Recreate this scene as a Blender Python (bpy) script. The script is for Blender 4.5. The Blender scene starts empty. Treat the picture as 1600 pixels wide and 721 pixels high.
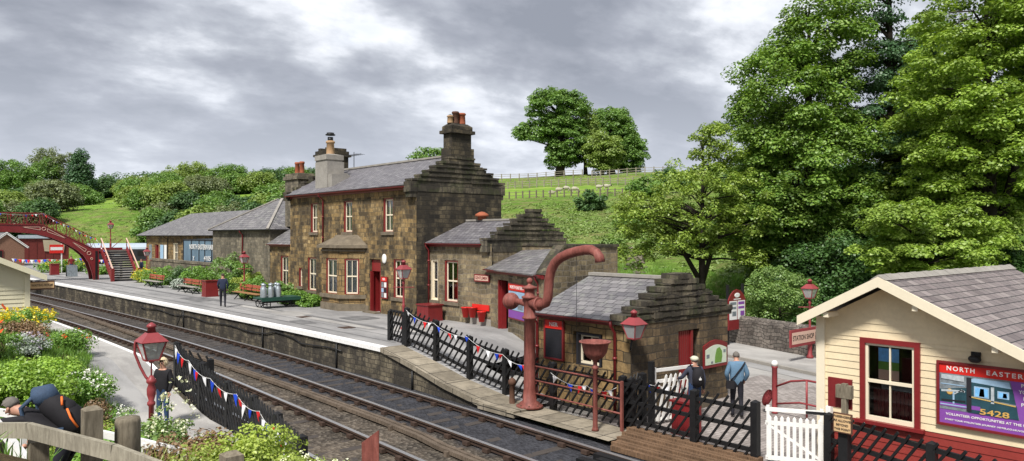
import bpy, math, random
import numpy as np
from mathutils import Vector, Matrix
R = math.radians
random.seed(7)
scene = bpy.context.scene
col = scene.collection

# ------------------------------------------------------------------ helpers
def tag(o, label=None, cat=None, group=None, kind=None):
    if label: o['label'] = label
    if cat: o['category'] = cat
    if group: o['group'] = group
    if kind: o['kind'] = kind
    return o

def empty(name, loc, label=None, cat=None, group=None, kind=None, rz=0):
    o = bpy.data.objects.new(name, None); col.objects.link(o)
    o.empty_display_size = .3
    o.location = loc; o.rotation_euler = (0, 0, rz)
    return tag(o, label, cat, group, kind)

def kids(o): return list(o.children)
def copy_tree(o, parent=None):
    c = o.copy(); col.objects.link(c); c.parent = parent
    for ch in kids(o): copy_tree(ch, c)
    return c

def wloc(o):
    l = Vector((0, 0, 0))
    while o is not None:
        l += o.location; o = o.parent
    return l

class MB:
    def __init__(s): s.v = []; s.f = []; s.m = []; s.sm = []
    def add(s, vs, fs, m=0, smooth=False):
        n = len(s.v); s.v += [tuple(p) for p in vs]
        for f in fs: s.f.append(tuple(i+n for i in f)); s.m.append(m); s.sm.append(smooth)
        return s
    def box(s, x0, x1, y0, y1, z0, z1, m=0):
        v = [(x, y, z) for z in (z0, z1) for y in (y0, y1) for x in (x0, x1)]
        return s.add(v, [(0,2,3,1),(4,5,7,6),(0,1,5,4),(2,6,7,3),(0,4,6,2),(1,3,7,5)], m)
    def quad(s, *p, m=0): return s.add(p, [tuple(range(len(p)))], m)
    def fbox(s, F, a0, a1, d0, d1, z0, z1, m=0):
        v = [F(a, d, z) for z in (z0, z1) for d in (d1, d0) for a in (a0, a1)]
        return s.add(v, [(0,2,3,1),(4,5,7,6),(0,1,5,4),(2,6,7,3),(0,4,6,2),(1,3,7,5)], m)
    def beam(s, a, b, w, h, up=(0,0,1), m=0):
        a = Vector(a); b = Vector(b); d = (b-a).normalized(); up = Vector(up)
        x = d.cross(up)
        if x.length < 1e-4: x = d.cross(Vector((1,0,0)))
        x.normalize(); y = x.cross(d).normalized()
        v = [p + x*i*w/2 + y*j*h/2 for p in (a, b) for i, j in ((-1,-1),(1,-1),(1,1),(-1,1))]
        return s.add(v, [(0,1,2,3),(7,6,5,4),(0,4,5,1),(1,5,6,2),(2,6,7,3),(3,7,4,0)], m)
    def tube(s, pts, rs, seg=8, m=0, smooth=True, flat=1.):
        pts = [Vector(p) for p in pts]
        if not hasattr(rs, '__len__'): rs = [rs]*len(pts)
        vs = []; up = Vector((0.13, .21, 1)).normalized()
        d0 = (pts[1]-pts[0]).normalized()
        x = d0.cross(up)
        if x.length < .1: x = d0.cross(Vector((1, 0, 0)))
        x.normalize()
        for i, p in enumerate(pts):
            a = pts[max(i-1, 0)]; b = pts[min(i+1, len(pts)-1)]
            d = (b-a).normalized(); x = (x - d*x.dot(d)).normalized(); y = d.cross(x)
            for k in range(seg):
                t = 2*math.pi*k/seg
                vs.append(p + x*math.cos(t)*rs[i] + y*math.sin(t)*rs[i]*flat)
        fs = []
        for i in range(len(pts)-1):
            for k in range(seg):
                fs.append((i*seg+k, i*seg+(k+1) % seg, (i+1)*seg+(k+1) % seg, (i+1)*seg+k))
        s.add(vs, fs, m, smooth); n = len(s.v)-len(vs)
        s.f += [tuple(n+k for k in range(seg))[::-1], tuple(n+(len(pts)-1)*seg+k for k in range(seg))]
        s.m += [m, m]; s.sm += [False, False]
        return s
    def lathe(s, c, prof, seg=16, m=0, smooth=True, sx=1., sy=1.):
        vs = []
        for r, z in prof:
            for k in range(seg):
                t = 2*math.pi*k/seg; vs.append((c[0]+math.cos(t)*r*sx, c[1]+math.sin(t)*r*sy, c[2]+z))
        fs = [(i*seg+k, i*seg+(k+1) % seg, (i+1)*seg+(k+1) % seg, (i+1)*seg+k) for i in range(len(prof)-1) for k in range(seg)]
        s.add(vs, fs, m, smooth); n = len(s.v)-len(vs)
        s.f += [tuple(n+k for k in range(seg))[::-1], tuple(n+(len(prof)-1)*seg+k for k in range(seg))]
        s.m += [m, m]; s.sm += [False, False]
        return s
    def ball(s, c, r, seg=12, rings=8, m=0):
        if not hasattr(r, '__len__'): r = (r, r, r)
        pr = [(max(1e-3, math.sin(math.pi*i/rings)), -math.cos(math.pi*i/rings)) for i in range(rings+1)]
        vs = [(c[0]+math.cos(2*math.pi*k/seg)*a*r[0], c[1]+math.sin(2*math.pi*k/seg)*a*r[1], c[2]+z*r[2]) for a, z in pr for k in range(seg)]
        fs = [(i*seg+k, i*seg+(k+1) % seg, (i+1)*seg+(k+1) % seg, (i+1)*seg+k) for i in range(rings) for k in range(seg)]
        return s.add(vs, fs, m, True)
    def prism(s, poly, off, m=0):
        n = len(poly); off = Vector(off); a = [Vector(p) for p in poly]; b = [p+off for p in a]
        fs = [tuple(range(n))[::-1], tuple(range(n, 2*n))]+[(i, (i+1) % n, n+(i+1) % n, n+i) for i in range(n)]
        return s.add(a+b, fs, m)
    def build(s, name, mats, parent=None, loc=None, fix=True):
        me = bpy.data.meshes.new(name)
        off = Vector(loc) if loc is not None else (wloc(parent) if parent else Vector((0,0,0)))
        me.from_pydata([tuple(Vector(p)-off) for p in s.v], [], s.f)
        if not isinstance(mats, (list, tuple)): mats = [mats]
        for m in mats: me.materials.append(m)
        me.polygons.foreach_set('material_index', s.m); me.polygons.foreach_set('use_smooth', s.sm)
        if fix and len(s.f) < 30000:
            import bmesh
            bm = bmesh.new(); bm.from_mesh(me); bmesh.ops.recalc_face_normals(bm, faces=bm.faces[:]); bm.to_mesh(me); bm.free()
        me.update(); boxuv(me, off)
        o = bpy.data.objects.new(name, me); col.objects.link(o)
        if loc is not None: o.location = loc
        if parent: o.parent = parent
        if loc is not None and parent: o.location = Vector(loc)-wloc(parent)
        return o

def boxuv(me, off=Vector((0,0,0))):
    nl = len(me.loops); npoly = len(me.polygons)
    if not npoly: return
    uv = me.uv_layers.new(name='UVMap')
    co = np.empty(len(me.vertices)*3); me.vertices.foreach_get('co', co); co = co.reshape(-1, 3)+np.array(off)
    vi = np.empty(nl, int); me.loops.foreach_get('vertex_index', vi)
    nrm = np.empty(npoly*3); me.polygons.foreach_get('normal', nrm); nrm = nrm.reshape(-1, 3)
    tot = np.empty(npoly, int); me.polygons.foreach_get('loop_total', tot)
    nn = np.repeat(nrm, tot, axis=0); p = co[vi]
    u = np.stack([-nn[:,1], nn[:,0], np.zeros(nl)], 1); L = np.linalg.norm(u, axis=1)
    flat = L < .12; u[flat] = (1, 0, 0); L[flat] = 1; u /= L[:,None]
    v = np.cross(nn, u); v[flat] = (0, 1, 0)
    uv.data.foreach_set('uv', np.stack([(p*u).sum(1), (p*v).sum(1)], 1).ravel())

def frame(p0, p1, nside=1):
    """F(a, d, z): a metres from p0 towards p1, d metres outward, height z; outward lies to the right of p0->p1"""
    p0 = Vector((p0[0], p0[1], 0)); p1 = Vector((p1[0], p1[1], 0)); u = (p1-p0).normalized(); n = Vector((u.y, -u.x, 0))
    def F(a, d, z): return p0+u*a+n*d+Vector((0, 0, z))
    F.u = u; F.n = n; F.L = (p1-p0).length
    return F

def wall(mb, F, a0, a1, z0, z1, holes=(), depth=.16, m=0):
    xs = sorted({a0, a1, *[h[0] for h in holes], *[h[1] for h in holes]}); zs = sorted({z0, z1, *[h[2] for h in holes], *[h[3] for h in holes]})
    for i in range(len(xs)-1):
        for j in range(len(zs)-1):
            ca = (xs[i]+xs[i+1])/2; cz = (zs[j]+zs[j+1])/2
            if any(h[0] < ca < h[1] and h[2] < cz < h[3] for h in holes): continue
            mb.quad(F(xs[i],0,zs[j]), F(xs[i+1],0,zs[j]), F(xs[i+1],0,zs[j+1]), F(xs[i],0,zs[j+1]), m=m)
    for a, b, c, d in holes:
        mb.quad(F(a,0,c), F(a,-depth,c), F(a,-depth,d), F(a,0,d), m=m); mb.quad(F(b,0,c), F(b,0,d), F(b,-depth,d), F(b,-depth,c), m=m)
        mb.quad(F(a,0,d), F(a,-depth,d), F(b,-depth,d), F(b,0,d), m=m); mb.quad(F(a,0,c), F(b,0,c), F(b,-depth,c), F(a,-depth,c), m=m)

# ------------------------------------------------------------------ materials
MATS = {}
class N:
    def __init__(s, name):
        s.m = bpy.data.materials.new(name); s.m.use_nodes = True; s.t = s.m.node_tree
        s.b = s.t.nodes['Principled BSDF']; s.o = s.t.nodes['Material Output']
        MATS[name] = s.m
    def n(s, ty, **k):
        x = s.t.nodes.new(ty)
        for a, b in k.items():
            if a.startswith('_'): x.inputs[a[1:]].default_value = b
            else: setattr(x, a, b)
        return x
    def l(s, a, b): s.t.links.new(a, b)
    def noise(s, vec, scale, detail=4, rough=.6):
        x = s.n('ShaderNodeTexNoise'); x.inputs['Scale'].default_value = scale; x.inputs['Detail'].default_value = detail; x.inputs['Roughness'].default_value = rough
        if vec is not None: s.l(vec, x.inputs['Vector'])
        return x.outputs['Fac']
    def ramp(s, fac, stops):
        x = s.n('ShaderNodeValToRGB'); s.l(fac, x.inputs['Fac']); e = x.color_ramp.elements
        while len(e) < len(stops): e.new(.5)
        for k, (p, c) in enumerate(stops):
            e[k].position = p; e[k].color = (*c, 1) if hasattr(c, '__len__') else (c, c, c, 1)
        return x.outputs['Color']
    def mix(s, fac, a, b, mode='MIX'):
        x = s.n('ShaderNodeMix', data_type='RGBA', blend_type=mode)
        for i, val in ((0, fac), (6, a), (7, b)):
            if isinstance(val, (int, float)): x.inputs[i].default_value = val if i == 0 else (val, val, val, 1)
            elif isinstance(val, tuple): x.inputs[i].default_value = (*val, 1)
            else: s.l(val, x.inputs[i])
        return x.outputs[2]
    def math(s, op, a, b=0.):
        x = s.n('ShaderNodeMath', operation=op)
        for i, val in ((0, a), (1, b)):
            if isinstance(val, (int, float)): x.inputs[i].default_value = val
            else: s.l(val, x.inputs[i])
        return x.outputs[0]
    def bump(s, h, strength=.3, dist=.02):
        x = s.n('ShaderNodeBump'); x.inputs['Strength'].default_value = strength; x.inputs['Distance'].default_value = dist
        s.l(h, x.inputs['Height']); s.l(x.outputs[0], s.b.inputs['Normal'])
    def pos(s): return s.n('ShaderNodeNewGeometry').outputs['Position']
    def obj(s): return s.n('ShaderNodeTexCoord').outputs['Object']
    def uv(s): return s.n('ShaderNodeTexCoord').outputs['UV']
    def mapv(s, vec, sc):
        x = s.n('ShaderNodeMapping'); x.inputs['Scale'].default_value = sc; s.l(vec, x.inputs['Vector']); return x.outputs[0]
    def fin(s, c=None, rough=.7, spec=.3, metal=0.):
        if c is not None:
            if isinstance(c, tuple): s.b.inputs['Base Color'].default_value = (*c, 1)
            else: s.l(c, s.b.inputs['Base Color'])
        if isinstance(rough, (int, float)): s.b.inputs['Roughness'].default_value = rough
        else: s.l(rough, s.b.inputs['Roughness'])
        s.b.inputs['Specular IOR Level'].default_value = spec; s.b.inputs['Metallic'].default_value = metal
        return s.m

def plain(name, c, rough=.6, var=.25, scale=6, spec=.3, bump=0, metal=0):
    n = N(name); p = n.obj(); f = n.noise(p, scale, 5)
    f2 = n.noise(p, scale*7, 3)
    c2 = tuple(x*(1-var) for x in c); c1 = tuple(min(1, x*(1+var*.6)) for x in c)
    k = n.mix(.35, n.ramp(f, [(.3, c2), (.7, c1)]), n.ramp(f2, [(.3, c2), (.7, c1)]))
    if bump: n.bump(f2, bump, .01)
    return n.fin(k, rough, spec, metal)

def stonework(name, cols, bw, bh, mortar=(.2,.18,.15), soot=.5, sootc=(.025,.023,.021), ms=.012, irr=.05, seed=0, green=0., sthr=.5):
    n = N(name); uv = n.uv(); pos = n.pos()
    # distort the coursing a little
    nv = n.n('ShaderNodeTexNoise'); nv.inputs['Scale'].default_value = 1.3; nv.inputs['Detail'].default_value = 2; n.l(pos, nv.inputs['Vector'])
    sub = n.n('ShaderNodeVectorMath', operation='SUBTRACT'); n.l(nv.outputs['Color'], sub.inputs[0]); sub.inputs[1].default_value = (.5, .5, .5)
    scl = n.n('ShaderNodeVectorMath', operation='SCALE'); n.l(sub.outputs[0], scl.inputs[0]); scl.inputs['Scale'].default_value = irr*3
    add = n.n('ShaderNodeVectorMath', operation='ADD'); n.l(uv, add.inputs[0]); n.l(scl.outputs[0], add.inputs[1])
    br = n.n('ShaderNodeTexBrick', offset=.5, squash=.7, squash_frequency=3, offset_frequency=2)
    n.l(add.outputs[0], br.inputs['Vector'])
    for k, val in (('Scale', 1), ('Brick Width', bw), ('Row Height', bh), ('Mortar Size', ms), ('Mortar Smooth', .3), ('Bias', 0)): br.inputs[k].default_value = val
    br.inputs['Color1'].default_value = (0,0,0,1); br.inputs['Color2'].default_value = (1,1,1,1); br.inputs['Mortar'].default_value = (.5,.5,.5,1)
    k = len(cols)
    c = n.ramp(br.outputs['Color'], [(i/(k-1), cols[i]) for i in range(k)])
    f = n.noise(pos, 9, 6, .7); c = n.mix(.7, c, n.ramp(f, [(.3, .3), (.7, 1.)]), 'MULTIPLY')
    # soot in vertical-ish patches with per-block variation
    mp = n.mapv(pos, (1, 1, .5)); s1 = n.noise(mp, 1.1, 8, .72)
    s2 = n.math('ADD', n.math('MULTIPLY', s1, 1.), n.math('MULTIPLY', br.outputs['Color'], .14))
    fac = n.ramp(s2, [(sthr-.05, 0.), (sthr+.10, 1.)])
    c = n.mix(n.math('MULTIPLY', fac, soot), c, sootc)
    if green: c = n.mix(n.math('MULTIPLY', n.ramp(n.noise(pos, 2.1, 5), [(.5, 0.), (.62, 1.)]), green), c, (.06, .085, .02))
    c = n.mix(br.outputs['Fac'], c, mortar)
    h = n.math('SUBTRACT', n.math('MULTIPLY', f, .6), br.outputs['Fac'])
    n.bump(h, .9, .03)
    return n.fin(c, .9, .15)

def slatework(name, cols, bw, bh, lich=.3, seed=0):
    n = N(name); uv = n.uv(); pos = n.pos()
    br = n.n('ShaderNodeTexBrick', offset=.5); n.l(uv, br.inputs['Vector'])
    for k, val in (('Scale', 1), ('Brick Width', bw), ('Row Height', bh), ('Mortar Size', .010), ('Mortar Smooth', .1), ('Bias', 0)): br.inputs[k].default_value = val
    br.inputs['Color1'].default_value = (0,0,0,1); br.inputs['Color2'].default_value = (1,1,1,1); br.inputs['Mortar'].default_value = (.5,.5,.5,1)
    k = len(cols); c = n.ramp(br.outputs['Color'], [(i/(k-1), cols[i]) for i in range(k)])
    c = n.mix(.5, c, n.ramp(n.noise(pos, 5, 6, .7), [(.3, .45), (.75, 1.)]), 'MULTIPLY')
    c = n.mix(n.math('MULTIPLY', n.ramp(n.noise(n.mapv(pos, (1,1,2)), 2.2, 6, .7), [(.52, 0.), (.68, 1.)]), lich), c, (.30, .31, .26))
    c = n.mix(br.outputs['Fac'], c, (.02, .02, .022))
    # each course tilts: saw-tooth height from uv.y
    sep = n.n('ShaderNodeSeparateXYZ'); n.l(uv, sep.inputs[0])
    saw = n.math('FRACT', n.math('DIVIDE', sep.outputs[1], bh))
    h = n.math('SUBTRACT', n.math('SUBTRACT', n.math('MULTIPLY', br.outputs['Color'], .35), n.math('MULTIPLY', saw, .8)), br.outputs['Fac'])
    n.bump(h, .8, .02)
    return n.fin(c, .55, .4)

def leafmat(name, a, b, trans=.35, cvar=.5):
    n = N(name); g = n.n('ShaderNodeNewGeometry'); r = g.outputs['Random Per Island']
    c = n.ramp(r, [(0, a), (1, b)])
    f = n.noise(g.outputs['Position'], .6, 2)
    c = n.mix(cvar, c, n.ramp(f, [(.35, .35), (.65, 1.)]), 'MULTIPLY')
    t = n.t; d = n.n('ShaderNodeBsdfDiffuse'); tr = n.n('ShaderNodeBsdfTranslucent'); gl = n.n('ShaderNodeBsdfGlossy'); gl.inputs['Roughness'].default_value = .5
    mx = n.n('ShaderNodeMixShader'); mx.inputs[0].default_value = trans; mx2 = n.n('ShaderNodeMixShader'); mx2.inputs[0].default_value = .05
    n.l(c, d.inputs['Color']); n.l(n.mix(1., c, (1., 1., .5), 'MULTIPLY'), tr.inputs['Color'])
    n.l(d.outputs[0], mx.inputs[1]); n.l(tr.outputs[0], mx.inputs[2]); n.l(mx.outputs[0], mx2.inputs[1]); n.l(gl.outputs[0], mx2.inputs[2])
    n.l(mx2.outputs[0], n.o.inputs['Surface'])
    return n.m

M = MATS
SAND = [(.20,.14,.07), (.42,.285,.125), (.29,.20,.095), (.54,.39,.19), (.24,.165,.085), (.46,.32,.15)]
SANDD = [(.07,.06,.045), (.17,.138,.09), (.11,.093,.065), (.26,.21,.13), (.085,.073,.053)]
stonework('stone_facade', SAND, .40, .2, mortar=(.12,.10,.07), soot=.8, sthr=.53, ms=.010)
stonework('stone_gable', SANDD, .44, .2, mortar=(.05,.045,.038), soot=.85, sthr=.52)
stonework('stone_rubble', [(.15,.125,.085), (.36,.28,.17), (.25,.2,.125), (.46,.37,.22), (.19,.155,.11)], .42, .19, mortar=(.22,.19,.15), soot=.65, irr=.09, sthr=.58)
stonework('stone_hut', [(.19,.125,.06), (.38,.25,.11), (.28,.185,.085), (.46,.33,.16), (.15,.11,.065)], .62, .27, mortar=(.06,.05,.035), soot=.65, ms=.014, sthr=.58)
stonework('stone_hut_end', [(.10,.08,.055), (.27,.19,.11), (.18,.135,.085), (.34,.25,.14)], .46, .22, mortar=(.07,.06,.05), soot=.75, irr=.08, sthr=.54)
stonework('stone_platform', [(.12,.10,.075), (.24,.205,.145), (.17,.145,.10), (.30,.255,.18)], .36, .16, mortar=(.05,.045,.038), soot=.8, sthr=.51, sootc=(.02,.019,.02))
stonework('stone_step', [(.11,.095,.07),(.24,.205,.145),(.16,.14,.105),(.31,.265,.19)], .45, .3, mortar=(.05,.045,.04), soot=.8, green=.25, irr=.1, sthr=.5)
stonework('stone_boundary', [(.14,.12,.105), (.30,.26,.225), (.21,.18,.16), (.36,.32,.28)], .34, .14, mortar=(.05,.045,.04), soot=.5, irr=.14, sthr=.56)
stonework('stone_grey', [(.15,.13,.10), (.32,.275,.20), (.22,.19,.14), (.40,.35,.26)], .40, .19, mortar=(.13,.12,.1), soot=.6, irr=.07, sthr=.55)
slatework('slate_main', [(.12,.112,.125), (.20,.19,.20), (.15,.142,.158), (.25,.238,.248)], .26, .21, .15)
slatework('slate_old', [(.125,.118,.125), (.20,.188,.19), (.155,.146,.152), (.265,.25,.25)], .34, .25, .5)
slatework('slate_shop', [(.15,.122,.12), (.25,.205,.20), (.19,.158,.155), (.31,.262,.25)], .30, .20, .12)
plain('trim_stone', (.17,.14,.1), .9, .5, 3, bump=.4)
plain('render_grey', (.30,.28,.25), .9, .3, 2, bump=.2)
plain('terracotta', (.33,.10,.05), .8, .3, 4)
plain('buff_pot', (.42,.27,.15), .8, .2, 4)
plain('maroon', (.19,.018,.02), .38, .25, 3, spec=.5)
plain('door_red', (.20,.017,.018), .4, .2, 3, spec=.5)

plain('lamp_red', (.27,.045,.05), .45, .25, 4, spec=.4)
plain('signal_red', (.62,.022,.016), .4, .1, 4, spec=.4)
plain('cream', (.72,.60,.40), .55, .14, 2.6)
plain('cream_pale', (.70,.66,.47), .55, .08, 1.2)
plain('cream_trim', (.74,.66,.50), .5, .06, 3)
plain('boards_red', (.25,.035,.028), .55, .18, 2)
plain('white_paint', (.76,.75,.72), .5, .1, 5)
plain('worn_white', (.80,.79,.77), .7, .18, 8)
plain('tar_black', (.012,.012,.013), .55, .4, 6, spec=.3, bump=.2)
plain('iron_black', (.015,.015,.016), .45, .3, 6)
plain('paper_white', (.72,.72,.70), .6, .05, 6)
plain('milk_can', (.42,.47,.50), .38, .15, 5, metal=.6)
plain('green_paint', (.02,.07,.05), .5, .2, 5)
plain('bench_wood', (.30,.16,.07), .6, .3, 6)
plain('bench_red', (.36,.09,.05), .6, .3, 6)
plain('blue_cloth', (.015,.035,.22), .8, .1, 5)
plain('flag_blue', (.01,.06,.55), .7, .08, 5); plain('flag_red', (.65,.015,.02), .7, .08, 5); plain('flag_white', (.78,.78,.80), .7, .05, 5)
plain('skin', (.50,.27,.19), .55, .08, 20)
plain('hair_grey', (.15,.135,.12), .8, .3, 30); plain('hair_blond', (.62,.50,.32), .8, .3, 30); plain('hair_dark', (.06,.045,.035), .8, .3, 30)
plain('jacket_navy', (.02,.028,.06), .8, .3, 8); plain('trousers_dark', (.018,.018,.026), .8, .3, 8); plain('denim', (.03,.06,.14), .85, .3, 9)
plain('jacket_blue', (.11,.20,.30), .8, .2, 7); plain('black_cloth', (.014,.013,.016), .8, .3, 8); plain('shoe', (.02,.018,.016), .6, .3, 9)
plain('fleece_grey', (.045,.05,.075), .9, .2, 8); plain('cap_cream', (.55,.54,.42), .8, .1, 9); plain('pack_blue', (.045,.075,.13), .75, .35, 7, bump=.3)
plain('orange', (.75,.16,.03), .6, .1, 6)
plain('wool', (.40,.37,.29), .95, .2, 8, bump=.4); plain('sheep_face', (.08,.07,.06), .9, .2, 8)
plain('rust', (.11,.055,.035), .8, .4, 6, bump=.3)
plain('van_maroon', (.14,.025,.02), .6, .3, 2); plain('coach_roof', (.36,.42,.48), .45, .1, 1); plain('canvas', (.42,.36,.25), .8, .2, 2)
plain('brick_shed', (.22,.12,.08), .9, .4, 8); plain('van_blue', (.13,.20,.26), .7, .3, 1.5)
plain('board_dark', (.02,.02,.025), .6, .2, 4); plain('purple', (.22,.07,.34), .5, .05, 3); plain('pale_blue', (.30,.45,.6), .6, .2, 6)
plain('map_green', (.16,.32,.06), .6, .3, 12); plain('map_pale', (.60,.68,.55), .6, .1, 12); plain('gold', (.60,.36,.10), .5, .1, 4)
plain('sign_tan', (.62,.42,.22), .6, .1, 4); plain('sign_pink', (.62,.42,.33), .6, .1, 4); plain('loco_green', (.025,.07,.09), .4, .4, 6); plain('poster_grey', (.20,.23,.25), .5, .6, 9)
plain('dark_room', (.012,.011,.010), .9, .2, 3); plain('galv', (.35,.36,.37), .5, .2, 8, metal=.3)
plain('bark', (.075,.058,.042), .95, .4, 7, bump=.6); plain('bark_dark', (.035,.028,.022), .95, .4, 7, bump=.6)

def mk():
    n = N('oxide_red'); p = n.obj(); st = n.noise(n.mapv(p, (9, 9, 1.1)), 1.6, 7, .75); sp = n.noise(p, 26, 4, .7); bl = n.noise(p, 2.4, 5)
    c = n.mix(.8, n.ramp(bl, [(.3, (.20,.055,.042)), (.7, (.31,.105,.085))]), n.ramp(st, [(.4, (.5,.5,.5)), (.62, (1.,1.,1.))]), 'MULTIPLY')
    c = n.mix(n.ramp(sp, [(.62, 0.), (.72, .8)]), c, (.10,.045,.025)); c = n.mix(n.ramp(st, [(.60, 0.), (.75, .35)]), c, (.42,.24,.2)); n.bump(sp, .35, .01); n.fin(c, .62, .3)
    # curtains
    n = N('lace'); u = n.uv(); w = n.n('ShaderNodeTexWave', wave_type='BANDS', bands_direction='X'); w.inputs['Scale'].default_value = 5; w.inputs['Distortion'].default_value = 3; n.l(u, w.inputs['Vector'])
    n.fin(n.mix(n.noise(u, 30, 4), n.ramp(w.outputs['Fac'], [(0, .30), (1, .62)]), (.5,.52,.52)), .9, .1)
    # glass: see-through + mirror for windows; lamp panes imitate pale reflection with white diffuse
    for nm, f, tint in (('window_glass', .16, (.93,.95,.95)), ('lamp_glass', .9, (.85,.88,.85))):
        n = N(nm); tr = n.n('ShaderNodeBsdfTransparent'); tr.inputs[0].default_value = (*tint, 1); g = n.n('ShaderNodeBsdfDiffuse' if nm == 'lamp_glass' else 'ShaderNodeBsdfGlossy'); g.inputs['Roughness'].default_value = .04
        fr = n.n('ShaderNodeFresnel'); fr.inputs[0].default_value = 1.5; mx = n.n('ShaderNodeMixShader'); n.l(n.math('ADD', fr.outputs[0], f*.35), mx.inputs[0]); n.l(tr.outputs[0], mx.inputs[1]); n.l(g.outputs[0], mx.inputs[2]); n.l(mx.outputs[0], n.o.inputs['Surface'])
    # tarmac
    n = N('tarmac'); p = n.pos(); f = n.noise(p, 60, 3); f2 = n.noise(n.mapv(p, (1, .35, 1)), .6, 6, .7)
    c = n.mix(.6, n.ramp(f, [(.3, (.21,.207,.207)), (.7, (.31,.304,.30))]), n.ramp(f2, [(.38, (.16,.157,.157)), (.62, (.36,.35,.34))])); n.bump(f, .3, .01); n.fin(c, .85, .2)
    n = N('tarmac_pale'); p = n.pos(); f = n.noise(p, 60, 3); f2 = n.noise(n.mapv(p, (1, .4, 1)), .7, 6, .7)
    c = n.mix(.6, n.ramp(f, [(.3, (.27,.26,.245)), (.7, (.38,.365,.35))]), n.ramp(f2, [(.38, (.21,.20,.19)), (.62, (.44,.425,.40))])); n.bump(f, .3, .01); n.fin(c, .9, .2)
    n = N('tarmac_dark'); p = n.pos(); f = n.noise(n.mapv(p, (1, .5, 1)), 2.2, 6, .7); n.fin(n.ramp(f, [(.35, (.10,.10,.102)), (.65, (.19,.187,.185))]), .85, .2)
    # setts
    n = N('setts'); u = n.uv(); br = n.n('ShaderNodeTexBrick'); n.l(n.mapv(u, (1,1,1)), br.inputs['Vector'])
    for k, v in (('Scale', 1), ('Brick Width', .24), ('Row Height', .12), ('Mortar Size', .008)): br.inputs[k].default_value = v
    br.inputs['Color1'].default_value = (.25,.22,.205,1); br.inputs['Color2'].default_value = (.38,.34,.32,1); br.inputs['Mortar'].default_value = (.13,.12,.115,1)
    n.fin(n.mix(.5, br.outputs['Color'], n.ramp(n.noise(n.pos(), 1.1, 5), [(.3,.55),(.7,1.)]), 'MULTIPLY'), .85, .2)
    # edging slabs
    n = N('slab'); p = n.pos(); u = n.uv(); br = n.n('ShaderNodeTexBrick', offset=0.); n.l(u, br.inputs['Vector'])
    for k, v in (('Scale', 1), ('Brick Width', .95), ('Row Height', .75), ('Mortar Size', .014)): br.inputs[k].default_value = v
    br.inputs['Color1'].default_value = (.22,.19,.145,1); br.inputs['Color2'].default_value = (.39,.34,.26,1); br.inputs['Mortar'].default_value = (.05,.045,.04,1)
    f = n.noise(p, 3, 7, .7); c = n.mix(.7, br.outputs['Color'], n.ramp(f, [(.3,.3),(.7,1.)]), 'MULTIPLY'); n.bump(f, .4, .02); n.fin(c, .9, .15)
    # ballast bed: brown stone, coal-dark round the far track
    n = N('ballast'); p = n.pos(); vo = n.n('ShaderNodeTexVoronoi'); vo.inputs['Scale'].default_value = 12; n.l(p, vo.inputs['Vector'])
    sx = n.n('ShaderNodeSeparateXYZ'); n.l(p, sx.inputs[0])
    base = n.mix(.6, n.ramp(vo.outputs['Color'], [(0,(.015,.013,.011)),(.5,(.08,.065,.05)),(1,(.33,.285,.23))]), n.ramp(n.noise(p, .8, 5), [(.38,(.024,.02,.016)),(.62,(.125,.10,.075))]))
    coal = n.mix(.5, n.ramp(vo.outputs['Color'], [(0,(.012,.012,.014)),(1,(.055,.056,.066))]), n.ramp(n.noise(p, 3, 6, .7), [(.35,(.018,.018,.021)),(.7,(.085,.087,.10))]))
    wob = n.math('MULTIPLY', n.math('SUBTRACT', n.noise(p, .9, 5), .5), 1.5)
    m1 = n.ramp(n.math('MULTIPLY', n.math('ADD', sx.outputs[0], wob), .05), [(.528, 0.), (.55, 1.)])
    m2 = n.ramp(n.math('MULTIPLY', n.math('ADD', sx.outputs[1], n.math('MULTIPLY', wob, 4)), .01), [(.25, 1.), (.40, .45)])
    c = n.mix(n.math('MULTIPLY', m1, m2), base, coal)
    n.bump(vo.outputs['Distance'], 1., .06); n.fin(c, .85, .25)
    # rails
    n = N('rail_top'); n.fin(n.mix(n.noise(n.pos(), 12, 4), (.42,.42,.43), (.6,.6,.6)), .35, .5, .75)
    n = N('rail_side'); n.fin(n.mix(n.noise(n.pos(), 12, 4), (.035,.026,.022), (.09,.055,.04)), .8, .2)
    n = N('sleeper'); p = n.pos(); n.fin(n.mix(n.noise(n.mapv(p, (2,30,2)), 2, 5), (.03,.027,.026), (.095,.08,.07)), .85, .2)
    # weathered timber
    for nm, a, b in (('wood_grey', (.22,.195,.15), (.42,.385,.30)), ('wood_board', (.07,.045,.03), (.28,.17,.10)), ('trough_wood', (.08,.06,.045), (.21,.165,.125)), ('wood_post', (.13,.11,.08), (.29,.25,.185))):
        n = N(nm); p = n.obj(); w = n.noise(n.mapv(p, (14, 14, 2.5)), 2.5, 6, .7); c = n.ramp(w, [(.3, a), (.7, b)])
        c = n.mix(.6, c, n.ramp(n.noise(p, 2.2, 5), [(.35, .45), (.65, 1.)]), 'MULTIPLY'); n.bump(w, .5, .01); n.fin(c, .9, .15)
    # grass slopes
    n = N('grass'); p = n.pos(); f = n.noise(p, .07, 7, .7); f2 = n.noise(n.mapv(p, (1,1,2.5)), .85, 8, .8); f3 = n.noise(n.mapv(p, (1,1,3)), .35, 6, .7)
    c = n.ramp(f, [(.34, (.13,.25,.04)), (.5, (.21,.35,.06)), (.64, (.30,.34,.11))])
    c = n.mix(.6, c, n.ramp(f2, [(.42, .28), (.58, 1.)]), 'MULTIPLY')
    c = n.mix(n.ramp(f3, [(.48, 0.), (.64, .75)]), c, (.25,.215,.105)); n.bump(f2, 1., .6); n.fin(c, .95, .05)
    n = N('pasture'); p = n.pos(); f = n.noise(p, .09, 6, .65); f2 = n.noise(p, .9, 6, .75)
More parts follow.
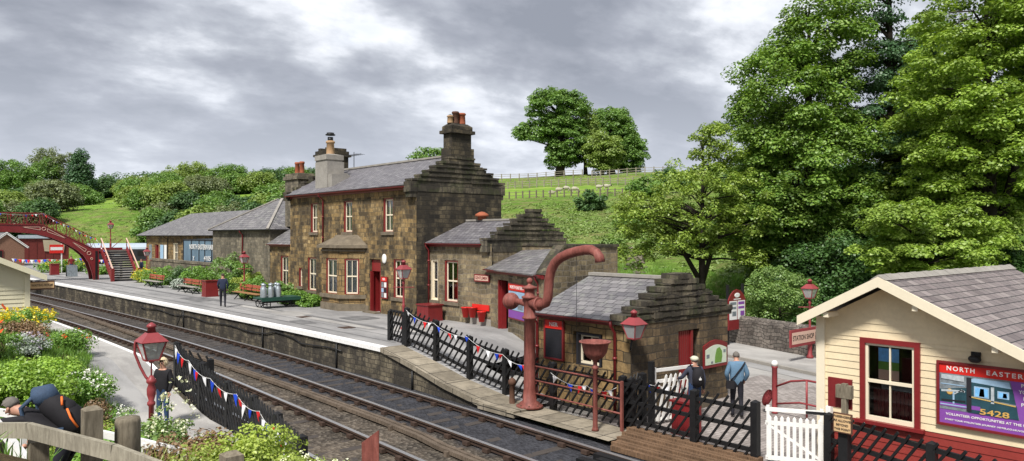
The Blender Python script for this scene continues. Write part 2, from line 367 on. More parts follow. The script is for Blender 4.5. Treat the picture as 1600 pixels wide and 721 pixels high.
    c = n.mix(.5, n.ramp(f, [(.36, (.14,.26,.035)), (.64, (.26,.36,.07))]), n.ramp(f2, [(.36, .5), (.64, 1.)]), 'MULTIPLY'); n.bump(f2, .4, .15); n.fin(c, .95, .05)
    n = N('soil'); p = n.pos(); f2 = n.noise(p, 2.5, 6, .75); c = n.ramp(f2, [(.3, (.04,.03,.018)), (.6, (.10,.075,.04)), (.75, (.09,.11,.03))]); n.bump(f2, .9, .1); n.fin(c, .95, .05)
mk()
leafmat('leaf_syc', (.13,.27,.035), (.33,.49,.085)); leafmat('leaf_syc_light', (.20,.34,.035), (.44,.60,.10))
leafmat('leaf_oak', (.20,.33,.035), (.42,.54,.10)); leafmat('leaf_dark', (.06,.15,.035), (.13,.26,.065)); leafmat('leaf_conifer', (.05,.13,.05), (.11,.22,.085), .2)
leafmat('leaf_far', (.13,.27,.05), (.28,.45,.10)); leafmat('leaf_far_light', (.22,.33,.06), (.40,.52,.13)); leafmat('leaf_far_grey', (.18,.235,.10), (.32,.37,.18)); leafmat('leaf_far_dark', (.065,.15,.045), (.15,.27,.085))
leafmat('leaf_elder', (.15,.28,.06), (.32,.46,.13)); leafmat('leaf_garden', (.12,.28,.035), (.28,.48,.07)); leafmat('blade_light', (.26,.46,.05), (.42,.62,.09))
leafmat('leaf_silver', (.34,.40,.33), (.52,.58,.50), .1); leafmat('leaf_brown', (.16,.09,.045), (.34,.22,.11), .1); leafmat('leaf_yellowgreen', (.30,.42,.05), (.54,.64,.13))
leafmat('petal_white', (.80,.80,.72), (.90,.90,.86), .2, .1); leafmat('petal_yellow', (.75,.56,.02), (.88,.72,.04), .2, .1); leafmat('petal_red', (.80,.06,.01), (.9,.14,.02), .2, .1); leafmat('petal_cream', (.78,.80,.52), (.88,.88,.68), .2, .1); leafmat('petal_mauve', (.42,.36,.5), (.62,.54,.7), .2, .1)
leafmat('twig_brown', (.12,.09,.06), (.22,.17,.11), .1)
leafmat('leaf_tussock', (.16,.27,.05), (.32,.42,.12), .2)
plain('poster_sky', (.20,.50,.88), .5, .3, 12); plain('poster_steel', (.45,.50,.53), .5, .4, 14); plain('brass', (.55,.38,.12), .5, .3, 10)
# ------------------------------------------------------------------ plan curves
def smooth(xs, ys):
    xs = np.array(xs, float); ys = np.array(ys, float); g = np.gradient(ys, xs)
    def f(t):
        t = np.asarray(t, float); i = np.clip(np.searchsorted(xs, t)-1, 0, len(xs)-2); h = xs[i+1]-xs[i]; s = (t-xs[i])/h
        s = np.clip(s, -50, 50); ext = (s < 0) | (s > 1)
        a = ys[i]*(2*s**3-3*s**2+1)+h*g[i]*(s**3-2*s**2+s)+ys[i+1]*(-2*s**3+3*s**2)+h*g[i+1]*(s**3-s**2)
        lin = np.where(s < 0, ys[0]+g[0]*(t-xs[0]), ys[-1]+g[-1]*(t-xs[-1]))
        return np.where(ext, lin, a)
    return f
railx = smooth([-40, -10, 0, 10, 19, 28, 36, 48, 58, 73, 100, 150], [9.9, 11.4, 11.85, 12.2, 12.58, 12.80, 12.72, 12.35, 11.9, 11.0, 8.8, 3.4])
edgex = smooth([5, 15, 22, 28, 36, 50, 62, 77, 100, 150], [13.05, 13.1, 13.28, 13.30, 13.18, 12.8, 12.4, 11.7, 10.0, 5.0])
nearx = smooth([5, 20, 28, 34, 43, 60, 80, 110], [6.85, 6.85, 6.86, 6.80, 6.57, 6.0, 5.0, 2.2])
def zr(Y): return np.interp(Y, [-10, 10, 15.3, 16.5, 18.2, 19.8, 21.8], [-.1, -.05, .0, .1, .31, .62, .95])
def znear(Y): return np.interp(Y, [12, 19.6, 25], [-.02, .05, .95])
def ss(a, b, x): t = np.clip((np.asarray(x, float)-a)/(b-a), 0, 1); return t*t*(3-2*t)
bankx = smooth([-10, 5, 10, 14, 18.5, 20.5, 25, 31, 37, 60], [6.2, 5.9, 5.0, 4.4, 4.35, 4.9, 5.5, 6.0, 6.0, 4.5])
wallx = smooth([-20, 9, 14.2, 19.2, 26, 40, 60], [17.5, 26.2, 27.7, 29.2, 31.2, 35, 40])
def fbm(x, y, s, seed=0):
    r = np.random.RandomState(seed); z = 0
    for k in range(5):
        a, b, c, d = r.rand(4)*6; f = s*1.9**k
        z = z+np.sin(x*f+a+1.7*np.sin(y*f*.7+b))*np.cos(y*f*1.1+c+1.3*np.sin(x*f*.8+d))/1.8**k
    return z
def ground(x, y):
    x = np.asarray(x, float); y = np.asarray(y, float)
    # hill to the east and north
    s = .8*x+.35*y
    h = np.interp(s, [36, 50, 75, 98, 120, 140, 175, 260, 420], [0, 2.6, 7.6, 11.2, 14.4, 18.2, 21, 24, 22])
    m = np.maximum(ss(24, 46, x-.12*np.maximum(y-18, 0)), ss(118, 165, y))
    north = np.interp(y, [118, 150, 200, 260, 400], [0, 3, 9.5, 16, 22])*ss(118, 150, y)
    h = np.maximum(h*m, north*1.)
    h = h+fbm(x, y, .05, 3)*.35*ss(0, 6, h)
    xw = wallx(y); h = np.where((x > xw+.3) & (y < 60), np.maximum(h, .55*ss(xw+.3, xw+4, x)+h), h)
    z = -.28+h
    # bank on the camera's side
    bx = bankx(y); base = znear(y); d = np.maximum(bx-x, 0)
    k = np.interp(y, [7, 11, 20, 30], [.66, .36, .34, .30])
    bank = np.minimum(base-.03+k*d+.06*fbm(x, y, .9, 5)*ss(.2, 1, d), 3.02)
    bank = bank+.5*np.exp(-((x-3.7)/1.5)**2-((y-9.6)/2.3)**2)*ss(0, .5, d)
    z = np.where((x < bx) & (y < 75), np.minimum(bank, 3.05), z)
    z = np.where((x < nearx(y)-.1) & (x >= bx), -.3, z)
    return z

def sheet(name, xs_fn, ys, zfn, mat, nx=8, skirt=None, uvrot=False):
    """strip between xs_fn(y)=(x0,x1); zfn(x,y)"""
    mb = MB(); rows = []
    for y in ys:
        x0, x1 = xs_fn(y); rows.append([(float(x0+(x1-x0)*i/nx), float(y), float(zfn(x0+(x1-x0)*i/nx, y))) for i in range(nx+1)])
    vs = [p for r in rows for p in r]; w = nx+1
    fs = [(j*w+i, j*w+i+1, (j+1)*w+i+1, (j+1)*w+i) for j in range(len(ys)-1) for i in range(nx)]
    mb.add(vs, fs); o = mb.build(name, mat); tag(o, kind='structure'); return o

# terrain
def axis(segs):
    out = []
    for a, b, st in segs: out += list(np.arange(a, b, st))
    return np.array(sorted(set(np.round(out, 3))))
XS = axis([(-900, -100, 100), (-100, -20, 16), (-20, -4, 2), (-4, 14, .4), (14, 60, 1.2), (60, 200, 4), (200, 600, 25), (600, 2001, 200)])
YS = axis([(-600, -60, 90), (-60, -8, 8), (-8, 40, .5), (40, 70, 1.5), (70, 260, 4), (260, 700, 25), (700, 2501, 200)])
gx, gy = np.meshgrid(XS, YS); gz = ground(gx, gy)
nx, ny = len(XS), len(YS); me = bpy.data.meshes.new('ground')
idx = np.arange(nx*ny).reshape(ny, nx); q = np.stack([idx[:-1,:-1], idx[:-1,1:], idx[1:,1:], idx[1:,:-1]], -1).reshape(-1, 4)
me.from_pydata(np.stack([gx, gy, gz], -1).reshape(-1, 3).tolist(), [], q.tolist())
for m in ('grass', 'pasture', 'soil'): me.materials.append(M[m])
cx = gx.ravel()[q].mean(1); cy = gy.ravel()[q].mean(1)
S_ = .8*cx+.35*cy
mi = np.where((S_ > 97) & (S_ < 114+.02*cx) & (cx > 60), 1, 0); mi = np.where((cx < 7) & (cy < 45), 2, mi)
mi = np.where((cy > 170) & (cx < 90), 1, mi)
me.polygons.foreach_set('material_index', mi); me.polygons.foreach_set('use_smooth', np.ones(len(q), bool)); me.update()
g = bpy.data.objects.new('ground', me); col.objects.link(g); tag(g, kind='structure')

YL = np.concatenate([np.arange(-30, 60, 1.), np.arange(60, 172, 3.)])
sheet('track_bed', lambda y: (float(railx(y))-6.1, float(edgex(y))+.25 if y > 4 else 14.6), YL, lambda x, y: -.15+.012*math.sin(x*7+y*3.1), M['ballast'], 24)

# rails, chairs and sleepers of both tracks
tr = empty('railway_track', (11, 20, -.15), kind='structure')
def track(off, y0=-28, y1=170):
    ys = np.concatenate([np.arange(y0, 60, 1.), np.arange(60, y1, 3.)])
    for o in (0, -1.62):
        for nm, w, za, zb, mt in (('rail', .03, -.1, -.012, 'rail_side'), ('rail_head', .062, -.012, .026, 'rail_side'), ('running_surface', .05, .026, .03, 'rail_top')):
            mb = MB()
            for a, b in zip(ys[:-1], ys[1:]):
                xa, xb = float(railx(a))+off+o, float(railx(b))+off+o
                v = [(xa-w, a, za), (xa+w, a, za), (xb+w, b, za), (xb-w, b, za), (xa-w, a, zb), (xa+w, a, zb), (xb+w, b, zb), (xb-w, b, zb)]
                mb.add(v, [(0,3,2,1), (4,5,6,7), (0,4,7,3), (1,2,6,5)])
            mb.build(nm, M[mt], tr)
    mb = MB(); ch = MB()
    for y in np.arange(y0, 110, .76):
        x = float(railx(y))+off-.81
        mb.box(x-1.28, x+1.28, y-.12, y+.12, -.2, -.138+random.uniform(-.008, .006) if y > 33 else -.150+random.uniform(-.012, .012))
        for o in (.81, -.81):
            for s in (-.09, .09): ch.box(x+o+s-.05, x+o+s+.05, y-.09, y+.09, -.13, -.045)
    mb.build('sleeper', M['sleeper'], tr); ch.build('chair', M['rail_side'], tr)
track(0); track(-3.42)

# point rodding trough between the tracks
mb = MB(); ps = [(10.35, 60), (10.36, 45), (10.33, 33), (10.35, 28), (10.42, 23), (10.30, 16.8), (10.18, 14.9), (10.02, 13.9), (9.93, 12.4), (9.9, 9), (9.9, 4)]
for (x0, y0), (x1, y1) in zip(ps[:-1], ps[1:]):
    mb.beam((x0-.09, y0, -.06), (x1-.09, y1, -.06), .11, .09); mb.beam((x0+.05, y0, -.05), (x1+.05, y1, -.05), .08, .08)
    mb.beam((x0+.17, y0, -.08), (x1+.17, y1, -.08), .05, .05)
for y in np.arange(8, 56, 2.7): x = float(np.interp(y, [p[1] for p in ps[::-1]], [p[0] for p in ps[::-1]])); mb.box(x-.22, x+.25, y-.06, y+.06, -.15, -.03)
tag(mb.build('cable_trough', M['trough_wood']), 'low brown timber trough for the point rodding, running between the two tracks', 'cable trough')

# ---- far platform
ysP = np.concatenate([[15.3, 15.8, 16.5, 17.3, 18.2, 19, 19.8, 20.8, 21.8], np.arange(22.5, 60, 1.5), np.arange(60, 150, 3.)])
def platz(x, y): return zr(y)
sheet('platform', lambda y: (float(edgex(y))+.28, 24.4 if y > 24 else (19.9 if y > 19.4 else 15.4)), ysP, platz, M['tarmac'], 10)
sheet('platform_edge', lambda y: (float(edgex(y))-.03, float(edgex(y))+.29), ysP[8:], lambda x, y: zr(y)+.004, M['worn_white'], 1)
for o1, o2 in ((.9, 1.02), (1.75, 1.8), (2.6, 2.95)): sheet('platform_seam', lambda y: (float(edgex(y))+o1, float(edgex(y))+o2), ysP[9:], lambda x, y: zr(y)+.004, M['tarmac_dark'], 1)
sheet('platform_edge_slabs', lambda y: (float(edgex(y))-.03, 14.12), ysP[:9], lambda x, y: zr(y)+.006, M['slab'], 4)
sheet('platform_edge_slabs', lambda y: (13.02, 14.15), np.arange(11.6, 15.4, .45), lambda x, y: zr(y)+.02, M['slab'], 4)
mb = MB()
for a, b in zip(ysP[:-1], ysP[1:]):
    xa, xb = float(edgex(a)), float(edgex(b)); za, zb = float(zr(a))-.13, float(zr(b))-.13
    if za > -.2: mb.quad((xb+.06, b, -.25), (xa+.06, a, -.25), (xa+.06, a, za), (xb+.06, b, zb))
tag(mb.build('platform_wall', M['stone_platform'], fix=False), kind='structure')
mb = MB(); mw = MB()
for k, (a, b) in enumerate(zip(ysP[:-1], ysP[1:])):
    xa, xb = float(edgex(a)), float(edgex(b)); za, zb = float(zr(a)), float(zr(b)); t = mw if a >= 21.7 else mb
    t.add([(xa-.03, a, za-.14), (xb-.03, b, zb-.14), (xb-.03, b, zb+.004), (xa-.03, a, za+.004), (xa+.2, a, za-.14), (xb+.2, b, zb-.14)], [(0,1,2,3), (1,0,4,5)])
tag(mb.build('platform_coping', M['slab'], fix=False), kind='structure'); tag(mw.build('platform_coping', M['worn_white'], fix=False), kind='structure')
# pipe clipped along the platform wall
mb = MB(); ys = np.arange(24.5, 48, .8)
mb.tube([(float(edgex(y))-.0, y, .50+.05*math.sin(y*1.3)+(.14 if 28.5 < y < 30.5 else 0)) for y in ys], .022, 6)
tag(mb.build('wall_cable', M['iron_black']), 'sagging black cable clipped along the stone face of the far platform', 'cable')
for y in (40.8, 31.3, 24.9, 19.9):
    m2 = MB(); z1 = float(zr(y))-.2; m2.tube([(float(edgex(y))+.01, y, -.2), (float(edgex(y))+.01, y, z1)], .035, 6)
    lab = {40.8: 'black drain pipe on the platform wall with a slanting stay, left of the walking man', 31.3: 'black drain pipe on the platform wall below the milk churns',
           24.9: 'black drain pipe on the platform wall, just left of where the ramp begins', 19.9: 'black drain pipe on the ramped part of the platform wall below the diagonal fence'}[y]
    if y == 40.8: m2.tube([(float(edgex(y))-.02, y, z1), (float(edgex(y))-.18, y+.55, -.15)], .02, 6)
    tag(m2.build('drain_pipe', M['iron_black']), lab, 'drain pipe', 'drain pipes on the platform wall')

for k, (x0, x1, y0, y1) in enumerate(((15.2, 16.6, 33.0, 35.4), (14.3, 15.0, 29.5, 31.2), (15.9, 18.6, 24.3, 26.4), (14.6, 16.2, 43.5, 47.0), (15.4, 15.9, 26.0, 40.0), (16.5, 18.0, 29.3, 31.0))):
    mb = MB(); n = 10; P = []
    for i in range(n): a = 6.283*i/n; P.append(((x0+x1)/2+(x1-x0)/2*(abs(math.cos(a))**.35*math.copysign(1, math.cos(a)))*random.uniform(.9, 1.), (y0+y1)/2+(y1-y0)/2*(abs(math.sin(a))**.35*math.copysign(1, math.sin(a)))*random.uniform(.9, 1.), .957+.001*k))
    mb.add(P, [tuple(range(n))]); tag(mb.build('platform_patch', M['tarmac_dark' if k % 2 else 'tarmac_pale'], fix=False), kind='structure')
for x, y, lb in ((15.6, 32.2, 'square iron drain cover in the platform in front of the bay window'), (15.1, 27.4, 'square iron drain cover in the platform near the top of the ramp')):
    mb = MB(); mb.box(x-.25, x+.25, y-.3, y+.3, .9, .966); tag(mb.build('drain_cover', M['rail_side']), lb, 'drain cover')
# ---- near platform
ysN = np.concatenate([np.arange(13, 25, .8), np.arange(25, 60, 1.5), np.arange(60, 110, 4)])
sheet('platform', lambda y: (min(float(bankx(y))-.6, float(nearx(y))-1.2) if y < 80 else 0, float(nearx(y))-.9), ysN[ysN >= 19.5], lambda x, y: znear(y), M['tarmac'], 6)
sheet('platform_edge_slabs', lambda y: (float(nearx(y))-.91, float(nearx(y))-.11), ysN[ysN >= 19.5], lambda x, y: znear(y)+.004, M['tarmac_pale'], 2)
sheet('platform_edge', lambda y: (float(nearx(y))-.12, float(nearx(y))+.02), ysN[ysN >= 22], lambda x, y: znear(y)+.008, M['worn_white'], 1)
sheet('path', lambda y: (float(bankx(y))-.5, float(nearx(y))-.02), np.arange(11.5, 20.8, .6), lambda x, y: znear(y)+.012, M['tarmac_pale'], 4)
mb = MB()
for a, b in zip(ysN[:-1], ysN[1:]):
    xa, xb = float(nearx(a)), float(nearx(b)); mb.quad((xa, a, -.25), (xb, b, -.25), (xb, b, float(znear(b))+.008), (xa, a, float(znear(a))+.008))
tag(mb.build('platform_wall', M['stone_platform'], fix=False), kind='structure')

# ---- road, yard and pavement
sheet('road', lambda y: (14.05 if y > 8 else 12.5, float(wallx(y))), np.arange(-20, 24, 1.), lambda x, y: -.11+.0*x, M['tarmac_pale'], 10)
sheet('road', lambda y: (22.6, float(wallx(y))), np.arange(23, 60, 2.), lambda x, y: -.11+.0*x, M['tarmac_pale'], 4)
sheet('sett_paving', lambda y: (14.2, 21.8+.12*y), np.arange(-4, 14.4, .9), lambda x, y: -.105, M['setts'], 6)
sheet('pavement', lambda y: (float(wallx(y))-2.5, float(wallx(y))), np.arange(-15, 34, 1.), lambda x, y: .0, M['tarmac_pale'], 2)
mb = MB()
for y in np.arange(-15, 33, 1.):
    a, b = float(wallx(y))-2.5, float(wallx(y+1))-2.5
    mb.add([(a-.12, y, -.12), (b-.12, y+1, -.12), (b-.12, y+1, .005), (a-.12, y, .005), (b+.02, y+1, .005), (a+.02, y, .005)], [(0,1,2,3), (3,2,4,5)])
tag(mb.build('kerb', M['render_grey'], fix=False), kind='structure')
# dark tar band in the road beside the kerb
sheet('road_patch', lambda y: (float(wallx(y))-3.4, float(wallx(y))-2.63), np.arange(-10, 30, 1.), lambda x, y: -.1, M['tarmac'], 1)
# stone boundary wall with rounded coping
mb = MB(); ys = np.arange(-14, 58, 1.)
for y in ys:
    a, b = float(wallx(y)), float(wallx(y+1))
    prof = [(0, -.3), (0, 1.0), (.06, 1.14), (.2, 1.2), (.36, 1.14), (.42, 1.0), (.42, -.3)]
    for (dx0, z0), (dx1, z1) in zip(prof[:-1], prof[1:]): mb.quad((a+dx0, y, z0), (a+dx1, y, z1), (b+dx1, y+1, z1), (b+dx0, y+1, z0))
tag(mb.build('stone_boundary_wall', M['stone_boundary'], fix=False), 'dry grey stone boundary wall with rounded coping behind the road', 'stone wall')

# timber walkway of old sleepers beside the rail
r = empty('timber_walkway', (13.6, 10.3, -.1), 'brown weathered timber baulks laid side by side beside the track as a crossing walkway', 'walkway')
for k in range(9):
    x = 12.8+k*.17; mb = MB(); mb.box(x, x+.105, 8.4+.03*(k % 3), 11.35+k*.07+.05*(k % 2), -.13, -.02+.012*k+.02*(k % 2)); mb.build('plank', M['wood_board'], r)
r = empty('crossing_boards', (11.4, 10.2, -.1), 'black tarred boards of the foot crossing laid between the rails of the far track', 'crossing')
for k in range(5):
    x = 10.93+k*.26; mb = MB(); mb.box(x, x+.2, 7.5, 11.1-.3*(k % 2), -.12, .015); mb.build('plank', M['tar_black'], r)

# ------------------------------------------------------------------ building helpers
def sash(root, F, a, b, z0, z1, d=0., curtain='lace', surround='door_red', dep=.15, bars=1, sillm='trim_stone', label=None, ch=.5):
    w = MB(); t = .055; fd0, fd1 = d-dep+.0, d-dep+.05
    w.fbox(F, a+.07, b-.07, fd0, fd1, z0+.02, z0+.02+t*1.3); w.fbox(F, a+.07, b-.07, fd0, fd1, z1-.06-t, z1-.06)
    w.fbox(F, a+.07, a+.07+t, fd0, fd1, z0+.02+t, z1-.06-t); w.fbox(F, b-.07-t, b-.07, fd0, fd1, z0+.02+t, z1-.06-t)
    zm = z0+(z1-z0)*ch; w.fbox(F, a+.07+t, b-.07-t, fd0, fd1+.012, zm-.03, zm+.03)
    for k in range(bars):
        c = a+(b-a)*(k+1)/(bars+1); w.fbox(F, c-.014, c+.014, fd0+.01, fd1-.005, z0+.02+t, zm-.03); w.fbox(F, c-.014, c+.014, fd0+.01, fd1-.005, zm+.03, z1-.06-t)
    win = w.build('window', M['cream_trim'], root)
    if label: win['label'] = label
    s = MB(); s.fbox(F, a, a+.068, d-dep, d-.03, z0+.018, z1); s.fbox(F, b-.068, b, d-dep, d-.03, z0+.018, z1); s.fbox(F, a+.068, b-.068, d-dep, d-.03, z1-.058, z1); s.fbox(F, a+.0, b-.0, d-dep, d-.0, z0, z0+.018)
    s.build('surround', M[surround], win)
    p = MB(); p.quad(F(a+.1, fd0+.02, z0+.05), F(b-.1, fd0+.02, z0+.05), F(b-.1, fd0+.02, z1-.1), F(a+.1, fd0+.02, z1-.1)); p.build('pane', M['window_glass'], win, fix=False)
    if curtain:
        c = MB(); g = (b-a)*.18
        if curtain == 'lace':
            n = 14
            for i in range(n):
                u0 = a+.06+(b-a-.12)*i/n; u1 = a+.06+(b-a-.12)*(i+1)/n; e0 = d-dep-.05-.02*(i % 2); e1 = d-dep-.05-.02*((i+1) % 2)
                c.quad(F(u0, e0, z0+.03), F(u1, e1, z0+.03), F(u1, e1, z1-.05), F(u0, e0, z1-.05))
        else: c.quad(F(a+.06, d-dep-.3, z0), F(b-.06, d-dep-.3, z0), F(b-.06, d-dep-.3, z0+(z1-z0)*.55), F(a+.06, d-dep-.3, z0+(z1-z0)*.55))
        c.build('curtain', M['lace' if curtain == 'lace' else curtain], win, fix=False)
    if sillm:
        s = MB(); s.fbox(F, a-.12, b+.12, d-dep, d+.07, z0-.15, z0-.003); s.build('sill', M[sillm], win)
    return win

def gutter(root, F, a0, a1, z, d=.22, mat='maroon', board=True):
    mb = MB(); n = 6
    vs = []
    for a in (a0, a1):
        for k in range(n+1): t = math.pi*k/n; vs.append(F(a, d-.06*math.cos(t)-.0, z-.055*math.sin(t)))
    mb.add(vs, [(k, k+1, n+2+k, n+1+k) for k in range(n)]); mb.quad(*vs[:n+1]); mb.quad(*vs[n+1:])
    if board: mb.fbox(F, a0, a1, 0.004, .10, z-.14, z-.01)
    mb.build('gutter', M[mat], root)
def downpipe(root, F, a, z0, z1, d=.08, mat='maroon', swan=.22):
    mb = MB(); mb.tube([F(a, swan, z1), F(a, swan-.02, z1-.12), F(a, d, z1-.3), F(a, d, z0)], .042, 8)
    for z in np.arange(z0+.3, z1-.4, 1.1): mb.tube([F(a, d, z), F(a, d, z+.07)], .058, 8)
    mb.build('downpipe', M[mat], root)

def slab_steps(root, y0, y1, levels, mat='stone_step', name='coping_step', over=.022):
    """levels: (x0, x1, z0, z1) slabs of a crow-stepped gable parallel to X"""
    mb = MB()
    for i, (x0, x1, z0, z1) in enumerate(levels):
        mb.box(x0+.02, x1-.02, y0+.004*(i % 3), y1, z0-.03, z1-.11); x = x0
        while x < x1-.08:
            w = min(random.uniform(.25, .6), x1-x); w = x1-x if x1-x-w < .2 else w
            mb.box(x+.006, x+w-.006, y0-over-random.uniform(0, .03), y1+over, z1-.11+random.uniform(0, .02), z1+random.uniform(-.02, .03)); x += w
    mb.build(name, M[mat], root)

def steps_for(xl, zl, xr, zr_, xa0, xa1, za, n):
    L = []
    for k in range(n):
        t = (k)/n; x0 = xl+(xa0-xl)*t; x1 = xr+(xa1-xr)*t; z0 = zl+(za-zl)*t; z1 = zl+(za-zl)*(k+1)/n
        L.append((x0, x1, z0, z1))
    return L

def roofquad(root, pts_list, mat, name='roof', th=.05):
    mb = MB()
    for pts in pts_list:
        p = [Vector(q) for q in pts]; nrm = (p[1]-p[0]).cross(p[2]-p[0]).normalized()
        if nrm.z < 0: nrm = -nrm
        mb.prism(p, -nrm*th)
    return mb.build(name, M[mat], root)

def pot(root, x, y, z, h, r, mat, name='chimney_pot'):
    mb = MB(); mb.lathe((x, y, z), [(r*1.05, 0), (r, .05), (r*.9, h*.8), (r*1.12, h*.84), (r*1.12, h*.93), (r*.95, h), (r*.7, h), (r*.7, h-.1)], 12); mb.build(name, M[mat], root)

def text3(root, s, F, a, z, size, d, mat, width=None, ext=.004, name='lettering', align='CENTER', spacing=1.):
    cu = bpy.data.curves.new(name, 'FONT'); cu.body = s; cu.size = size; cu.extrude = ext; cu.align_x = align; cu.align_y = 'CENTER'; cu.space_character = spacing; cu.offset = size*.012; cu.resolution_u = 3
    o = bpy.data.objects.new(name, cu); col.objects.link(o); dg = bpy.context.evaluated_depsgraph_get()
    me = bpy.data.meshes.new_from_object(o.evaluated_get(dg)); bpy.data.objects.remove(o); bpy.data.curves.remove(cu)
    co = np.empty(len(me.vertices)*3); me.vertices.foreach_get('co', co); co = co.reshape(-1, 3)
    k = 1.
    if width: k = width/max(1e-6, co[:,0].max()-co[:,0].min())
    off = wloc(root)
    out = [tuple(F(a+x*k, d+zz, z+y)-off) for x, y, zz in co]
    me.vertices.foreach_set('co', np.array(out).ravel()); me.materials.clear(); me.materials.append(M[mat]); me.update()
    o = bpy.data.objects.new(name, me); col.objects.link(o); o.parent = root; return o

# ------------------------------------------------------------------ station house (two storeys)
H = empty('station_house', (19.05, 34.8, .95), 'two-storey brown sandstone station house with crow-stepped gable, bay window and red door', 'station building')
F = frame((19.05, 41.1), (19.05, 28.3)); Y_ = lambda y: 41.1-y
ups = [(2.54, 3.34), (6.2, 7.09), (10.01, 10.88)]
holes = [(a, b, 4.82, 6.4) for a, b in ups]+[(2.19, 3.19, 1.66, 3.46), (1.1, 1.53, 1.82, 2.85), (10.9, 11.76, 1.79, 3.56), (8.78, 9.79, .93, 3.51)]
mb = MB(); wall(mb, F, 0, 12.8, .6, 6.9, holes, .17)
mb.quad((24., 28.4, .6), (24., 41.1, .6), (24., 41.1, 6.9), (24., 28.4, 6.9))
mb.quad((24., 41.1, .6), (19.05, 41.1, .6), (19.05, 41.1, 6.9), (24., 41.1, 6.9)); mb.quad((24., 41.1, 6.9), (19.05, 41.1, 6.9), (21.5, 41.1, 8.3))
mb.build('wall', M['stone_facade'], H, fix=False)
mb = MB()   # quoins and lintel band
mb.fbox(F, 0, 12.75, .0, .02, 6.5, 6.78)
for a, b in ups: mb.fbox(F, a-.14, b+.14, 0, .022, 6.4, 6.66)
mb.build('lintel_band', M['stone_hut'], H)
mb = MB(); mb.box(19.06, 24.0, 28.3, 28.75, .6, 6.72)
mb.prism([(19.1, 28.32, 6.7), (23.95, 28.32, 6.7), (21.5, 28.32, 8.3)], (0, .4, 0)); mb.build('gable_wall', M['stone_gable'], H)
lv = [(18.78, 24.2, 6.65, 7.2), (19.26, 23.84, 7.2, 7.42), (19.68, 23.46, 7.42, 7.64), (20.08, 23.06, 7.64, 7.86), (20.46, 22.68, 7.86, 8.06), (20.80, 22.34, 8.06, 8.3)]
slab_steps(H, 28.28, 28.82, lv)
for s in (0, 1):
    mb = MB(); x0, x1 = ((18.72, 19.06), (23.98, 24.2))[s]; mb.box(x0, x1, 28.26, 28.84, 6.6, 7.06)
    a, b = ((18.80, 19.06), (23.98, 24.12))[s]; mb.box(a, b, 28.3, 28.8, 6.36, 6.6)
    mb.build('kneeler', M['stone_step'], H)
# roof
ez, rz_ = 6.93, 8.40
roofquad(H, [[(18.72, 41.05, ez), (18.72, 28.72, ez), (21.5, 28.72, rz_), (21.5, 41.05, rz_)], [(21.5, 41.05, rz_), (21.5, 28.72, rz_), (24.25, 28.72, ez), (24.25, 41.05, ez)]], 'slate_main')
mb = MB(); mb.beam((21.5, 41.05, rz_+.03), (21.5, 28.8, rz_+.03), .24, .09); mb.build('ridge_tiles', M['render_grey'], H)
gutter(H, F, .02, 12.3, 6.86, .33); downpipe(H, F, 4.1, 3.1, 6.84, swan=.33)
downpipe(H, F, 12.55, .98, 4.0, swan=.08) if False else None
for a, b in ups: sash(H, F, a, b, 4.82, 6.4, bars=1)
sash(H, F, 2.19, 3.19, 1.66, 3.46); sash(H, F, 1.1, 1.53, 1.82, 2.85, bars=0); sash(H, F, 10.9, 11.76, 1.79, 3.56, curtain=None)
mb = MB(); mb.fbox(F, -.02, 8.7, 0, .03, .9, 1.25); mb.build('plinth', M['trim_stone'], H)
# entrance
mb = MB(); mb.fbox(F, 8.80, 9.77, -.17, -.12, 2.93, 3.48); mb.fbox(F, 8.80, 8.88, -.17, -.02, .95, 2.92); mb.fbox(F, 9.69, 9.77, -.17, -.02, .95, 2.92); mb.build('door_frame', M['door_red'], H)
mb = MB(); mb.fbox(F, 8.89, 9.68, -.62, -.57, .95, 2.9)
for z0, z1 in ((1.05, 1.75), (1.95, 2.75)):
    for a in (8.97, 9.32): mb.fbox(F, a, a+.27, -.57, -.555, z0, z1)
dr = mb.build('door', M['door_red'], H)
mb = MB(); mb.ball(F(9.6, -.54, 1.85), .03); mb.fbox(F, 9.15, 9.45, -.555, -.545, 1.82, 1.88); mb.build('handle', M['gold'], dr)
mb = MB(); mb.fbox(F, 8.7, 9.85, 0.02, .35, .95, 1.02); mb.build('doorstep', M['trim_stone'], H)
mb = MB(); mb.quad(F(8.80, -.17, .95), F(8.80, -.62, .95), F(8.80, -.62, 2.95), F(8.80, -.17, 2.95)); mb.quad(F(9.77, -.17, .95), F(9.77, -.62, .95), F(9.77, -.62, 2.95), F(9.77, -.17, 2.95)); mb.quad(F(8.8, -.17, 2.92), F(9.77, -.17, 2.92), F(9.77, -.62, 2.92), F(8.8, -.62, 2.92)); mb.build('porch_lining', M['door_red'], H, fix=False)
mb = MB(); mb.lathe((0,0,0), [(.001, 0), (.19, 0), (.19, .03), (.14, .045), (.001, .045)], 20)
mb.v = [tuple(F(10.14+x, z+.003, 3.55+y*1.2)) for x, y, z in mb.v]; mb.build('plaque', M['white_paint'], H)
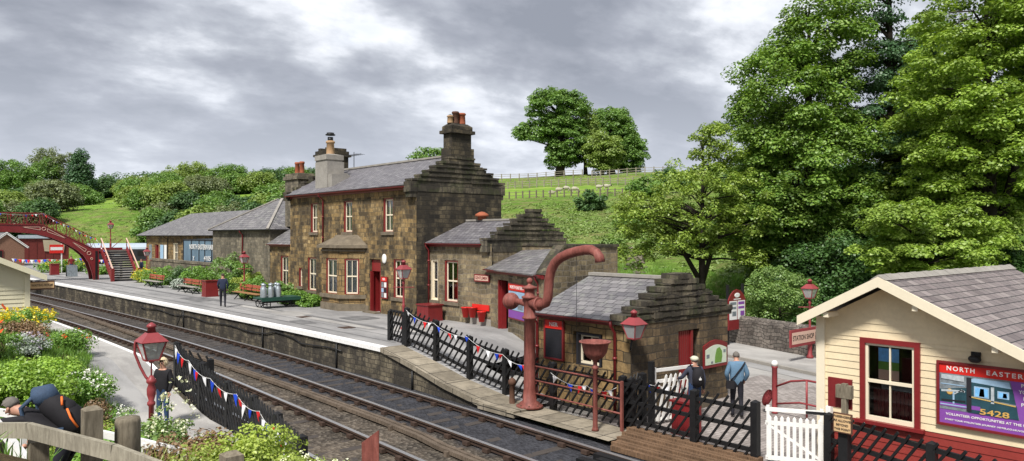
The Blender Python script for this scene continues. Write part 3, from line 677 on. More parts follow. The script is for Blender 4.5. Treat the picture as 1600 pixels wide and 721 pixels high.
# bay
BP = [(19.05, 36.4), (18.15, 35.5), (18.15, 33.7), (19.05, 32.8)]
FB = [frame(BP[i], BP[i+1]) for i in range(3)]; bh = [[(.3, .95, 1.77, 3.52)], [(.45, 1.6, 1.77, 3.52)], [(.27, 1.0, 1.77, 3.52)]]
mb = MB()
for Fb, hh in zip(FB, bh): wall(mb, Fb, 0, Fb.L, .9, 4.02, hh, .14)
bay = mb.build('bay_window', M['stone_hut'], H, fix=False)
def poly_ring(P, off): c = Vector((19.05, 34.6, 0)); return [(c.x+(x-c.x)*(1+off), c.y+(y-c.y)*(1+off*.7)) for x, y in P]
def slabp(mb, P, z0, z1): mb.prism([(x, y, z0) for x, y in P], (0, 0, z1-z0))
for o_, z0_, z1_, nm_ in ((.10, 1.56, 1.74, 'bay_sill'), (.06, .93, 1.3, 'bay_plinth'), (.06, 3.86, 3.95, 'string_course')): mb = MB(); slabp(mb, poly_ring(BP, o_), z0_, z1_); mb.build(nm_, M['trim_stone'], H)
mb = MB(); a = poly_ring(BP, .24); slabp(mb, a, 4.03, 4.17); t = [(19.06, 35.75, 4.68), (18.8, 35.2, 4.62), (18.8, 34.0, 4.62), (19.06, 33.45, 4.68)]; e = [(x, y, 4.173) for x, y in poly_ring(BP, .18)]
for i in range(3): mb.quad(e[i], e[i+1], t[i+1], t[i])
mb.quad(*t); mb.build('bay_roof', M['trim_stone'], H, fix=False)
for Fb, hh in zip(FB, bh): sash(H, Fb, hh[0][0], hh[0][1], 1.77, 3.52, dep=.13, sillm=None, bars=1)
# chimneys of the house
mb = MB(); mb.box(20.94, 22.28, 28.27, 29.05, 8.0, 8.72); mb.box(21.02, 22.16, 28.33, 28.98, 8.72, 9.40); mb.box(20.88, 22.3, 28.2, 29.12, 9.40, 9.55); mb.box(20.98, 22.2, 28.28, 29.04, 9.55, 9.74)
mb.add([(20.98,28.28,9.743),(22.2,28.28,9.743),(22.2,29.04,9.743),(20.98,29.04,9.743),(21.15,28.45,9.88),(22.03,28.45,9.88),(22.03,28.87,9.88),(21.15,28.87,9.88)], [(0,1,5,4),(1,2,6,5),(2,3,7,6),(3,0,4,7),(4,5,6,7)])
c1 = mb.build('chimney', M['stone_gable'], H)
pot(c1, 21.17, 28.66, 9.88, .36, .14, 'buff_pot'); pot(c1, 21.48, 28.66, 9.88, .58, .16, 'rust'); pot(c1, 21.85, 28.66, 9.88, .54, .18, 'terracotta')
mb = MB(); mb.lathe((21.17, 28.66, 10.25), [(.02, 0), (.1, .02), (.02, .08)], 8); mb.build('cowl', M['galv'], c1)
# rendered flue stack on the slope
mb = MB(); mb.box(19.25, 20.25, 37.05, 38.42, 6.9, 8.62); mb.box(19.28, 20.2, 37.15, 38.38, 8.62, 8.72); mb.box(19.22, 20.26, 37.1, 38.44, 8.72, 8.98)
mb.prism([(19.3, 37.05, 7.05), (20.7, 37.05, 7.6), (20.2, 37.05, 8.0), (19.3, 37.05, 7.9)], (0, -.42, 0)); mb.add([(19.25,37.1,8.983),(20.25,37.1,8.983),(20.25,38.4,8.983),(19.25,38.4,8.983),(19.75,37.75,9.12)], [(0,1,4),(1,2,4),(2,3,4),(3,0,4)])
c2 = mb.build('chimney', M['render_grey'], H); c2['label'] = 'smooth grey rendered chimney stack'
pot(c2, 19.8, 37.75, 9.05, .75, .22, 'buff_pot'); mb = MB(); mb.tube([(19.8, 37.75, 9.7), (19.8, 37.75, 10.0)], .15, 10); mb.lathe((19.8, 37.75, 10.1), [(.26, 0), (.27, .05), (.2, .07), (.2, .14), (.05, .15)], 12); mb.build('cowl', M['iron_black'], c2)
mb = MB(); mb.box(20.75, 22.2, 40.1, 41.35, 7.6, 9.25); mb.box(20.62, 22.33, 39.97, 41.45, 9.25, 9.38); mb.box(20.72, 22.23, 40.07, 41.38, 9.38, 9.58); mb.box(20.85, 22.1, 40.15, 40.4, 9.58, 9.75); mb.box(20.85, 22.1, 40.95, 41.25, 9.58, 9.75)
mb.build('chimney', M['stone_gable'], H)
slab_steps(H, 40.9, 41.4, [(18.75, 24.2, 6.65, 7.12), (19.3, 23.7, 7.12, 7.42), (19.8, 23.1, 7.42, 7.75), (20.3, 22.6, 7.75, 8.1)])
mb = MB(); mb.tube([(21.5, 38.2, 8.4), (21.5, 38.2, 9.35)], .02, 6); mb.tube([(21.5, 38.9, 9.15), (21.5, 37.4, 9.2)], .012, 5)
for y in np.arange(37.5, 38.9, .22): mb.tube([(21.2, y, 9.18), (21.8, y, 9.18)], .008, 4)
mb.build('aerial', M['iron_black'], H)
# sign board beside the door
B = empty('notice_board', F(10.2, .0, 1.7), 'tall narrow maroon framed notice board with small notices, fixed beside the red house door', 'notice board')
mb = MB(); mb.fbox(F, 9.93, 10.5, .03, .08, 1.68, 2.72); mb.build('frame', M['maroon'], B)
mb = MB(); mb.fbox(F, 9.98, 10.45, .08, .086, 2.5, 2.68); mb.build('header', M['signal_red'], B); text3(B, 'NER', F, 10.21, 2.59, .14, .088, 'white_paint', .24)
for k, (za, zb) in enumerate(((2.22, 2.45), (1.98, 2.18), (1.74, 1.95))):
    for a0 in (9.99, 10.23): mb = MB(); mb.fbox(F, a0+.01, a0+.2, .08, .088, za, zb); mb.build('notice', M[('poster_grey', 'paper_white', 'pale_blue', 'board_dark')[(k*2+int(a0 > 10)) % 4]], B)

# ---- low link at the far end of the house
L = empty('link_building', (19.6, 43, .95), 'low stone lean-to with one sash window between the station house and the hipped building', 'building')
F2 = frame((19.6, 45.1), (19.6, 41.1)); hh = [(1.5, 2.55, 1.66, 3.45)]
mb = MB(); wall(mb, F2, 0, 4, .6, 4.1, hh, .15); mb.build('wall', M['stone_facade'], L, fix=False); mb = MB(); mb.box(21.2, 24, 41.12, 45.1, .6, 5.3); mb.build('rear_block', M['stone_facade'], L)
roofquad(L, [[(19.35, 45.08, 4.12), (19.35, 41.12, 4.12), (21.3, 41.12, 5.35), (21.3, 45.08, 5.35)]], 'slate_old'); gutter(L, F2, .02, 3.98, 4.12, .25)
sash(L, F2, 1.5, 2.55, 1.66, 3.45)
mb = MB(); mb.box(20.7, 21.8, 43.6, 45.4, 5.2, 8.1); mb.box(20.6, 21.9, 43.5, 45.5, 8.1, 8.3); mb.box(20.7, 21.8, 43.6, 45.4, 8.3, 8.48); c = mb.build('chimney', M['stone_grey'], L)
for y in (44.1, 44.75): pot(c, 21.2, y, 8.48, .75, .15, 'terracotta')

# ---- hipped store building
B = empty('hipped_building', (19.6, 50, .95), 'windowless grey stone building with pyramid slate roof and red downpipe', 'building')
F3 = frame((19.6, 54.9), (19.6, 45.15)); mb = MB(); wall(mb, F3, 0, 9.75, .6, 5.02); mb.quad((19.6, 45.15, .6), (25.2, 45.15, .6), (25.2, 45.15, 5.02), (19.6, 45.15, 5.02)); mb.quad((19.6, 54.9, .6), (25.2, 54.9, .6), (25.2, 54.9, 5.02), (19.6, 54.9, 5.02)); mb.quad((25.2, 45.15, .6), (25.2, 54.9, .6), (25.2, 54.9, 5.02), (25.2, 45.15, 5.02))
mb.build('wall', M['stone_grey'], B, fix=False)
e = [(19.35, 55.1, 5.04), (19.35, 44.95, 5.04), (25.45, 44.95, 5.04), (25.45, 55.1, 5.04)]; ap1, ap2 = (22.4, 49.6, 7.15), (22.4, 50.2, 7.15)
roofquad(B, [[e[0], e[1], ap1, ap2], [e[1], e[2], ap1], [e[2], e[3], ap2, ap1], [e[3], e[0], ap2]], 'slate_old')
mb = MB()
for p, q in ((e[0], ap2), (e[1], ap1), (e[2], ap1)): mb.beam((p[0], p[1], p[2]+.03), (q[0], q[1], q[2]+.03), .16, .07)
mb.build('hip_tiles', M['render_grey'], B)
gutter(B, F3, .0, 9.75, 5.02, .28, 'iron_black', False); downpipe(B, F3, 5.6, 1.0, 5.0, swan=.28)

# ---- long goods shed beyond
B = empty('goods_shed', (24, 78, .95), 'long low stone building with hipped slate roof and doors, behind the blue-grey van body', 'building')
F4 = frame((24, 86.8), (24, 64)); hh = [(3.0, 4.3, .95, 3.7), (8.9, 10.3, 2.1, 3.9)]
mb = MB(); wall(mb, F4, 0, 22.8, .6, 4.66, hh, .25); mb.quad((24, 64, .6), (32, 64, .6), (32, 64, 4.66), (24, 64, 4.66)); mb.quad((24, 86.8, .6), (32, 86.8, .6), (32, 86.8, 4.66), (24, 86.8, 4.66)); mb.build('wall', M['stone_hut'], B, fix=False)
e = [(23.4, 88.4, 4.68), (23.4, 63.6, 4.68), (32.6, 63.6, 4.68), (32.6, 88.4, 4.68)]; r1, r2 = (28, 68, 7.0), (28, 86.2-1.2, 7.0)
roofquad(B, [[e[0], e[1], r1, r2], [e[1], e[2], r1], [e[2], e[3], r2, r1], [e[3], e[0], r2]], 'slate_old')
gutter(B, F4, -1, 22.8, 4.66, .5, 'iron_black', False); downpipe(B, F4, 7.4, 1, 4.6, swan=.5, mat='iron_black')
sash(B, F4, 8.9, 10.3, 2.1, 3.9, surround='cream_trim', bars=2)
mb = MB(); mb.fbox(F4, 3.0, 3.35, -.25, -.05, .95, 3.7); mb.fbox(F4, 3.95, 4.3, -.25, -.05, .95, 3.7); mb.fbox(F4, 3.35, 3.95, -.3, -.2, .95, 3.7); mb.build('door', M['maroon'], B)
for a, w_, m in ((1.1, .9, 'poster_grey'), (4.9, 1.0, 'pale_blue'), (6.2, .7, 'paper_white')):
    mb = MB(); mb.fbox(F4, a, a+w_, .01, .04, 2.1, 3.7); mb.build('poster', M[m], B)

# ---- wooden van body
B = empty('wagon_body', (21, 61, .9), 'grey-blue planked wooden van body with white lettering, standing behind the garden wall', 'van body')
F5 = frame((21, 65.5), (21, 56.4)); mb = MB(); mb.box(21, 23.4, 56.4, 65.5, .9, 4.35); mb.build('body', M['van_blue'], B)
mb = MB()
for k, a in enumerate((0, 1.9, 3.7, 5.0, 6.5, 9.0)): mb.fbox(F5, a, a+.09, 0.002, .05, .9, 4.35)
mb.fbox(F5, 0, 9.1, .002, .04, 4.25, 4.36); mb.build('framing', M['board_dark'], B)
text3(B, 'NORTH EASTERN RAILWAY', F5, 4.9, 3.72, .55, .06, 'white_paint', 6.6); text3(B, 'X', F5, 2.6, 2.8, .5, .06, 'white_paint'); text3(B, '4105', F5, 5.7, 2.85, .5, .06, 'white_paint', 1.5)

# ---- garden wall in front of it
mb = MB(); Fg = frame((19.7, 70), (19.55, 55.2)); mb.fbox(Fg, 0, 14.8, -.45, 0, .8, 2.5); mb.fbox(Fg, -.02, 14.8, -.5, .05, 2.5, 2.68)
tag(mb.build('garden_wall', M['stone_grey']), 'grey stone garden wall with flat coping behind the platform benches', 'stone wall')

# ------------------------------------------------------------------ side range (ladies' room)
S = empty('side_range', (19.75, 26.4, .95), 'single-storey stone range with crow-stepped end, joined to the right of the station house', 'building')
F6 = frame((19.75, 28.3), (19.75, 23.9)); hh = [(.12, .66, 1.77, 3.57), (1.15, 2.12, 1.77, 3.57)]
mb = MB(); wall(mb, F6, 0, 4.4, -.2, 4.3, hh, .16); mb.build('wall', M['stone_rubble'], S, fix=False); mb = MB(); mb.box(23.7, 23.95, 24.4, 28.25, -.2, 4.2); mb.build('rear_wall', M['stone_rubble'], S)
mb = MB(); mb.box(19.78, 23.95, 24.0, 24.4, -.2, 4.2); mb.prism([(19.8, 24.02, 4.2), (23.93, 24.02, 4.2), (21.9, 24.02, 5.3)], (0, .36, 0)); mb.build('gable_wall', M['stone_rubble'], S)
lv = [(19.55, 24.15, 4.0, 4.55), (20.1, 23.97, 4.55, 4.8), (20.46, 23.74, 4.8, 4.99), (20.82, 23.38, 4.99, 5.18), (21.18, 23.02, 5.18, 5.37), (21.55, 22.7, 5.37, 5.55), (22.05, 22.6, 5.55, 5.76)]
slab_steps(S, 23.98, 24.44, lv)
roofquad(S, [[(19.5, 28.28, 4.33), (19.5, 24.4, 4.33), (21.9, 24.4, 5.32), (21.9, 28.28, 5.32)], [(21.9, 28.28, 5.32), (21.9, 24.4, 5.32), (24.2, 24.4, 4.33), (24.2, 28.28, 4.33)]], 'slate_main')
mb = MB(); mb.beam((21.9, 28.27, 5.35), (21.9, 24.45, 5.35), .22, .08); mb.build('ridge_tiles', M['render_grey'], S)
mb = MB(); mb.lathe((21.9, 27.2, 5.36), [(.2, 0), (.2, .15), (.34, .16), (.3, .26), (.12, .36), (.02, .38)], 14); mb.build('roof_vent', M['terracotta'], S)
gutter(S, F6, .02, 3.95, 4.3, .25); downpipe(S, F6, .06, .98, 4.28, swan=.25)
sash(S, F6, .12, .66, 1.77, 3.57, surround='cream_trim', bars=0); sash(S, F6, 1.15, 2.12, 1.77, 3.57, curtain='signal_red')
mb = MB(); mb.fbox(F6, 3.0, 4.36, .0, .012, .7, 1.22); mb.build('limewash', M['render_grey'], S)
# gentlemen sign
B = empty('small_sign', F6(3.8, 0, 2.8), 'small red and white wall sign reading GENTLEMEN, above the fire buckets', 'sign')
mb = MB(); mb.fbox(F6, 3.35, 4.32, .03, .08, 2.74, 3.04); mb.build('frame', M['maroon'], B); mb = MB(); mb.fbox(F6, 3.4, 4.27, .08, .085, 2.79, 2.99); mb.build('panel', M['sign_pink'], B); text3(B, 'GENTLEMEN', F6, 3.83, 2.89, .17, .087, 'maroon', .78)
# fire buckets
B = empty('bucket_rack', F6(3.5, 0, 1.5), 'bright red board with pegs for the row of fire buckets on the stone wall', 'bucket rack')
mb = MB(); mb.fbox(F6, 3.2, 4.3, .03, .07, 1.56, 1.80); mb.build('board', M['signal_red'], B)
for k, a in enumerate((2.95, 3.42, 4.02)):
    p = F6(a, .22, 1.22-.05*k+(.08 if k == 1 else 0)); mb = MB(); mb.lathe(p, [(.11, 0), (.19, .40), (.20, .40), (.20, .425), (.175, .425), (.1, .03)], 14)
    b = mb.build('fire_bucket', M['signal_red'], loc=p); tag(b, ('bright red fire bucket, leftmost of the three on the stone wall', 'bright red fire bucket, middle one of the three on the stone wall', 'bright red fire bucket, rightmost of the three, nearest the dark doorway')[k], 'fire bucket', 'fire buckets on the stone wall')
    mb = MB(); mb.tube([p+Vector((0, .15*math.cos(t), .35+.1*math.sin(t))) for t in np.linspace(0, math.pi, 9)], .008, 5); mb.build('handle', M['iron_black'], b)
# ------------------------------------------------------------------ lamp room (oblique lean-to)
S = empty('lamp_room', (18.9, 21.4, .5), 'low stone room with slate lean-to roof, dark doorway and high flat-topped end wall', 'building')
F7 = frame((19.75, 23.95), (18.1, 19.05)); LL = F7.L
mb = MB(); wall(mb, F7, 0, LL, -.2, 3.22, [(.78, 1.85, .85, 2.9)], .3); mb.build('wall', M['stone_rubble'], S, fix=False)
mb = MB(); mb.prism([(18.15, 19.0, -.2), (21.85, 19.0, -.2), (21.85, 19.0, 4.22), (18.98, 19.0, 4.22), (18.12, 19.0, 3.36)], (0, .42, 0)); mb.box(21.5, 21.85, 19.42, 24.0, -.2, 4.22)
mb.build('end_wall', M['stone_rubble'], S)
mb = MB(); mb.box(18.95, 21.9, 18.95, 19.47, 4.222, 4.32); mb.box(21.45, 21.9, 19.47, 24., 4.222, 4.32); mb.prism([(18.05, 18.96, 3.30), (18.12, 18.96, 3.42), (18.94, 18.96, 4.3), (18.94, 18.96, 4.16)], (0, .5, 0)); mb.build('coping', M['stone_step'], S)
roofquad(S, [[(19.5, 24.05, 3.3), (17.86, 19.42, 3.3), (21.6, 19.42, 4.25), (21.6, 24.05, 4.05)]], 'slate_old')
gutter(S, F7, -.25, LL, 3.28, .22); downpipe(S, F7, LL-.35, .1, 3.25, swan=.22)
mb = MB(); mb.fbox(F7, .78, .95, -.3, -.1, .85, 2.9); mb.fbox(F7, .78, .86, -.1, .0, .85, 2.88); mb.build('door', M['door_red'], S)
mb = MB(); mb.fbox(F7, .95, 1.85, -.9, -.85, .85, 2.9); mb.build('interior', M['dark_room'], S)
mb = MB(); mb.fbox(F7, .6, 2.2, .0, .45, .3, .84); mb.fbox(F7, .5, 2.5, .45, .85, .2, .58); mb.build('steps', M['trim_stone'], S)
B = empty('wall_poster', F7(2.9, 0, 1.5), 'red framed poster with purple foot on the stone wall behind the water crane', 'poster')
mb = MB(); mb.fbox(F7, 2.05, 3.75, .03, .08, 1.5, 2.85); mb.build('frame', M['maroon'], B)
mb = MB(); mb.fbox(F7, 2.09, 3.71, .08, .086, 2.58, 2.81); mb.build('header', M['signal_red'], B); text3(B, 'NORTH EASTERN', F7, 2.9, 2.7, .17, .088, 'white_paint', 1.3)
mb = MB(); mb.fbox(F7, 2.12, 3.68, .08, .086, 1.85, 2.55); mb.build('picture', M['pale_blue'], B); mb = MB(); mb.fbox(F7, 2.3, 2.9, .086, .09, 2.0, 2.45); mb.fbox(F7, 3.0, 3.5, .086, .09, 1.9, 2.2); mb.build('picture_detail', M['poster_grey'], B)
mb = MB(); mb.fbox(F7, 2.12, 3.68, .08, .086, 1.55, 1.83); mb.build('footer', M['purple'], B)

# ------------------------------------------------------------------ weigh hut
S = empty('weigh_hut', (17.4, 14.5, 0), 'small brown stone hut with slate roof and crow-stepped gable, red door at its end', 'hut')
F8 = frame((15.2, 16.25), (15.2, 12.78)); hh = [(1.4, 2.5, 1.1, 2.0)]
mb = MB(); wall(mb, F8, 0, F8.L, -.2, 2.42, hh, .2); mb.quad((19.6, 16.25, -.2), (15.2, 16.25, -.2), (15.2, 16.25, 2.42), (17.4, 16.25, 3.35), (19.6, 16.25, 2.42)); mb.quad((19.6, 12.8, -.2), (19.6, 16.25, -.2), (19.6, 16.25, 2.42), (19.6, 12.8, 2.42)); mb.build('wall', M['stone_hut'], S, fix=False)
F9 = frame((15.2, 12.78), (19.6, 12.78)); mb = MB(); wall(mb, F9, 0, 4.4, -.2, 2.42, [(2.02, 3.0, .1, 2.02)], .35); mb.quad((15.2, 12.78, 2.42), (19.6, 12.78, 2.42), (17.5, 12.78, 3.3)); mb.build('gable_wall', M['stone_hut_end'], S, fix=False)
lv = [(15.0, 19.8, 2.36, 2.56), (15.45, 19.5, 2.56, 2.73), (15.8, 19.1, 2.73, 2.90), (16.15, 18.75, 2.9, 3.07), (16.5, 18.4, 3.07, 3.24), (16.85, 18.1, 3.24, 3.42), (17.15, 17.85, 3.42, 3.56)]
slab_steps(S, 12.76, 13.3, lv)
random.seed(5); mb = MB()
for x0, x1, z0, z1 in lv:   # rough individual stones so that the gable has an uneven silhouette
    x = x0
    while x < x1-.1:
        w_ = random.uniform(.22, .5); h_ = random.uniform(-.02, .035); mb.box(x, min(x+w_-.02, x1), 12.75+random.uniform(-.03, .01), 13.31, z1-.12, z1+h_+.01); x += w_
mb.build('coping_stone', M['stone_step'], S)
roofquad(S, [[(14.93, 16.3, 2.44), (14.93, 13.28, 2.44), (17.5, 13.28, 3.43), (17.5, 16.3, 3.43)], [(17.5, 16.3, 3.43), (17.5, 13.28, 3.43), (19.9, 13.28, 2.44), (19.9, 16.3, 2.44)]], 'slate_old')
mb = MB(); mb.beam((17.5, 16.3, 3.46), (17.5, 13.35, 3.46), .26, .09); mb.build('ridge_tiles', M['render_grey'], S)
gutter(S, F8, -.05, 3.0, 2.42, .26); downpipe(S, F8, 3.0, .0, 2.4, swan=.26); downpipe(S, F8, .02, .0, 2.4, swan=.26)
w_ = sash(S, F8, 1.5, 2.42, 1.1, 1.98, surround='board_dark', bars=1, sillm=None, curtain=None, dep=.2, ch=.62)
mb = MB(); mb.fbox(F8, 1.2, 2.7, .0, .05, .92, 1.08); mb.build('sill', M['stone_hut'], S)
mb = MB(); mb.fbox(F9, 2.04, 2.6, -.12, -.06, .1, 2.0)
for k in range(6): mb.fbox(F9, 2.05+k*.093, 2.055+k*.093+.01, -.06, -.05, .1, 2.0)
mb.fbox(F9, 2.62, 2.72, -.3, -.02, .1, 2.0); mb.fbox(F9, 2.76, 2.98, -.34, -.3, .1, 2.0); mb.build('door', M['door_red'], S)
mb = MB(); mb.fbox(F9, 1.9, 3.1, .0, .4, -.1, .1); mb.build('doorstep', M['trim_stone'], S)
B = empty('dark_notice_board', F8(.7, 0, 1.1), 'black notice board with red header reading NER, on the front of the small stone hut', 'notice board')
mb = MB(); mb.fbox(F8, .3, .36, .02, .08, 1.12, 2.24); mb.fbox(F8, 1.04, 1.1, .02, .08, 1.12, 2.24); mb.fbox(F8, .36, 1.04, .02, .08, 1.12, 1.17); mb.build('frame', M['maroon'], B)
mb = MB(); mb.fbox(F8, .36, 1.04, .02, .075, 2.0, 2.24); mb.build('header', M['signal_red'], B); text3(B, 'NER', F8, .7, 2.12, .15, .077, 'white_paint', .34)
mb = MB(); mb.fbox(F8, .36, 1.04, .02, .06, 1.17, 2.0); mb.build('panel', M['board_dark'], B)
mb = MB()
for k in range(9): mb.fbox(F8, .38, 1.02, .06, .064, 1.22+k*.085, 1.225+k*.085)
mb.build('letter_grooves', M['iron_black'], B)
# map board on the gable
B = empty('map_board', F9(3.7, 0, .9), 'curved-top maroon map board with green moor map, on the hut gable by the capped man', 'map board')
def arch(a0, a1, z0, z1, rise, d0, d1, n=10):
    P = [(a0, z0)]+[(a0+(a1-a0)*k/n, z0-.07*math.sin(math.pi*k/n)*0) for k in range(1, n)]+[(a1, z0)]+[(a1+(a0-a1)*k/n, z1+rise*math.sin(math.pi*k/n)) for k in range(n+1)]
    m = MB(); m.prism([tuple(F9(a, d1, z)) for a, z in P], F9.n*(d0-d1)); return m
arch(3.12, 4.28, .86, 1.5, .14, .02, .07).build('frame', M['maroon'], B); arch(3.18, 4.22, .95, 1.38, .12, .07, .078).build('map_panel', M['map_pale'], B)
mb = MB(); pts = [(3.62, .98), (3.95, .98), (4.0, 1.15), (3.98, 1.3), (3.86, 1.42), (3.72, 1.38), (3.65, 1.2)]; mb.prism([tuple(F9(a, .084, z)) for a, z in pts], F9.n*-.004); mb.build('moor_map', M['map_green'], B)
mb = MB(); mb.fbox(F9, 3.22, 3.36, .078, .084, 1.15, 1.25); mb.fbox(F9, 4.06, 4.17, .078, .084, 1.25, 1.33); mb.fbox(F9, 3.44, 3.54, .078, .084, .98, 1.04); mb.build('photo_inset', M['poster_grey'], B)

# ------------------------------------------------------------------ station shop (cream weatherboard)
S = empty('station_shop', (18.5, 5, -.1), 'cream weatherboarded hut with red base, slate roof and sash window, right foreground', 'shop')
FX_ = 15.3; F10 = frame((FX_, 7.76), (FX_, 2.4)); Lh = 5.36; ra = 1.40   # ridge along a=ra
ZA = 3.66
def ztop(a): return ZA-.53*(ra-a) if a < ra else ZA-.475*(a-ra)
mb = MB(); mr = MB(); z = -.1; bh_ = .142; win = (.85, 1.98, 1.0, 2.62)
while z < 3.7:
    z1 = min(z+bh_, 3.75)
    for e_ in (.98, win[3]):
        if z < e_-.001 < z1+.0: z1 = e_
    tgt = mr if z < .98 else mb
    # extent where this board lies below the roof line
    a0 = 0 if ztop(0) > z else ra-(ZA-z)/.53; a1 = Lh if ztop(Lh) > z else ra+(ZA-z)/.475
    if a1-a0 < .05: break
    t0 = 0 if ztop(0) > z1 else min(ra, ra-(ZA-z1)/.53); t1 = Lh if ztop(Lh) > z1 else max(ra, ra+(ZA-z1)/.475)
    segs = [(a0, a1, t0, t1)]
    if z1 > win[2]-.02 and z < win[3]-.001: segs = [(a0, win[0], t0, win[0]), (win[1], a1, win[1], t1)]
    for s0, s1, u0, u1 in segs:
        p = [F10(s0, .018, z), F10(s1, .018, z), F10(u1, .003, z1+.006), F10(u0, .003, z1+.006)]; b = [F10(s0, -.02, z), F10(s1, -.02, z)]
        tgt.add(p+b, [(0,1,2,3), (4,5,1,0)])
    z = z1
mb.build('weatherboarding', M['cream'], S, fix=False); mr.build('base_boarding', M['boards_red'], S, fix=False)
mb = MB(); mb.box(FX_+.03, FX_+.06, 2.4, 7.72, -.1, .9)
mb.quad((FX_+.0, 7.74, -.1), (22.4, 7.74, -.1), (22.4, 7.74, 2.95), (FX_, 7.74, 2.95)); mb.quad((FX_, 2.4, -.1), (22.4, 2.4, -.1), (22.4, 2.4, 1.3), (FX_, 2.4, 1.3)); mb.quad((22.4, 2.4, -.1), (22.4, 7.74, -.1), (22.4, 7.74, 2.95), (22.4, 6.36, 3.6), (22.4, 2.4, 1.7)); mb.build('side_wall', M['cream'], S, fix=False)
mb = MB(); mb.fbox(F10, -.06, .12, -.05, .05, 1.0, 2.98); mb.fbox(F10, -.05, .11, -.05, .05, -.1, .998); mb.build('corner_board', M['cream_trim'], S)
def rp(x, a, dz=0): y = 7.76-a; return (x, y, ztop(a)+.19+dz)
roofquad(S, [[rp(14.82, ra, .0), rp(14.82, -.22), rp(22.5, -.22), rp(22.5, ra)], [rp(14.82, ra), rp(22.5, ra), rp(22.5, 5.7), rp(14.82, 5.7)]], 'slate_shop', th=.05)
mb = MB()
for a0, a1 in ((ra, -.24), (ra, 5.75)):
    p, q = rp(14.80, a0, -.095), rp(14.80, a1, -.095); mb.add([(p[0]-.012, p[1], p[2]+.105), (q[0]-.012, q[1], q[2]+.105), (q[0]-.012, q[1], q[2]-.09), (p[0]-.012, p[1], p[2]-.09), (p[0]+.035, p[1], p[2]+.105), (q[0]+.035, q[1], q[2]+.105), (q[0]+.035, q[1], q[2]-.09), (p[0]+.035, p[1], p[2]-.09)], [(0,1,2,3), (7,6,5,4), (0,4,5,1), (3,2,6,7), (1,5,6,2), (0,3,7,4)])
mb.build('bargeboard', M['cream_trim'], S)
mb = MB()
for a0, a1 in ((ra, -.22), (ra, 5.7)): mb.quad(rp(14.84, a0, -.1), rp(14.84, a1, -.1), rp(15.32, a1, -.1), rp(15.32, a0, -.1))
mb.build('soffit', M['cream'], S, fix=False)
for a in (.35, 2.05, 3.35, 4.4): z = ztop(a)-.05; mb = MB(); mb.fbox(F10, a-.05, a+.05, .0, .46, z-.05, z+.05); mb.build('purlin_end', M['cream_trim'], S)
mb = MB()
for k in range(26):
    x = 14.80+k*.3; mb.prism([(x, 6.36+.15, 3.80), (x, 6.36, 3.90+.008*(k % 2)), (x, 6.36-.15, 3.80), (x, 6.36, 3.84)], (.287, 0, 0))
mb.build('ridge_tiles', M['render_grey'], S)
# window, trimmed in red
mb = MB(); a, b, z0, z1 = win
mb.fbox(F10, a, a+.10, -.06, .06, z0, z1); mb.fbox(F10, b-.10, b, -.06, .06, z0, z1); mb.fbox(F10, a+.1, b-.1, -.06, .06, z1-.10, z1); mb.fbox(F10, a-.08, b+.08, -.06, .12, z0-.07, z0-.002)
wn = mb.build('window', M['door_red'], S)
mb = MB(); a0, a1 = a+.1, b-.1; zm = 1.78
for s0, s1, y0, y1, d in ((a0, a0+.05, z0, z1-.1, .0), (a1-.05, a1, z0, z1-.1, .0)): mb.fbox(F10, s0, s1, -.04, .02, y0, y1)
mb.fbox(F10, a0+.05, a1-.05, -.04, .02, z0, z0+.09); mb.fbox(F10, a0+.05, a1-.05, -.04, .02, z1-.145, z1-.1); mb.fbox(F10, a0+.05, a1-.05, -.04, .035, zm-.03, zm+.03)
c_ = (a0+a1)/2; mb.fbox(F10, c_-.013, c_+.013, -.03, .01, z0+.09, zm-.03); mb.fbox(F10, c_-.013, c_+.013, -.03, .01, zm+.03, z1-.145); mb.build('sash_frame', M['cream_trim'], wn)
mb = MB(); mb.quad(F10(a0, -.02, z0), F10(a1, -.02, z0), F10(a1, -.02, z1), F10(a0, -.02, z1)); mb.build('pane', M['window_glass'], wn, fix=False)
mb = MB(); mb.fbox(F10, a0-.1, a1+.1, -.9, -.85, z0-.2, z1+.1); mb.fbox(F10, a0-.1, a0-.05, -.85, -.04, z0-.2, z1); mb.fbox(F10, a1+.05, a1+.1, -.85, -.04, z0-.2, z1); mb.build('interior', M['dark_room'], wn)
mb = MB()
for k in range(11): mb.fbox(F10, a0+.03+k*.075, a0+.095+k*.075, -.3, -.27, z0, 1.58)
mb.build('red_panelling', M['maroon'], wn)
mb = MB(); mb.fbox(F10, a0+.2, a1-.12, -.26, -.24, 1.6, 1.7); mb.build('shelf_papers', M['poster_grey'], wn)
P_ = empty('window_poster', F10(1.4, -.08, 1.85), 'small landscape picture poster with blue sky, inside the upper sash of the shop window', 'poster')
mb = MB(); mb.fbox(F10, a0+.23, a0+.62, -.035, -.03, 2.18, 2.44); mb.build('sky_area', M['poster_sky'], P_); mb = MB(); mb.fbox(F10, a0+.23, a0+.62, -.035, -.03, 2.02, 2.178); mb.build('hill_area', M['map_green'], P_)
mb = MB(); mb.fbox(F10, a0+.23, a0+.62, -.035, -.03, 1.83, 2.018); mb.build('crowd_area', M['sign_pink'], P_)
mb = MB(); mb.ball(F10(2.93, .12, 2.44), (.07, .11, .07)); mb.fbox(F10, 2.85, 3.0, .0, .06, 2.4, 2.56)
tag(mb.build('floodlight', M['iron_black']), 'small round black lamp under the roof verge of the cream shop', 'outside lamp')
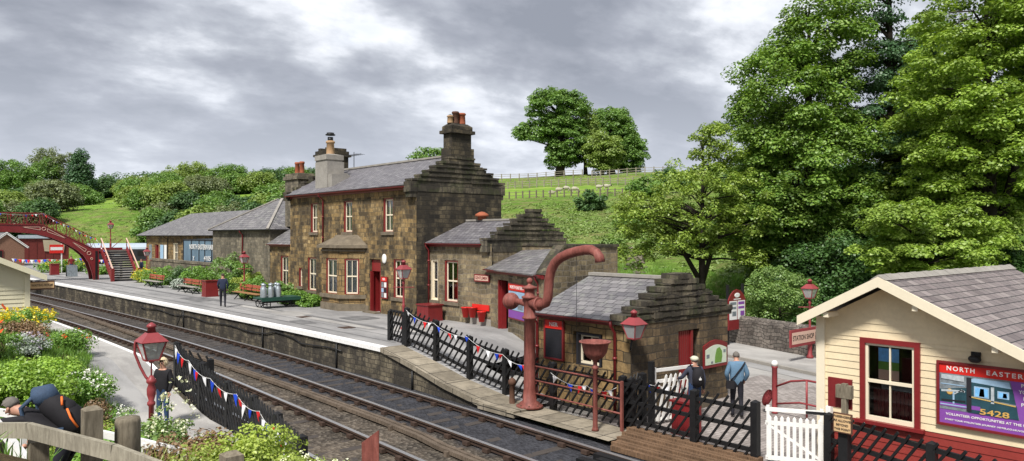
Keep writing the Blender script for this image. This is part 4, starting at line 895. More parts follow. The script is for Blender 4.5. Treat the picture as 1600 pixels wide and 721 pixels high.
# big poster
B = empty('railway_poster', F10(3.6, 0, 1.15), 'wide red framed NORTH EASTERN poster with locomotive and purple panels, on the cream shop', 'poster board')
pa, pb, pz0, pz1 = 2.28, 4.05, 1.16, 2.34
Fq = F10
mb = MB(); mb.fbox(Fq, pa, pb, .03, .085, pz0, pz0+.045); mb.fbox(Fq, pa, pb, .03, .085, pz1-.045, pz1); mb.fbox(Fq, pa, pa+.045, .03, .085, pz0+.045, pz1-.045); mb.fbox(Fq, pb-.045, pb, .03, .085, pz0+.045, pz1-.045); mb.build('frame', M['maroon'], B)
mb = MB(); mb.fbox(Fq, pa+.045, pb-.045, .03, .06, pz1-.22, pz1-.045); mb.build('header', M['signal_red'], B)
text3(B, 'NORTH', Fq, 2.68, pz1-.13, .115, .062, 'white_paint', .46, spacing=1.3); text3(B, 'EASTERN', Fq, 3.44, pz1-.13, .115, .062, 'white_paint', .68, spacing=1.3)
mb = MB(); mb.fbox(Fq, pa+.045, pb-.045, .03, .055, pz0+.045, pz1-.223); mb.build('purple_panel', M['purple'], B)
T0 = pz1-.223
mb = MB(); mb.prism([tuple(Fq(a, .06, z)) for a, z in ((pa+.05, pz0+.30), (3.6, pz0+.30), (3.46, T0), (pa+.05, T0))], Fq.n*-.004); mb.build('picture', M['poster_grey'], B)
mb = MB()
for p in ([(pa+.05, pz0+.42), (2.78, pz0+.42), (2.78, T0-.22), (pa+.05, T0-.3)], [(2.8, pz0+.3), (3.59, pz0+.3), (3.56, T0-.42), (2.8, T0-.36)], [(2.8, T0-.34), (3.55, T0-.40), (3.5, T0-.14), (2.8, T0-.1)]): mb.prism([tuple(Fq(a, .064, z)) for a, z in p], Fq.n*-.003)
mb.build('locomotive_picture', M['loco_green'], B)
mb = MB(); mb.prism([tuple(Fq(a, .067, z)) for a, z in ((2.78, T0-.1), (3.48, T0-.14), (3.45, T0-.03), (2.9, T0-.03))], Fq.n*-.003)
mb.fbox(Fq, 2.9, 3.14, .064, .068, T0-.36, T0-.17); mb.fbox(Fq, 3.27, 3.45, .064, .068, T0-.33, T0-.2)
mb.fbox(Fq, pa+.06, 2.78, .064, .067, pz0+.38, pz0+.40); mb.fbox(Fq, 2.35, 2.75, .064, .067, T0-.2, T0-.185); mb.fbox(Fq, 2.55, 2.58, .064, .067, pz0+.42, T0-.3)
mb.build('picture_detail', M['pale_blue'], B)
mb = MB(); mb.lathe((0,0,0), [(.04, 0), (.055, .0), (.055, .004), (.04, .004)], 14); mb.v = [tuple(Fq(2.5+x, .064+z, T0-.33+y)) for x, y, z in mb.v]; mb.build('wheel_detail', M['gold'], B)
mb = MB(); mb.fbox(Fq, pa+.05, 3.0, .06, .066, pz0+.36, pz0+.43); mb.build('caption_strip', M['purple'], B)
for pts, m_, nm in (([(2.36, T0-.34), (2.74, T0-.30), (2.74, T0-.27), (2.36, T0-.30)], 'poster_steel', 'handrail_detail'), ([(2.78, T0-.03), (2.86, T0-.03), (2.86, pz0+.32), (2.78, pz0+.32)], 'board_dark', 'cab_edge'), ([(2.36, T0-.02), (2.74, T0-.02), (2.74, T0-.12), (2.36, T0-.1)], 'poster_steel', 'sky_detail'),
    ([(2.92, T0-.19), (3.12, T0-.2), (3.12, T0-.34), (2.92, T0-.34)], 'poster_sky', 'cab_window'), ([(3.29, T0-.22), (3.43, T0-.23), (3.42, T0-.32), (3.29, T0-.31)], 'poster_sky', 'cab_window'), ([(3.0, T0-.2), (3.06, T0-.2), (3.07, T0-.34), (2.98, T0-.34)], 'board_dark', 'driver_detail'), ([(3.36, T0-.23), (3.41, T0-.23), (3.42, T0-.31), (3.35, T0-.31)], 'skin', 'driver_detail'),
    ([(3.17, T0-.15), (3.22, T0-.15), (3.22, T0-.44), (3.17, T0-.44)], 'poster_steel', 'pillar_detail'), ([(2.82, T0-.36), (3.55, T0-.42), (3.55, T0-.44), (2.82, T0-.38)], 'brass', 'lining_detail'), ([(2.36, pz0+.45), (2.76, pz0+.47), (2.76, pz0+.5), (2.36, pz0+.48)], 'board_dark', 'rod_detail'), ([(2.56, T0-.36), (2.7, T0-.26), (2.76, T0-.29), (2.75, T0-.31), (2.69, T0-.29), (2.58, T0-.37)], 'poster_steel', 'crank_detail')):
    mb = MB(); mb.prism([tuple(Fq(a, .0705, z)) for a, z in pts], Fq.n*-.002); mb.build(nm, M[m_], B)
text3(B, '5428', Fq, 3.22, pz0+.345, .14, .068, 'gold', .46); text3(B, 'VOLUNTEER OPPORTUNITIES AT THE NYMR', Fq, 3.14, pz0+.215, .06, .058, 'white_paint', 1.42); text3(B, 'START YOUR VOLUNTEER JOURNEY: NYMR.CO.UK/VOLUNTEER', Fq, 3.14, pz0+.115, .04, .058, 'white_paint', 1.45)
for k, s in enumerate(('PICTURE', 'YOURSELF', 'IN THE', 'PICTURE')): text3(B, s, Fq, 3.79, T0-.06-k*.11, .085, .058, 'white_paint')
mb = MB(); mb.lathe((0,0,0), [(.001, 0), (.2, 0), (.2, .004), (.001, .004)], 24); mb.v = [tuple(Fq(3.83+x*.7, .058+z, pz0+.37+y*.3)) for x, y, z in mb.v]; mb.build('logo_oval', M['white_paint'], B)
text3(B, 'NYMR', Fq, 3.83, pz0+.37, .07, .064, 'purple', .19)

# ------------------------------------------------------------------ waiting hut, left edge
S = empty('waiting_hut', (3.6, 40.6, .95), 'pale cream weatherboarded waiting hut with shallow roof at the left edge of the near platform', 'hut')
F11 = frame((1.5, 38), (5.82, 38)); L2 = 4.32; rb = 2.1
def zt2(a): return 4.18-.47*abs(a-rb)
mb = MB(); z = .9
while z < 4.15:
    z1 = z+.18; h = (4.18-z)/.47; h1 = max(0, (4.18-z1)/.47); a0, a1 = max(0, rb-h), min(L2, rb+h); t0, t1 = max(0, rb-h1), min(L2, rb+h1)
    p = [F11(a0, .03, z), F11(a1, .03, z), F11(t1, .004, z1+.015), F11(t0, .004, z1+.015), F11(a0, -.02, z), F11(a1, -.02, z)]; mb.add(p, [(0,1,2,3), (4,5,1,0)]); z = z1
mb.quad((5.82, 38, .9), (5.82, 43.2, .9), (5.82, 43.2, 3.15), (5.82, 38, 3.15)); mb.quad((1.5, 38, .9), (1.5, 43.2, .9), (1.5, 43.2, 3.15), (1.5, 38, 3.15)); mb.quad((1.5, 43.2, .9), (5.82, 43.2, .9), (5.82, 43.2, 3.15), (3.6, 43.2, 4.18), (1.5, 43.2, 3.15))
mb.build('weatherboarding', M['cream_pale'], S, fix=False)
mb = MB(); mb.fbox(F11, L2-.16, L2+.05, -.1, .06, .9, 3.0); mb.build('corner_board', M['cream_pale'], S)
roofquad(S, [[(3.6, 37.45, 4.26), (6.35, 37.45, 4.26-.47*2.75), (6.35, 43.5, 4.26-.47*2.75), (3.6, 43.5, 4.26)], [(3.6, 37.45, 4.26), (.9, 37.45, 4.26-.47*2.7), (.9, 43.5, 4.26-.47*2.7), (3.6, 43.5, 4.26)]], 'slate_shop')
mb = MB()
for sx in (1, -1):
    x1 = 3.6+sx*2.8; mb.add([(3.6, 37.4, 4.28), (x1, 37.4, 4.28-.47*2.8), (x1, 37.4, 4.04-.47*2.8), (3.6, 37.4, 4.04), (3.6, 37.46, 4.28), (x1, 37.46, 4.28-.47*2.8), (x1, 37.46, 4.04-.47*2.8), (3.6, 37.46, 4.04)], [(0,1,2,3), (4,5,6,7), (0,1,5,4), (3,2,6,7), (1,2,6,5)])
mb.build('bargeboard', M['cream_pale'], S)
B = empty('hanging_sign', (6.4, 38.3, 2.3), 'brown and tan projecting sign reading WAITING ROOM, on the pale waiting hut', 'sign')
Fs = frame((5.88, 38.3), (6.84, 38.3)); mb = MB(); mb.fbox(Fs, 0, .96, -.03, .03, 2.3, 2.68); mb.build('frame', M['rust'], B); mb = MB(); mb.fbox(Fs, .03, .93, .03, .034, 2.36, 2.62); mb.build('panel', M['sign_tan'], B); text3(B, 'WAITING ROOM', Fs, .48, 2.49, .15, .036, 'hair_dark', .8)
mb = MB(); mb.box(5.84, 6.9, 38.28, 38.32, 2.7, 2.73); mb.build('bracket', M['iron_black'], B)
# ------------------------------------------------------------------ footbridge
S = empty('footbridge', (15.6, 71, .95), 'dark red arched iron footbridge with lattice railings and steps, over the far tracks', 'footbridge')
CXB = 8.6
top = [(8.6, 5.52), (11.79, 5.48), (15.6, 3.46), (15.85, 3.4), (15.85, .95)]
bot = [(15.45, .95), (15.36, 1.5), (15.2, 2.15), (14.93, 2.75), (14.45, 3.32), (13.5, 3.95), (12.4, 4.48), (11.3, 4.8), (10.0, 4.93), (8.6, 4.96)]
def mir(x): return 2*CXB-x
for yy in (70.7, 72.1):
    mb = MB()
    for sgn in (0, 1):
        P = top+bot; # build as quads strip between top and bottom profiles
        n = 24
        ts = [top[0]]; 
        tx = [8.6, 9.5, 10.5, 11.3, 11.79, 12.4, 13.0, 13.6, 14.2, 14.7, 15.1, 15.35, 15.45]
        for xa, xb in zip(tx[:-1], tx[1:]):
            zt = lambda x: float(np.interp(x, [8.6, 11.79, 15.6, 15.85], [5.52, 5.48, 3.46, 3.4])); zb = lambda x: float(np.interp(x, [8.6, 10, 11.3, 12.4, 13.5, 14.45, 14.93, 15.2, 15.36, 15.45], [4.96, 4.93, 4.8, 4.48, 3.95, 3.32, 2.75, 2.15, 1.5, .95]))
            f = (lambda x: x) if sgn == 0 else mir
            mb.prism([(f(xa), yy, zt(xa)), (f(xb), yy, zt(xb)), (f(xb), yy, zb(xb)), (f(xa), yy, zb(xa))], (0, .08, 0))
        f = (lambda x: x) if sgn == 0 else mir
        mb.prism([(f(15.45), yy, zt(15.45)), (f(15.85), yy, 3.4), (f(15.85), yy, .95), (f(15.45), yy, .95)], (0, .08, 0))
        for xa, xb in zip(tx[:-1], tx[1:]): mb.beam((f(xa), yy+.04, zb(xa)), (f(xb), yy+.04, zb(xb)), .16, .05); mb.beam((f(xa), yy+.04, zt(xa)), (f(xb), yy+.04, zt(xb)), .16, .05)
    mb.build('arched_girder', M['maroon'], S)
    rl = MB(); la = MB()
    for sgn in (0, 1):
        f = (lambda x: x) if sgn == 0 else mir
        xs = [8.6, 9.6, 10.7, 11.79, 12.75, 13.7, 14.65, 15.6]; zd = lambda x: float(np.interp(x, [8.6, 11.79, 15.6], [5.5, 5.48, 3.46]))
        for a, b in zip(xs[:-1], xs[1:]):
            rl.beam((f(a), yy, zd(a)+.95), (f(b), yy, zd(b)+.95), .06, .06); rl.beam((f(a), yy, zd(a)+.08), (f(b), yy, zd(b)+.08), .04, .04); rl.beam((f(a), yy, zd(a)), (f(a), yy, zd(a)+1.0), .06, .06)
            for k in range(3):
                u = a+(b-a)*k/3; w = a+(b-a)*(k+1)/3; la.beam((f(u), yy, zd(u)+.1), (f(w), yy, zd(w)+.92), .02, .025); la.beam((f(u), yy+.02, zd(u)+.92), (f(w), yy+.02, zd(w)+.1), .02, .025)
    rl.build('railing', M['maroon'], S); la.build('lattice', M['maroon'], S)
mb = MB()
for f in ((lambda x: x), mir):
    for a, b in ((8.6, 11.79), (11.79, 15.6)): za, zb_ = (5.45, 5.42) if a < 10 else (5.42, 3.4); mb.add([(f(a), 70.75, za), (f(b), 70.75, zb_), (f(b), 72.1, zb_), (f(a), 72.1, za), (f(a), 70.75, za-.08), (f(b), 70.75, zb_-.08), (f(b), 72.1, zb_-.08), (f(a), 72.1, za-.08)], [(0,1,2,3), (7,6,5,4)])
mb.box(15.6, 18.0, 70.72, 72.2, 3.3, 3.4); mb.box(-.8, 1.6, 70.72, 72.2, 3.3, 3.4); mb.build('deck', M['sleeper'], S)
for f in ((lambda x: x), mir):
    for x, z, r_ in ((11.86, 5.18, .13), (15.1, 3.18, .14), (15.3, 2.72, .08)): mb = MB(); mb.tube([(f(x)+r_*math.cos(t), 70.685, z+r_*math.sin(t)) for t in np.linspace(0, 2*math.pi, 13)], .022, 4); mb.build('painted_ring', M['sign_pink'], S)
    for tri in ([(10.4, 5.32), (11.6, 5.32), (11.6, 5.08)], [(12.1, 5.2), (12.1, 4.95), (13.4, 4.42)], [(13.9, 4.1), (14.9, 3.5), (14.8, 3.3)]):
        mb = MB()
        for p, q in zip(tri, tri[1:]+tri[:1]): mb.beam((f(p[0]), 70.685, p[1]), (f(q[0]), 70.685, q[1]), .02, .035)
        mb.build('painted_triangle', M['sign_pink'], S)
mb = MB(); st = MB(); nst = 13
for k in range(nst):
    y = 67.15+k*(3.55/nst); z = .95+(k+1)*(2.4/nst); mb.box(16.08, 17.9, y, y+.3, z-.04, z); st.box(16.08, 17.9, y+.02, y+.04, z-.16, z-.04)
mb.build('tread', M['render_grey'], S); st.build('riser', M['board_dark'], S)
mb = MB()
for x in (16.0, 17.95):
    mb.beam((x, 67.1, 1.05), (x, 70.7, 3.45), .08, .34); mb.box(x-.12, x+.12, 66.9, 67.15, .95, 2.0)
    mb.beam((x, 67.1, 1.45), (x, 70.7, 3.85), .05, .06)
    for k in range(5): y = 67.2+k*.85; z = .95+(y-67.1)*.667; mb.beam((x, y, z), (x, y, z+1.0), .05, .05)
mb.box(17.9, 17.98, 70.7, 72.2, 3.0, 3.45); mb.box(15.9, 17.9, 70.62, 70.7, 3.02, 3.4) if False else None; mb.box(15.6, 18.0, 72.12, 72.2, 3.1, 3.6); mb.tube([(17.0, 72.25, 3.4), (18.0, 72.25, 4.35)], .03, 6)
mb.build('stringer', M['maroon'], S)
mb = MB()
for x in (16.0, 17.95): mb.beam((x, 66.95, 1.98), (x, 70.7, 4.42), .08, .06)
mb.build('handrail', M['sign_pink'], S)
for x, y in ((15.65, 72.1), (17.9, 72.1), (15.65, 70.75)): mb = MB(); mb.box(x-.08, x+.08, y-.08, y+.08, .95, 3.35); mb.build('leg', M['iron_black'], S)

# ------------------------------------------------------------------ gas lamps
def lantern(root, c, s=1.):
    x, y, z = c   # bottom centre of the lantern glass
    w0, w1, h = .115*s, .215*s, .36*s
    co = lambda w, zz: [(x-w, y-w, zz), (x+w, y-w, zz), (x+w, y+w, zz), (x-w, y+w, zz)]
    b, t = co(w0, z), co(w1, z+h)
    mb = MB()
    for i in range(4): mb.beam(b[i], t[i], .026*s, .026*s); mb.beam(b[i], b[(i+1) % 4], .03*s, .03*s); mb.beam(t[i], t[(i+1) % 4], .035*s, .035*s)
    mb.tube([(x, y, z-.06*s), (x, y, z)], [.04*s, .08*s], 8)
    hd = mb.build('lantern_frame', M['lamp_red'], root)
    mb = MB(); e = co(.25*s, z+h+.0); u = co(.09*s, z+h+.17*s); 
    for i in range(4): mb.quad(e[i], e[(i+1) % 4], u[(i+1) % 4], u[i])
    mb.quad(*e); mb.lathe((x, y, z+h+.165*s), [(.085*s, 0), (.07*s, .10*s), (.095*s, .11*s), (.085*s, .15*s), (.04*s, .18*s), (.01, .2*s)], 12); mb.build('lantern_roof', M['lamp_red'], hd)
    mb = MB()
    for i in range(4): mb.quad(b[i], b[(i+1) % 4], t[(i+1) % 4], t[i])
    mb.build('lamp_glass', M['lamp_glass'], hd, fix=False)
    mb = MB(); mb.tube([(x, y, z), (x, y, z+.15*s)], .012*s, 6); mb.ball((x, y, z+.22*s), (.035*s, .035*s, .06*s)); mb.build('bulb', M['white_paint'], hd)
def gas_lamp(loc, label, H_=2.75, cross=True, s=1.):
    x, y, z = loc; r = empty('gas_lamp', loc, label, 'lamp post', 'red gas lamps of the station')
    zl = z+H_-.72*s
    mb = MB(); mb.lathe((x, y, z), [(.13, 0), (.13, .08), (.085, .14), (.085, .5), (.10, .54), (.06, .6), (.05, .9), (.075, .94), (.045, 1.0), (.038, H_-.95), (.06, H_-.93), (.045, H_-.8)], 12); mb.build('post', M['lamp_red'], r)
    if cross: mb = MB(); mb.tube([(x-.3, y+.3, zl-.35), (x+.3, y-.3, zl-.35)], .018, 6); mb.build('ladder_bar', M['lamp_red'], r)
    lantern(r, (x, y, zl), s); return r
gas_lamp((16.5, 25.4, .93), 'red gas lamp post beside the diagonal fence in front of the house window'); gas_lamp((18.1, 45.4, .95), 'red gas lamp post in the platform garden in front of the hipped stone building')
gas_lamp((18.4, 66.4, .95), 'small red gas lamp post at the foot of the footbridge steps, beside yellow flowers'); gas_lamp((27.5, 14.35, 0), 'red gas lamp post on the far pavement by the boundary wall, beside the cream shop', 3.0)
gas_lamp((17.1, 72.3, 3.4), 'red gas lamp post standing on the landing of the footbridge', 2.55)
# near lamp with its curled bracket
r = empty('gas_lamp', (4.1, 14.5, .25), 'large red gas lamp with curled bracket, nearest of all, in front of the blonde woman', 'lamp post', 'red gas lamps of the station')
mb = MB(); mb.lathe((4.1, 14.5, .25), [(.045, 0), (.045, 1.35), (.07, 1.38), (.07, 1.42), (.045, 1.45), (.075, 1.56), (.078, 1.66), (.05, 1.74), (.085, 1.78), (.085, 1.82), (.05, 1.86), (.03, 1.9)], 14); mb.build('post', M['lamp_red'], r)
mb = MB(); q = Vector((-.7536, .657, 0)); c0 = Vector((4.1, 14.5, 0)); mb.tube([c0+q*0+Vector((0,0,2.02)), c0+q*.10+Vector((0,0,2.12)), c0+q*.2+Vector((0,0,2.3)), c0+q*.30+Vector((0,0,2.55)), c0+q*.29+Vector((0,0,2.74)), c0+q*.2+Vector((0,0,2.78))], .024, 8)
mb.tube([c0+Vector((0,0,2.1)), c0+Vector((0,0,2.4))], .014, 6); mb.build('bracket', M['lamp_red'], r)
lantern(r, (4.1, 14.5, 2.43), .92)
# bracket lamp on the hut corner
r = empty('wall_lamp', (15.2, 12.8, 1.9), 'faded red gas lantern on a bracket at the corner of the small stone hut', 'wall lamp')
mb = MB(); mb.tube([(15.22, 12.8, 1.7), (15.0, 12.62, 1.75), (15.0, 12.55, 2.02)], .022, 8); mb.build('bracket', M['iron_black'], r); lantern(r, (15.0, 12.5, 2.05), 1.0)

# ------------------------------------------------------------------ fences
def fence(label, pts, h=1.2, lean=1, pitch=.25, mat='tar_black', group=None, post_ends=True, rails=(.22, .66, 1.06), pw=.048, name='diagonal_fence', posts=None):
    r = empty(name, pts[0], label, 'fence', group)
    for i, (p, q) in enumerate(zip(pts[:-1], pts[1:])):
        p, q = Vector(p), Vector(q); d = q-p; L = math.hypot(d.x, d.y); u = d/L; n = Vector((u.y, -u.x, 0)); n.normalize()
        for z in rails: mb = MB(); a = p+Vector((0,0,z)); b = q+Vector((0,0,z)); mb.beam(a, b, .06, .085); mb.build('rail', M[mat], r)
        mb = MB(); s = -.75
        while s < L:
            a0 = max(0, s); a1 = s+.9; t0 = 0.
            zb, zt = .05, h+.12
            f0 = (a0-s)/.9; z0 = zb+(zt-zb)*f0
            if a1 > L: f1 = (L-s)/.9; z1 = zb+(zt-zb)*f1; a1 = L
            else: z1 = zt
            if a1-a0 > .08:
                A, B = (a0, a1) if lean > 0 else (L-a0, L-a1)
                o = n*(.045+random.uniform(0, .006)); mb.beam(p+u*A+Vector((0,0,z0))+o, p+u*B+Vector((0,0,z1))+o, .03, pw, up=n.cross(Vector((0,0,1))) )
            s += pitch*random.uniform(.94, 1.06)
        mb.build('picket_panel', M[mat], r)
    for p in (posts or pts):
        mb = MB(); x, y, z = p; k = .075; mb.box(x-k, x+k, y-k, y+k, z-.2, z+h+.08); mb.add([(x-k, y-k, z+h+.081), (x+k, y-k, z+h+.081), (x+k, y+k, z+h+.081), (x-k, y+k, z+h+.081), (x, y, z+h+.13)], [(0,1,4),(1,2,4),(2,3,4),(3,0,4)]); mb.build('post', M[mat], r)
    return r
def bunting(label, pts, nf, size=.26, sag=.12, name='bunting'):
    r = empty(name, pts[0], label, 'bunting'); P = [Vector(p) for p in pts]; path = []
    for a, b in zip(P[:-1], P[1:]):
        for k in range(8): t = k/8; path.append(a.lerp(b, t)-Vector((0, 0, sag*4*t*(1-t))))
    path.append(P[-1]); mb = MB(); mb.tube(path, .006, 4); mb.build('string', M['paper_white'], r)
    n = len(path)-1; cols = ['flag_white', 'flag_blue', 'flag_red']
    for k in range(nf):
        t = min(n-.01, max(0, (k+.5+random.uniform(-.45, .45))/nf*n)); i = int(t); c = path[i].lerp(path[min(i+1, n)], t-i); d = (path[min(i+1, n)]-path[i]).normalized(); d.z *= .5
        w = size*.42*random.uniform(.8, 1.1); hh = size*random.uniform(.8, 1.1); sw = Vector((random.uniform(-.05, .05), random.uniform(-.11, .11), random.uniform(0, .08)))
        nn = Vector((d.y, -d.x, 0))*.03
        mb = MB(); a_, b_, tip = c-d*w, c+d*w, c-Vector((0,0,hh))+sw; md = (a_+b_)/2*.5+tip*.5+nn
        mb.add([a_, b_, tip, md, (a_+b_)/2+nn], [(0,4,3), (4,1,3), (0,3,2), (3,1,2)]); o = mb.build('pennant', M[cols[k % 3]], r, fix=False)
    return r
zf = lambda y: float(zr(y))
FPTS = [(14.2, 21.65), (14.2, 19.96), (14.2, 18.22), (14.2, 16.55), (14.2, 14.6), (14.2, 12.19), (14.2, 10.11), (14.2, 8.6)]
FP = [(x, y, zf(y)+(.04 if y > 15 else .02)) for x, y in FPTS]
fence('long black diagonal paling fence stepping down the ramp behind the red water crane', FP, 1.15, lean=1)
fence('short black diagonal fence turning back onto the platform at the top of the ramp', [(14.45, 23.1, .95), (14.24, 21.85, .95)], .95, lean=1)
fence('short black diagonal fence between the stone hut corner and the long fence', [(15.15, 12.35, -.02), (14.35, 12.05, -.02)], 1.1, lean=-1)
fence('black diagonal fence in front of the red base of the cream shop, right foreground', [(14.85, 7.35, -.1), (14.12, 5.16, -.1), (13.45, 3.1, -.1)], 1.08, lean=1)
fence('tall black paling fence with bunting on the near platform ramp, beside the blonde woman', [(6.95, 22.2, .42), (6.93, 20.2, .1), (6.88, 18.2, -.08), (6.72, 16.3, -.1), (6.42, 14.4, -.1), (6.02, 12.5, -.1)], 1.15, lean=-1, pitch=.23)
fence('short black fence return behind the near paling fence, beside the track', [(7.55, 21.3, .0), (6.98, 21.9, .25)], 1.15, lean=1)
bunting('red, white and blue bunting on the long fence, left of the water crane', [(14.12, 21.6, 2.15), (14.12, 20.0, 1.85), (14.12, 18.3, 1.6), (14.12, 16.6, 1.25), (14.12, 15.5, 1.1)], 15)
bunting('red, white and blue bunting on the fence between the water crane and the frost burner', [(14.1, 14.6, 1.0), (14.1, 13.3, .85), (14.1, 12.3, .95)], 7)
bunting('red, white and blue bunting on the near paling fence beside the blonde woman', [(6.83, 22.0, 1.62), (6.8, 20.8, 1.35), (6.8, 19.2, 1.1), (6.76, 17.4, 1.0), (6.55, 15.6, .95), (6.3, 14.2, .95), (6.05, 13.2, .9)], 22, .34)
bunting('blue and white bunting on the gate beside the capped man', [(15.3, 12.25, 1.0), (15.0, 12.0, .95), (15.9, 11.8, .85)], 4, .25, .05)
bunting('faded red, white and blue bunting along the footbridge railing', [(5.5, 70.6, 6.4), (8.6, 70.6, 6.42), (11.79, 70.6, 6.4), (13.7, 70.6, 5.4), (15.6, 70.6, 4.4), (16.0, 68.8, 3.2), (16.0, 67.2, 2.0)], 40, .2, .15)
bunting('blue and white bunting strung along the far platform behind the footbridge', [(12.6, 92, 2.3), (15.5, 90, 2.2), (18, 88, 2.3), (20.5, 86, 2.2)], 34, .42, .1)

# white wicket gates
def picket_gate(label, p, q, h, lean=0., n=9, post=True):
    r = empty('white_gate', p, label, 'gate'); p, q = Vector(p), Vector(q); d = q-p; L = d.length; u = d/L; nn = Vector((u.y, -u.x, 0))
    mb = MB()
    for z in (.12, h-.28, h): mb.beam(p+Vector((0,0,z)), q+Vector((0,0,z)), .05, .08)
    mb.beam(p+Vector((0,0,.12))+u*.05, p+u*.05+Vector((0,0,h+.08)), .06, .07, up=nn); mb.beam(q+Vector((0,0,.12))-u*.05, q-u*.05+Vector((0,0,h+.08)), .06, .07, up=nn)
    mb.beam(p+Vector((0,0,h-.28)), q+Vector((0,0,.12)), .045, .07, up=nn); mb.build('gate_frame', M['white_paint'], r)
    mb = MB()
    for k in range(n):
        a = p+u*(L*(k+.7)/(n+.4)); mb.beam(a+nn*.04+Vector((0,0,.08)), a+nn*.04+u*lean+Vector((0,0,h-.16)), .02, .07, up=u.cross(Vector((0,0,1))) if False else nn.cross(Vector((0,0,1))))
        t = a+nn*.04+u*lean+Vector((0,0,h-.16)); mb.add([t-u*.035-nn*.01, t+u*.035-nn*.01, t+u*.035+nn*.01, t-u*.035+nn*.01, t+Vector((0,0,.05))], [(0,1,4),(1,2,4),(2,3,4),(3,0,4)])
    mb.build('pickets', M['white_paint'], r)
    mb = MB(); mb.beam(q-u*.35+Vector((0,0,h))-nn*-.04, q+u*.05+Vector((0,0,h))+nn*.04, .02, .05); mb.build('hinge', M['iron_black'], r); return r
picket_gate('white picket gate with diagonal brace, right foreground between the black fence and the cream shop', (14.42, 8.5, -.08), (14.95, 7.5, -.08), 1.12)
mb = MB(); mb.box(14.93, 15.05, 7.36, 7.46, -.2, 1.2); tag(mb.build('gate_post', M['worn_white']), 'slim white gate post at the hinge of the foreground picket gate', 'gate post', 'posts of the white gates')
picket_gate('white gate with slanting pickets by the red door of the stone hut', (15.25, 12.1, -.1), (16.75, 11.85, -.1), 1.35, .3)
mb = MB(); mb.box(15.08, 15.2, 12.0, 12.12, -.2, 1.5); tag(mb.build('gate_post', M['tar_black']), 'thick black gate post in front of the stone hut corner', 'gate post', 'posts of the white gates')
# sign on the tall post, front right
r = empty('sign_post', (13.55, 6.42, -.15), 'thick black post with small tan notice and weathered head, before the cream shop', 'sign post')
mb = MB(); mb.box(13.47, 13.63, 6.33, 6.50, -.2, 1.28); mb.build('post', M['tar_black'], r)
mb = MB(); mb.box(13.51, 13.6, 6.37, 6.46, 1.283, 1.98); mb.box(13.50, 13.61, 6.28, 6.56, 1.72, 1.95); mb.build('post_head', M['wood_post'], r)
Fp = frame((13.42, 6.56), (13.42, 6.22)); mb = MB(); mb.fbox(Fp, 0, .34, -.02, .02, 1.12, 1.47); s_ = mb.build('notice', M['rust'], r)
mb = MB(); mb.fbox(Fp, .02, .32, .02, .024, 1.14, 1.45); mb.build('notice_face', M['sign_tan'], s_)
for k, t in enumerate(('PASSENGERS', 'ARE ALLOWED', 'BEYOND', 'THIS POINT')): text3(s_, t, Fp, .17, 1.41-k*.075, .055, .026, 'hair_dark')
mb = MB(); mb.box(13.66, 13.70, 6.34, 6.78, 1.5, 2.04); b = mb.build('trespass_board', M['maroon']); tag(b, 'square dark red board behind the weathered post head, against the cream shop corner', 'sign')

# ------------------------------------------------------------------ water crane and frost burner
r = empty('water_crane', (13.8, 15.1, 0), 'tall faded red water crane with swan-neck arm and round ball counterweight', 'water crane')
c = (13.8, 15.1, .05)
mb = MB(); mb.lathe(c, [(.36, 0), (.36, .06), (.27, .08), (.27, .12), (.19, .17), (.165, .5), (.155, 1.0), (.15, 2.35), (.20, 2.37), (.20, 2.42), (.16, 2.44), (.16, 2.9), (.215, 2.92), (.215, 2.97), (.14, 2.99), (.135, 3.15), (.21, 3.17), (.21, 3.22), (.10, 3.25), (.05, 3.28), (.05, 3.32)], 24); col_ = mb.build('column', M['oxide_red'], r)
mb = MB(); mb.ball((13.8, 15.1, 3.43), .085, 16, 10); mb.build('finial', M['oxide_red'], col_)
mb = MB()
for k in range(8): t = k*math.pi/4; mb.lathe((13.8+.31*math.cos(t), 15.1+.31*math.sin(t), .11), [(.025, 0), (.025, .03), (.001, .03)], 6)
mb.build('bolt', M['rust'], col_)
pa_ = [(15.0, 2.83), (14.82, 2.83), (14.62, 2.83), (14.47, 2.88), (14.39, 3.02), (14.37, 3.25), (14.345, 3.5), (14.27, 3.74), (14.13, 3.94), (13.92, 4.08), (13.65, 4.18), (13.35, 4.25), (13.05, 4.29), (12.85, 4.29), (12.68, 4.23), (12.58, 4.12), (12.56, 4.0)]
mb = MB(); mb.tube([(13.8, y, z) for y, z in pa_], [.15, .13, .125]+[.125]*11+[.115, .12, .13], 16); mb.tube([(13.8, 14.80, 2.83), (13.8, 14.72, 2.83)], .185, 16); mb.build('swan_neck_arm', M['oxide_red'], r)
mb = MB(); mb.ball((13.8, 15.86, 2.84), .235, 24, 16); mb.tube([(13.8, 15.2, 2.84), (13.8, 15.45, 2.84), (13.8, 15.7, 2.84)], [.13, .085, .10], 14); mb.build('counterweight', M['oxide_red'], r)
mb = MB(); mb.tube([(13.8, 13.36, 4.12), (13.81, 13.36, 3.0), (13.8, 13.36, 2.2)], .006, 5); mb.build('chain', M['iron_black'], r)
r = empty('pipe_railing', (13.9, 13.5, 0), 'three-bar red pipe railing between the water crane and the fence post', 'railing')
mb = MB()
for z in (1.15, .77, .42): mb.tube([(13.88, 14.98, z+.0), (13.88, 13.4, z-.0), (13.9, 11.97, z-.02)], .022, 8)
mb.build('bars', M['oxide_red'], r); mb = MB(); mb.box(13.87, 13.93, 11.93, 11.99, -.1, 1.18); mb.build('post', M['oxide_red'], r)
r = empty('frost_burner', (13.45, 12.4, 0), 'red cast bowl on a slim pedestal in front of the dark fence', 'brazier')
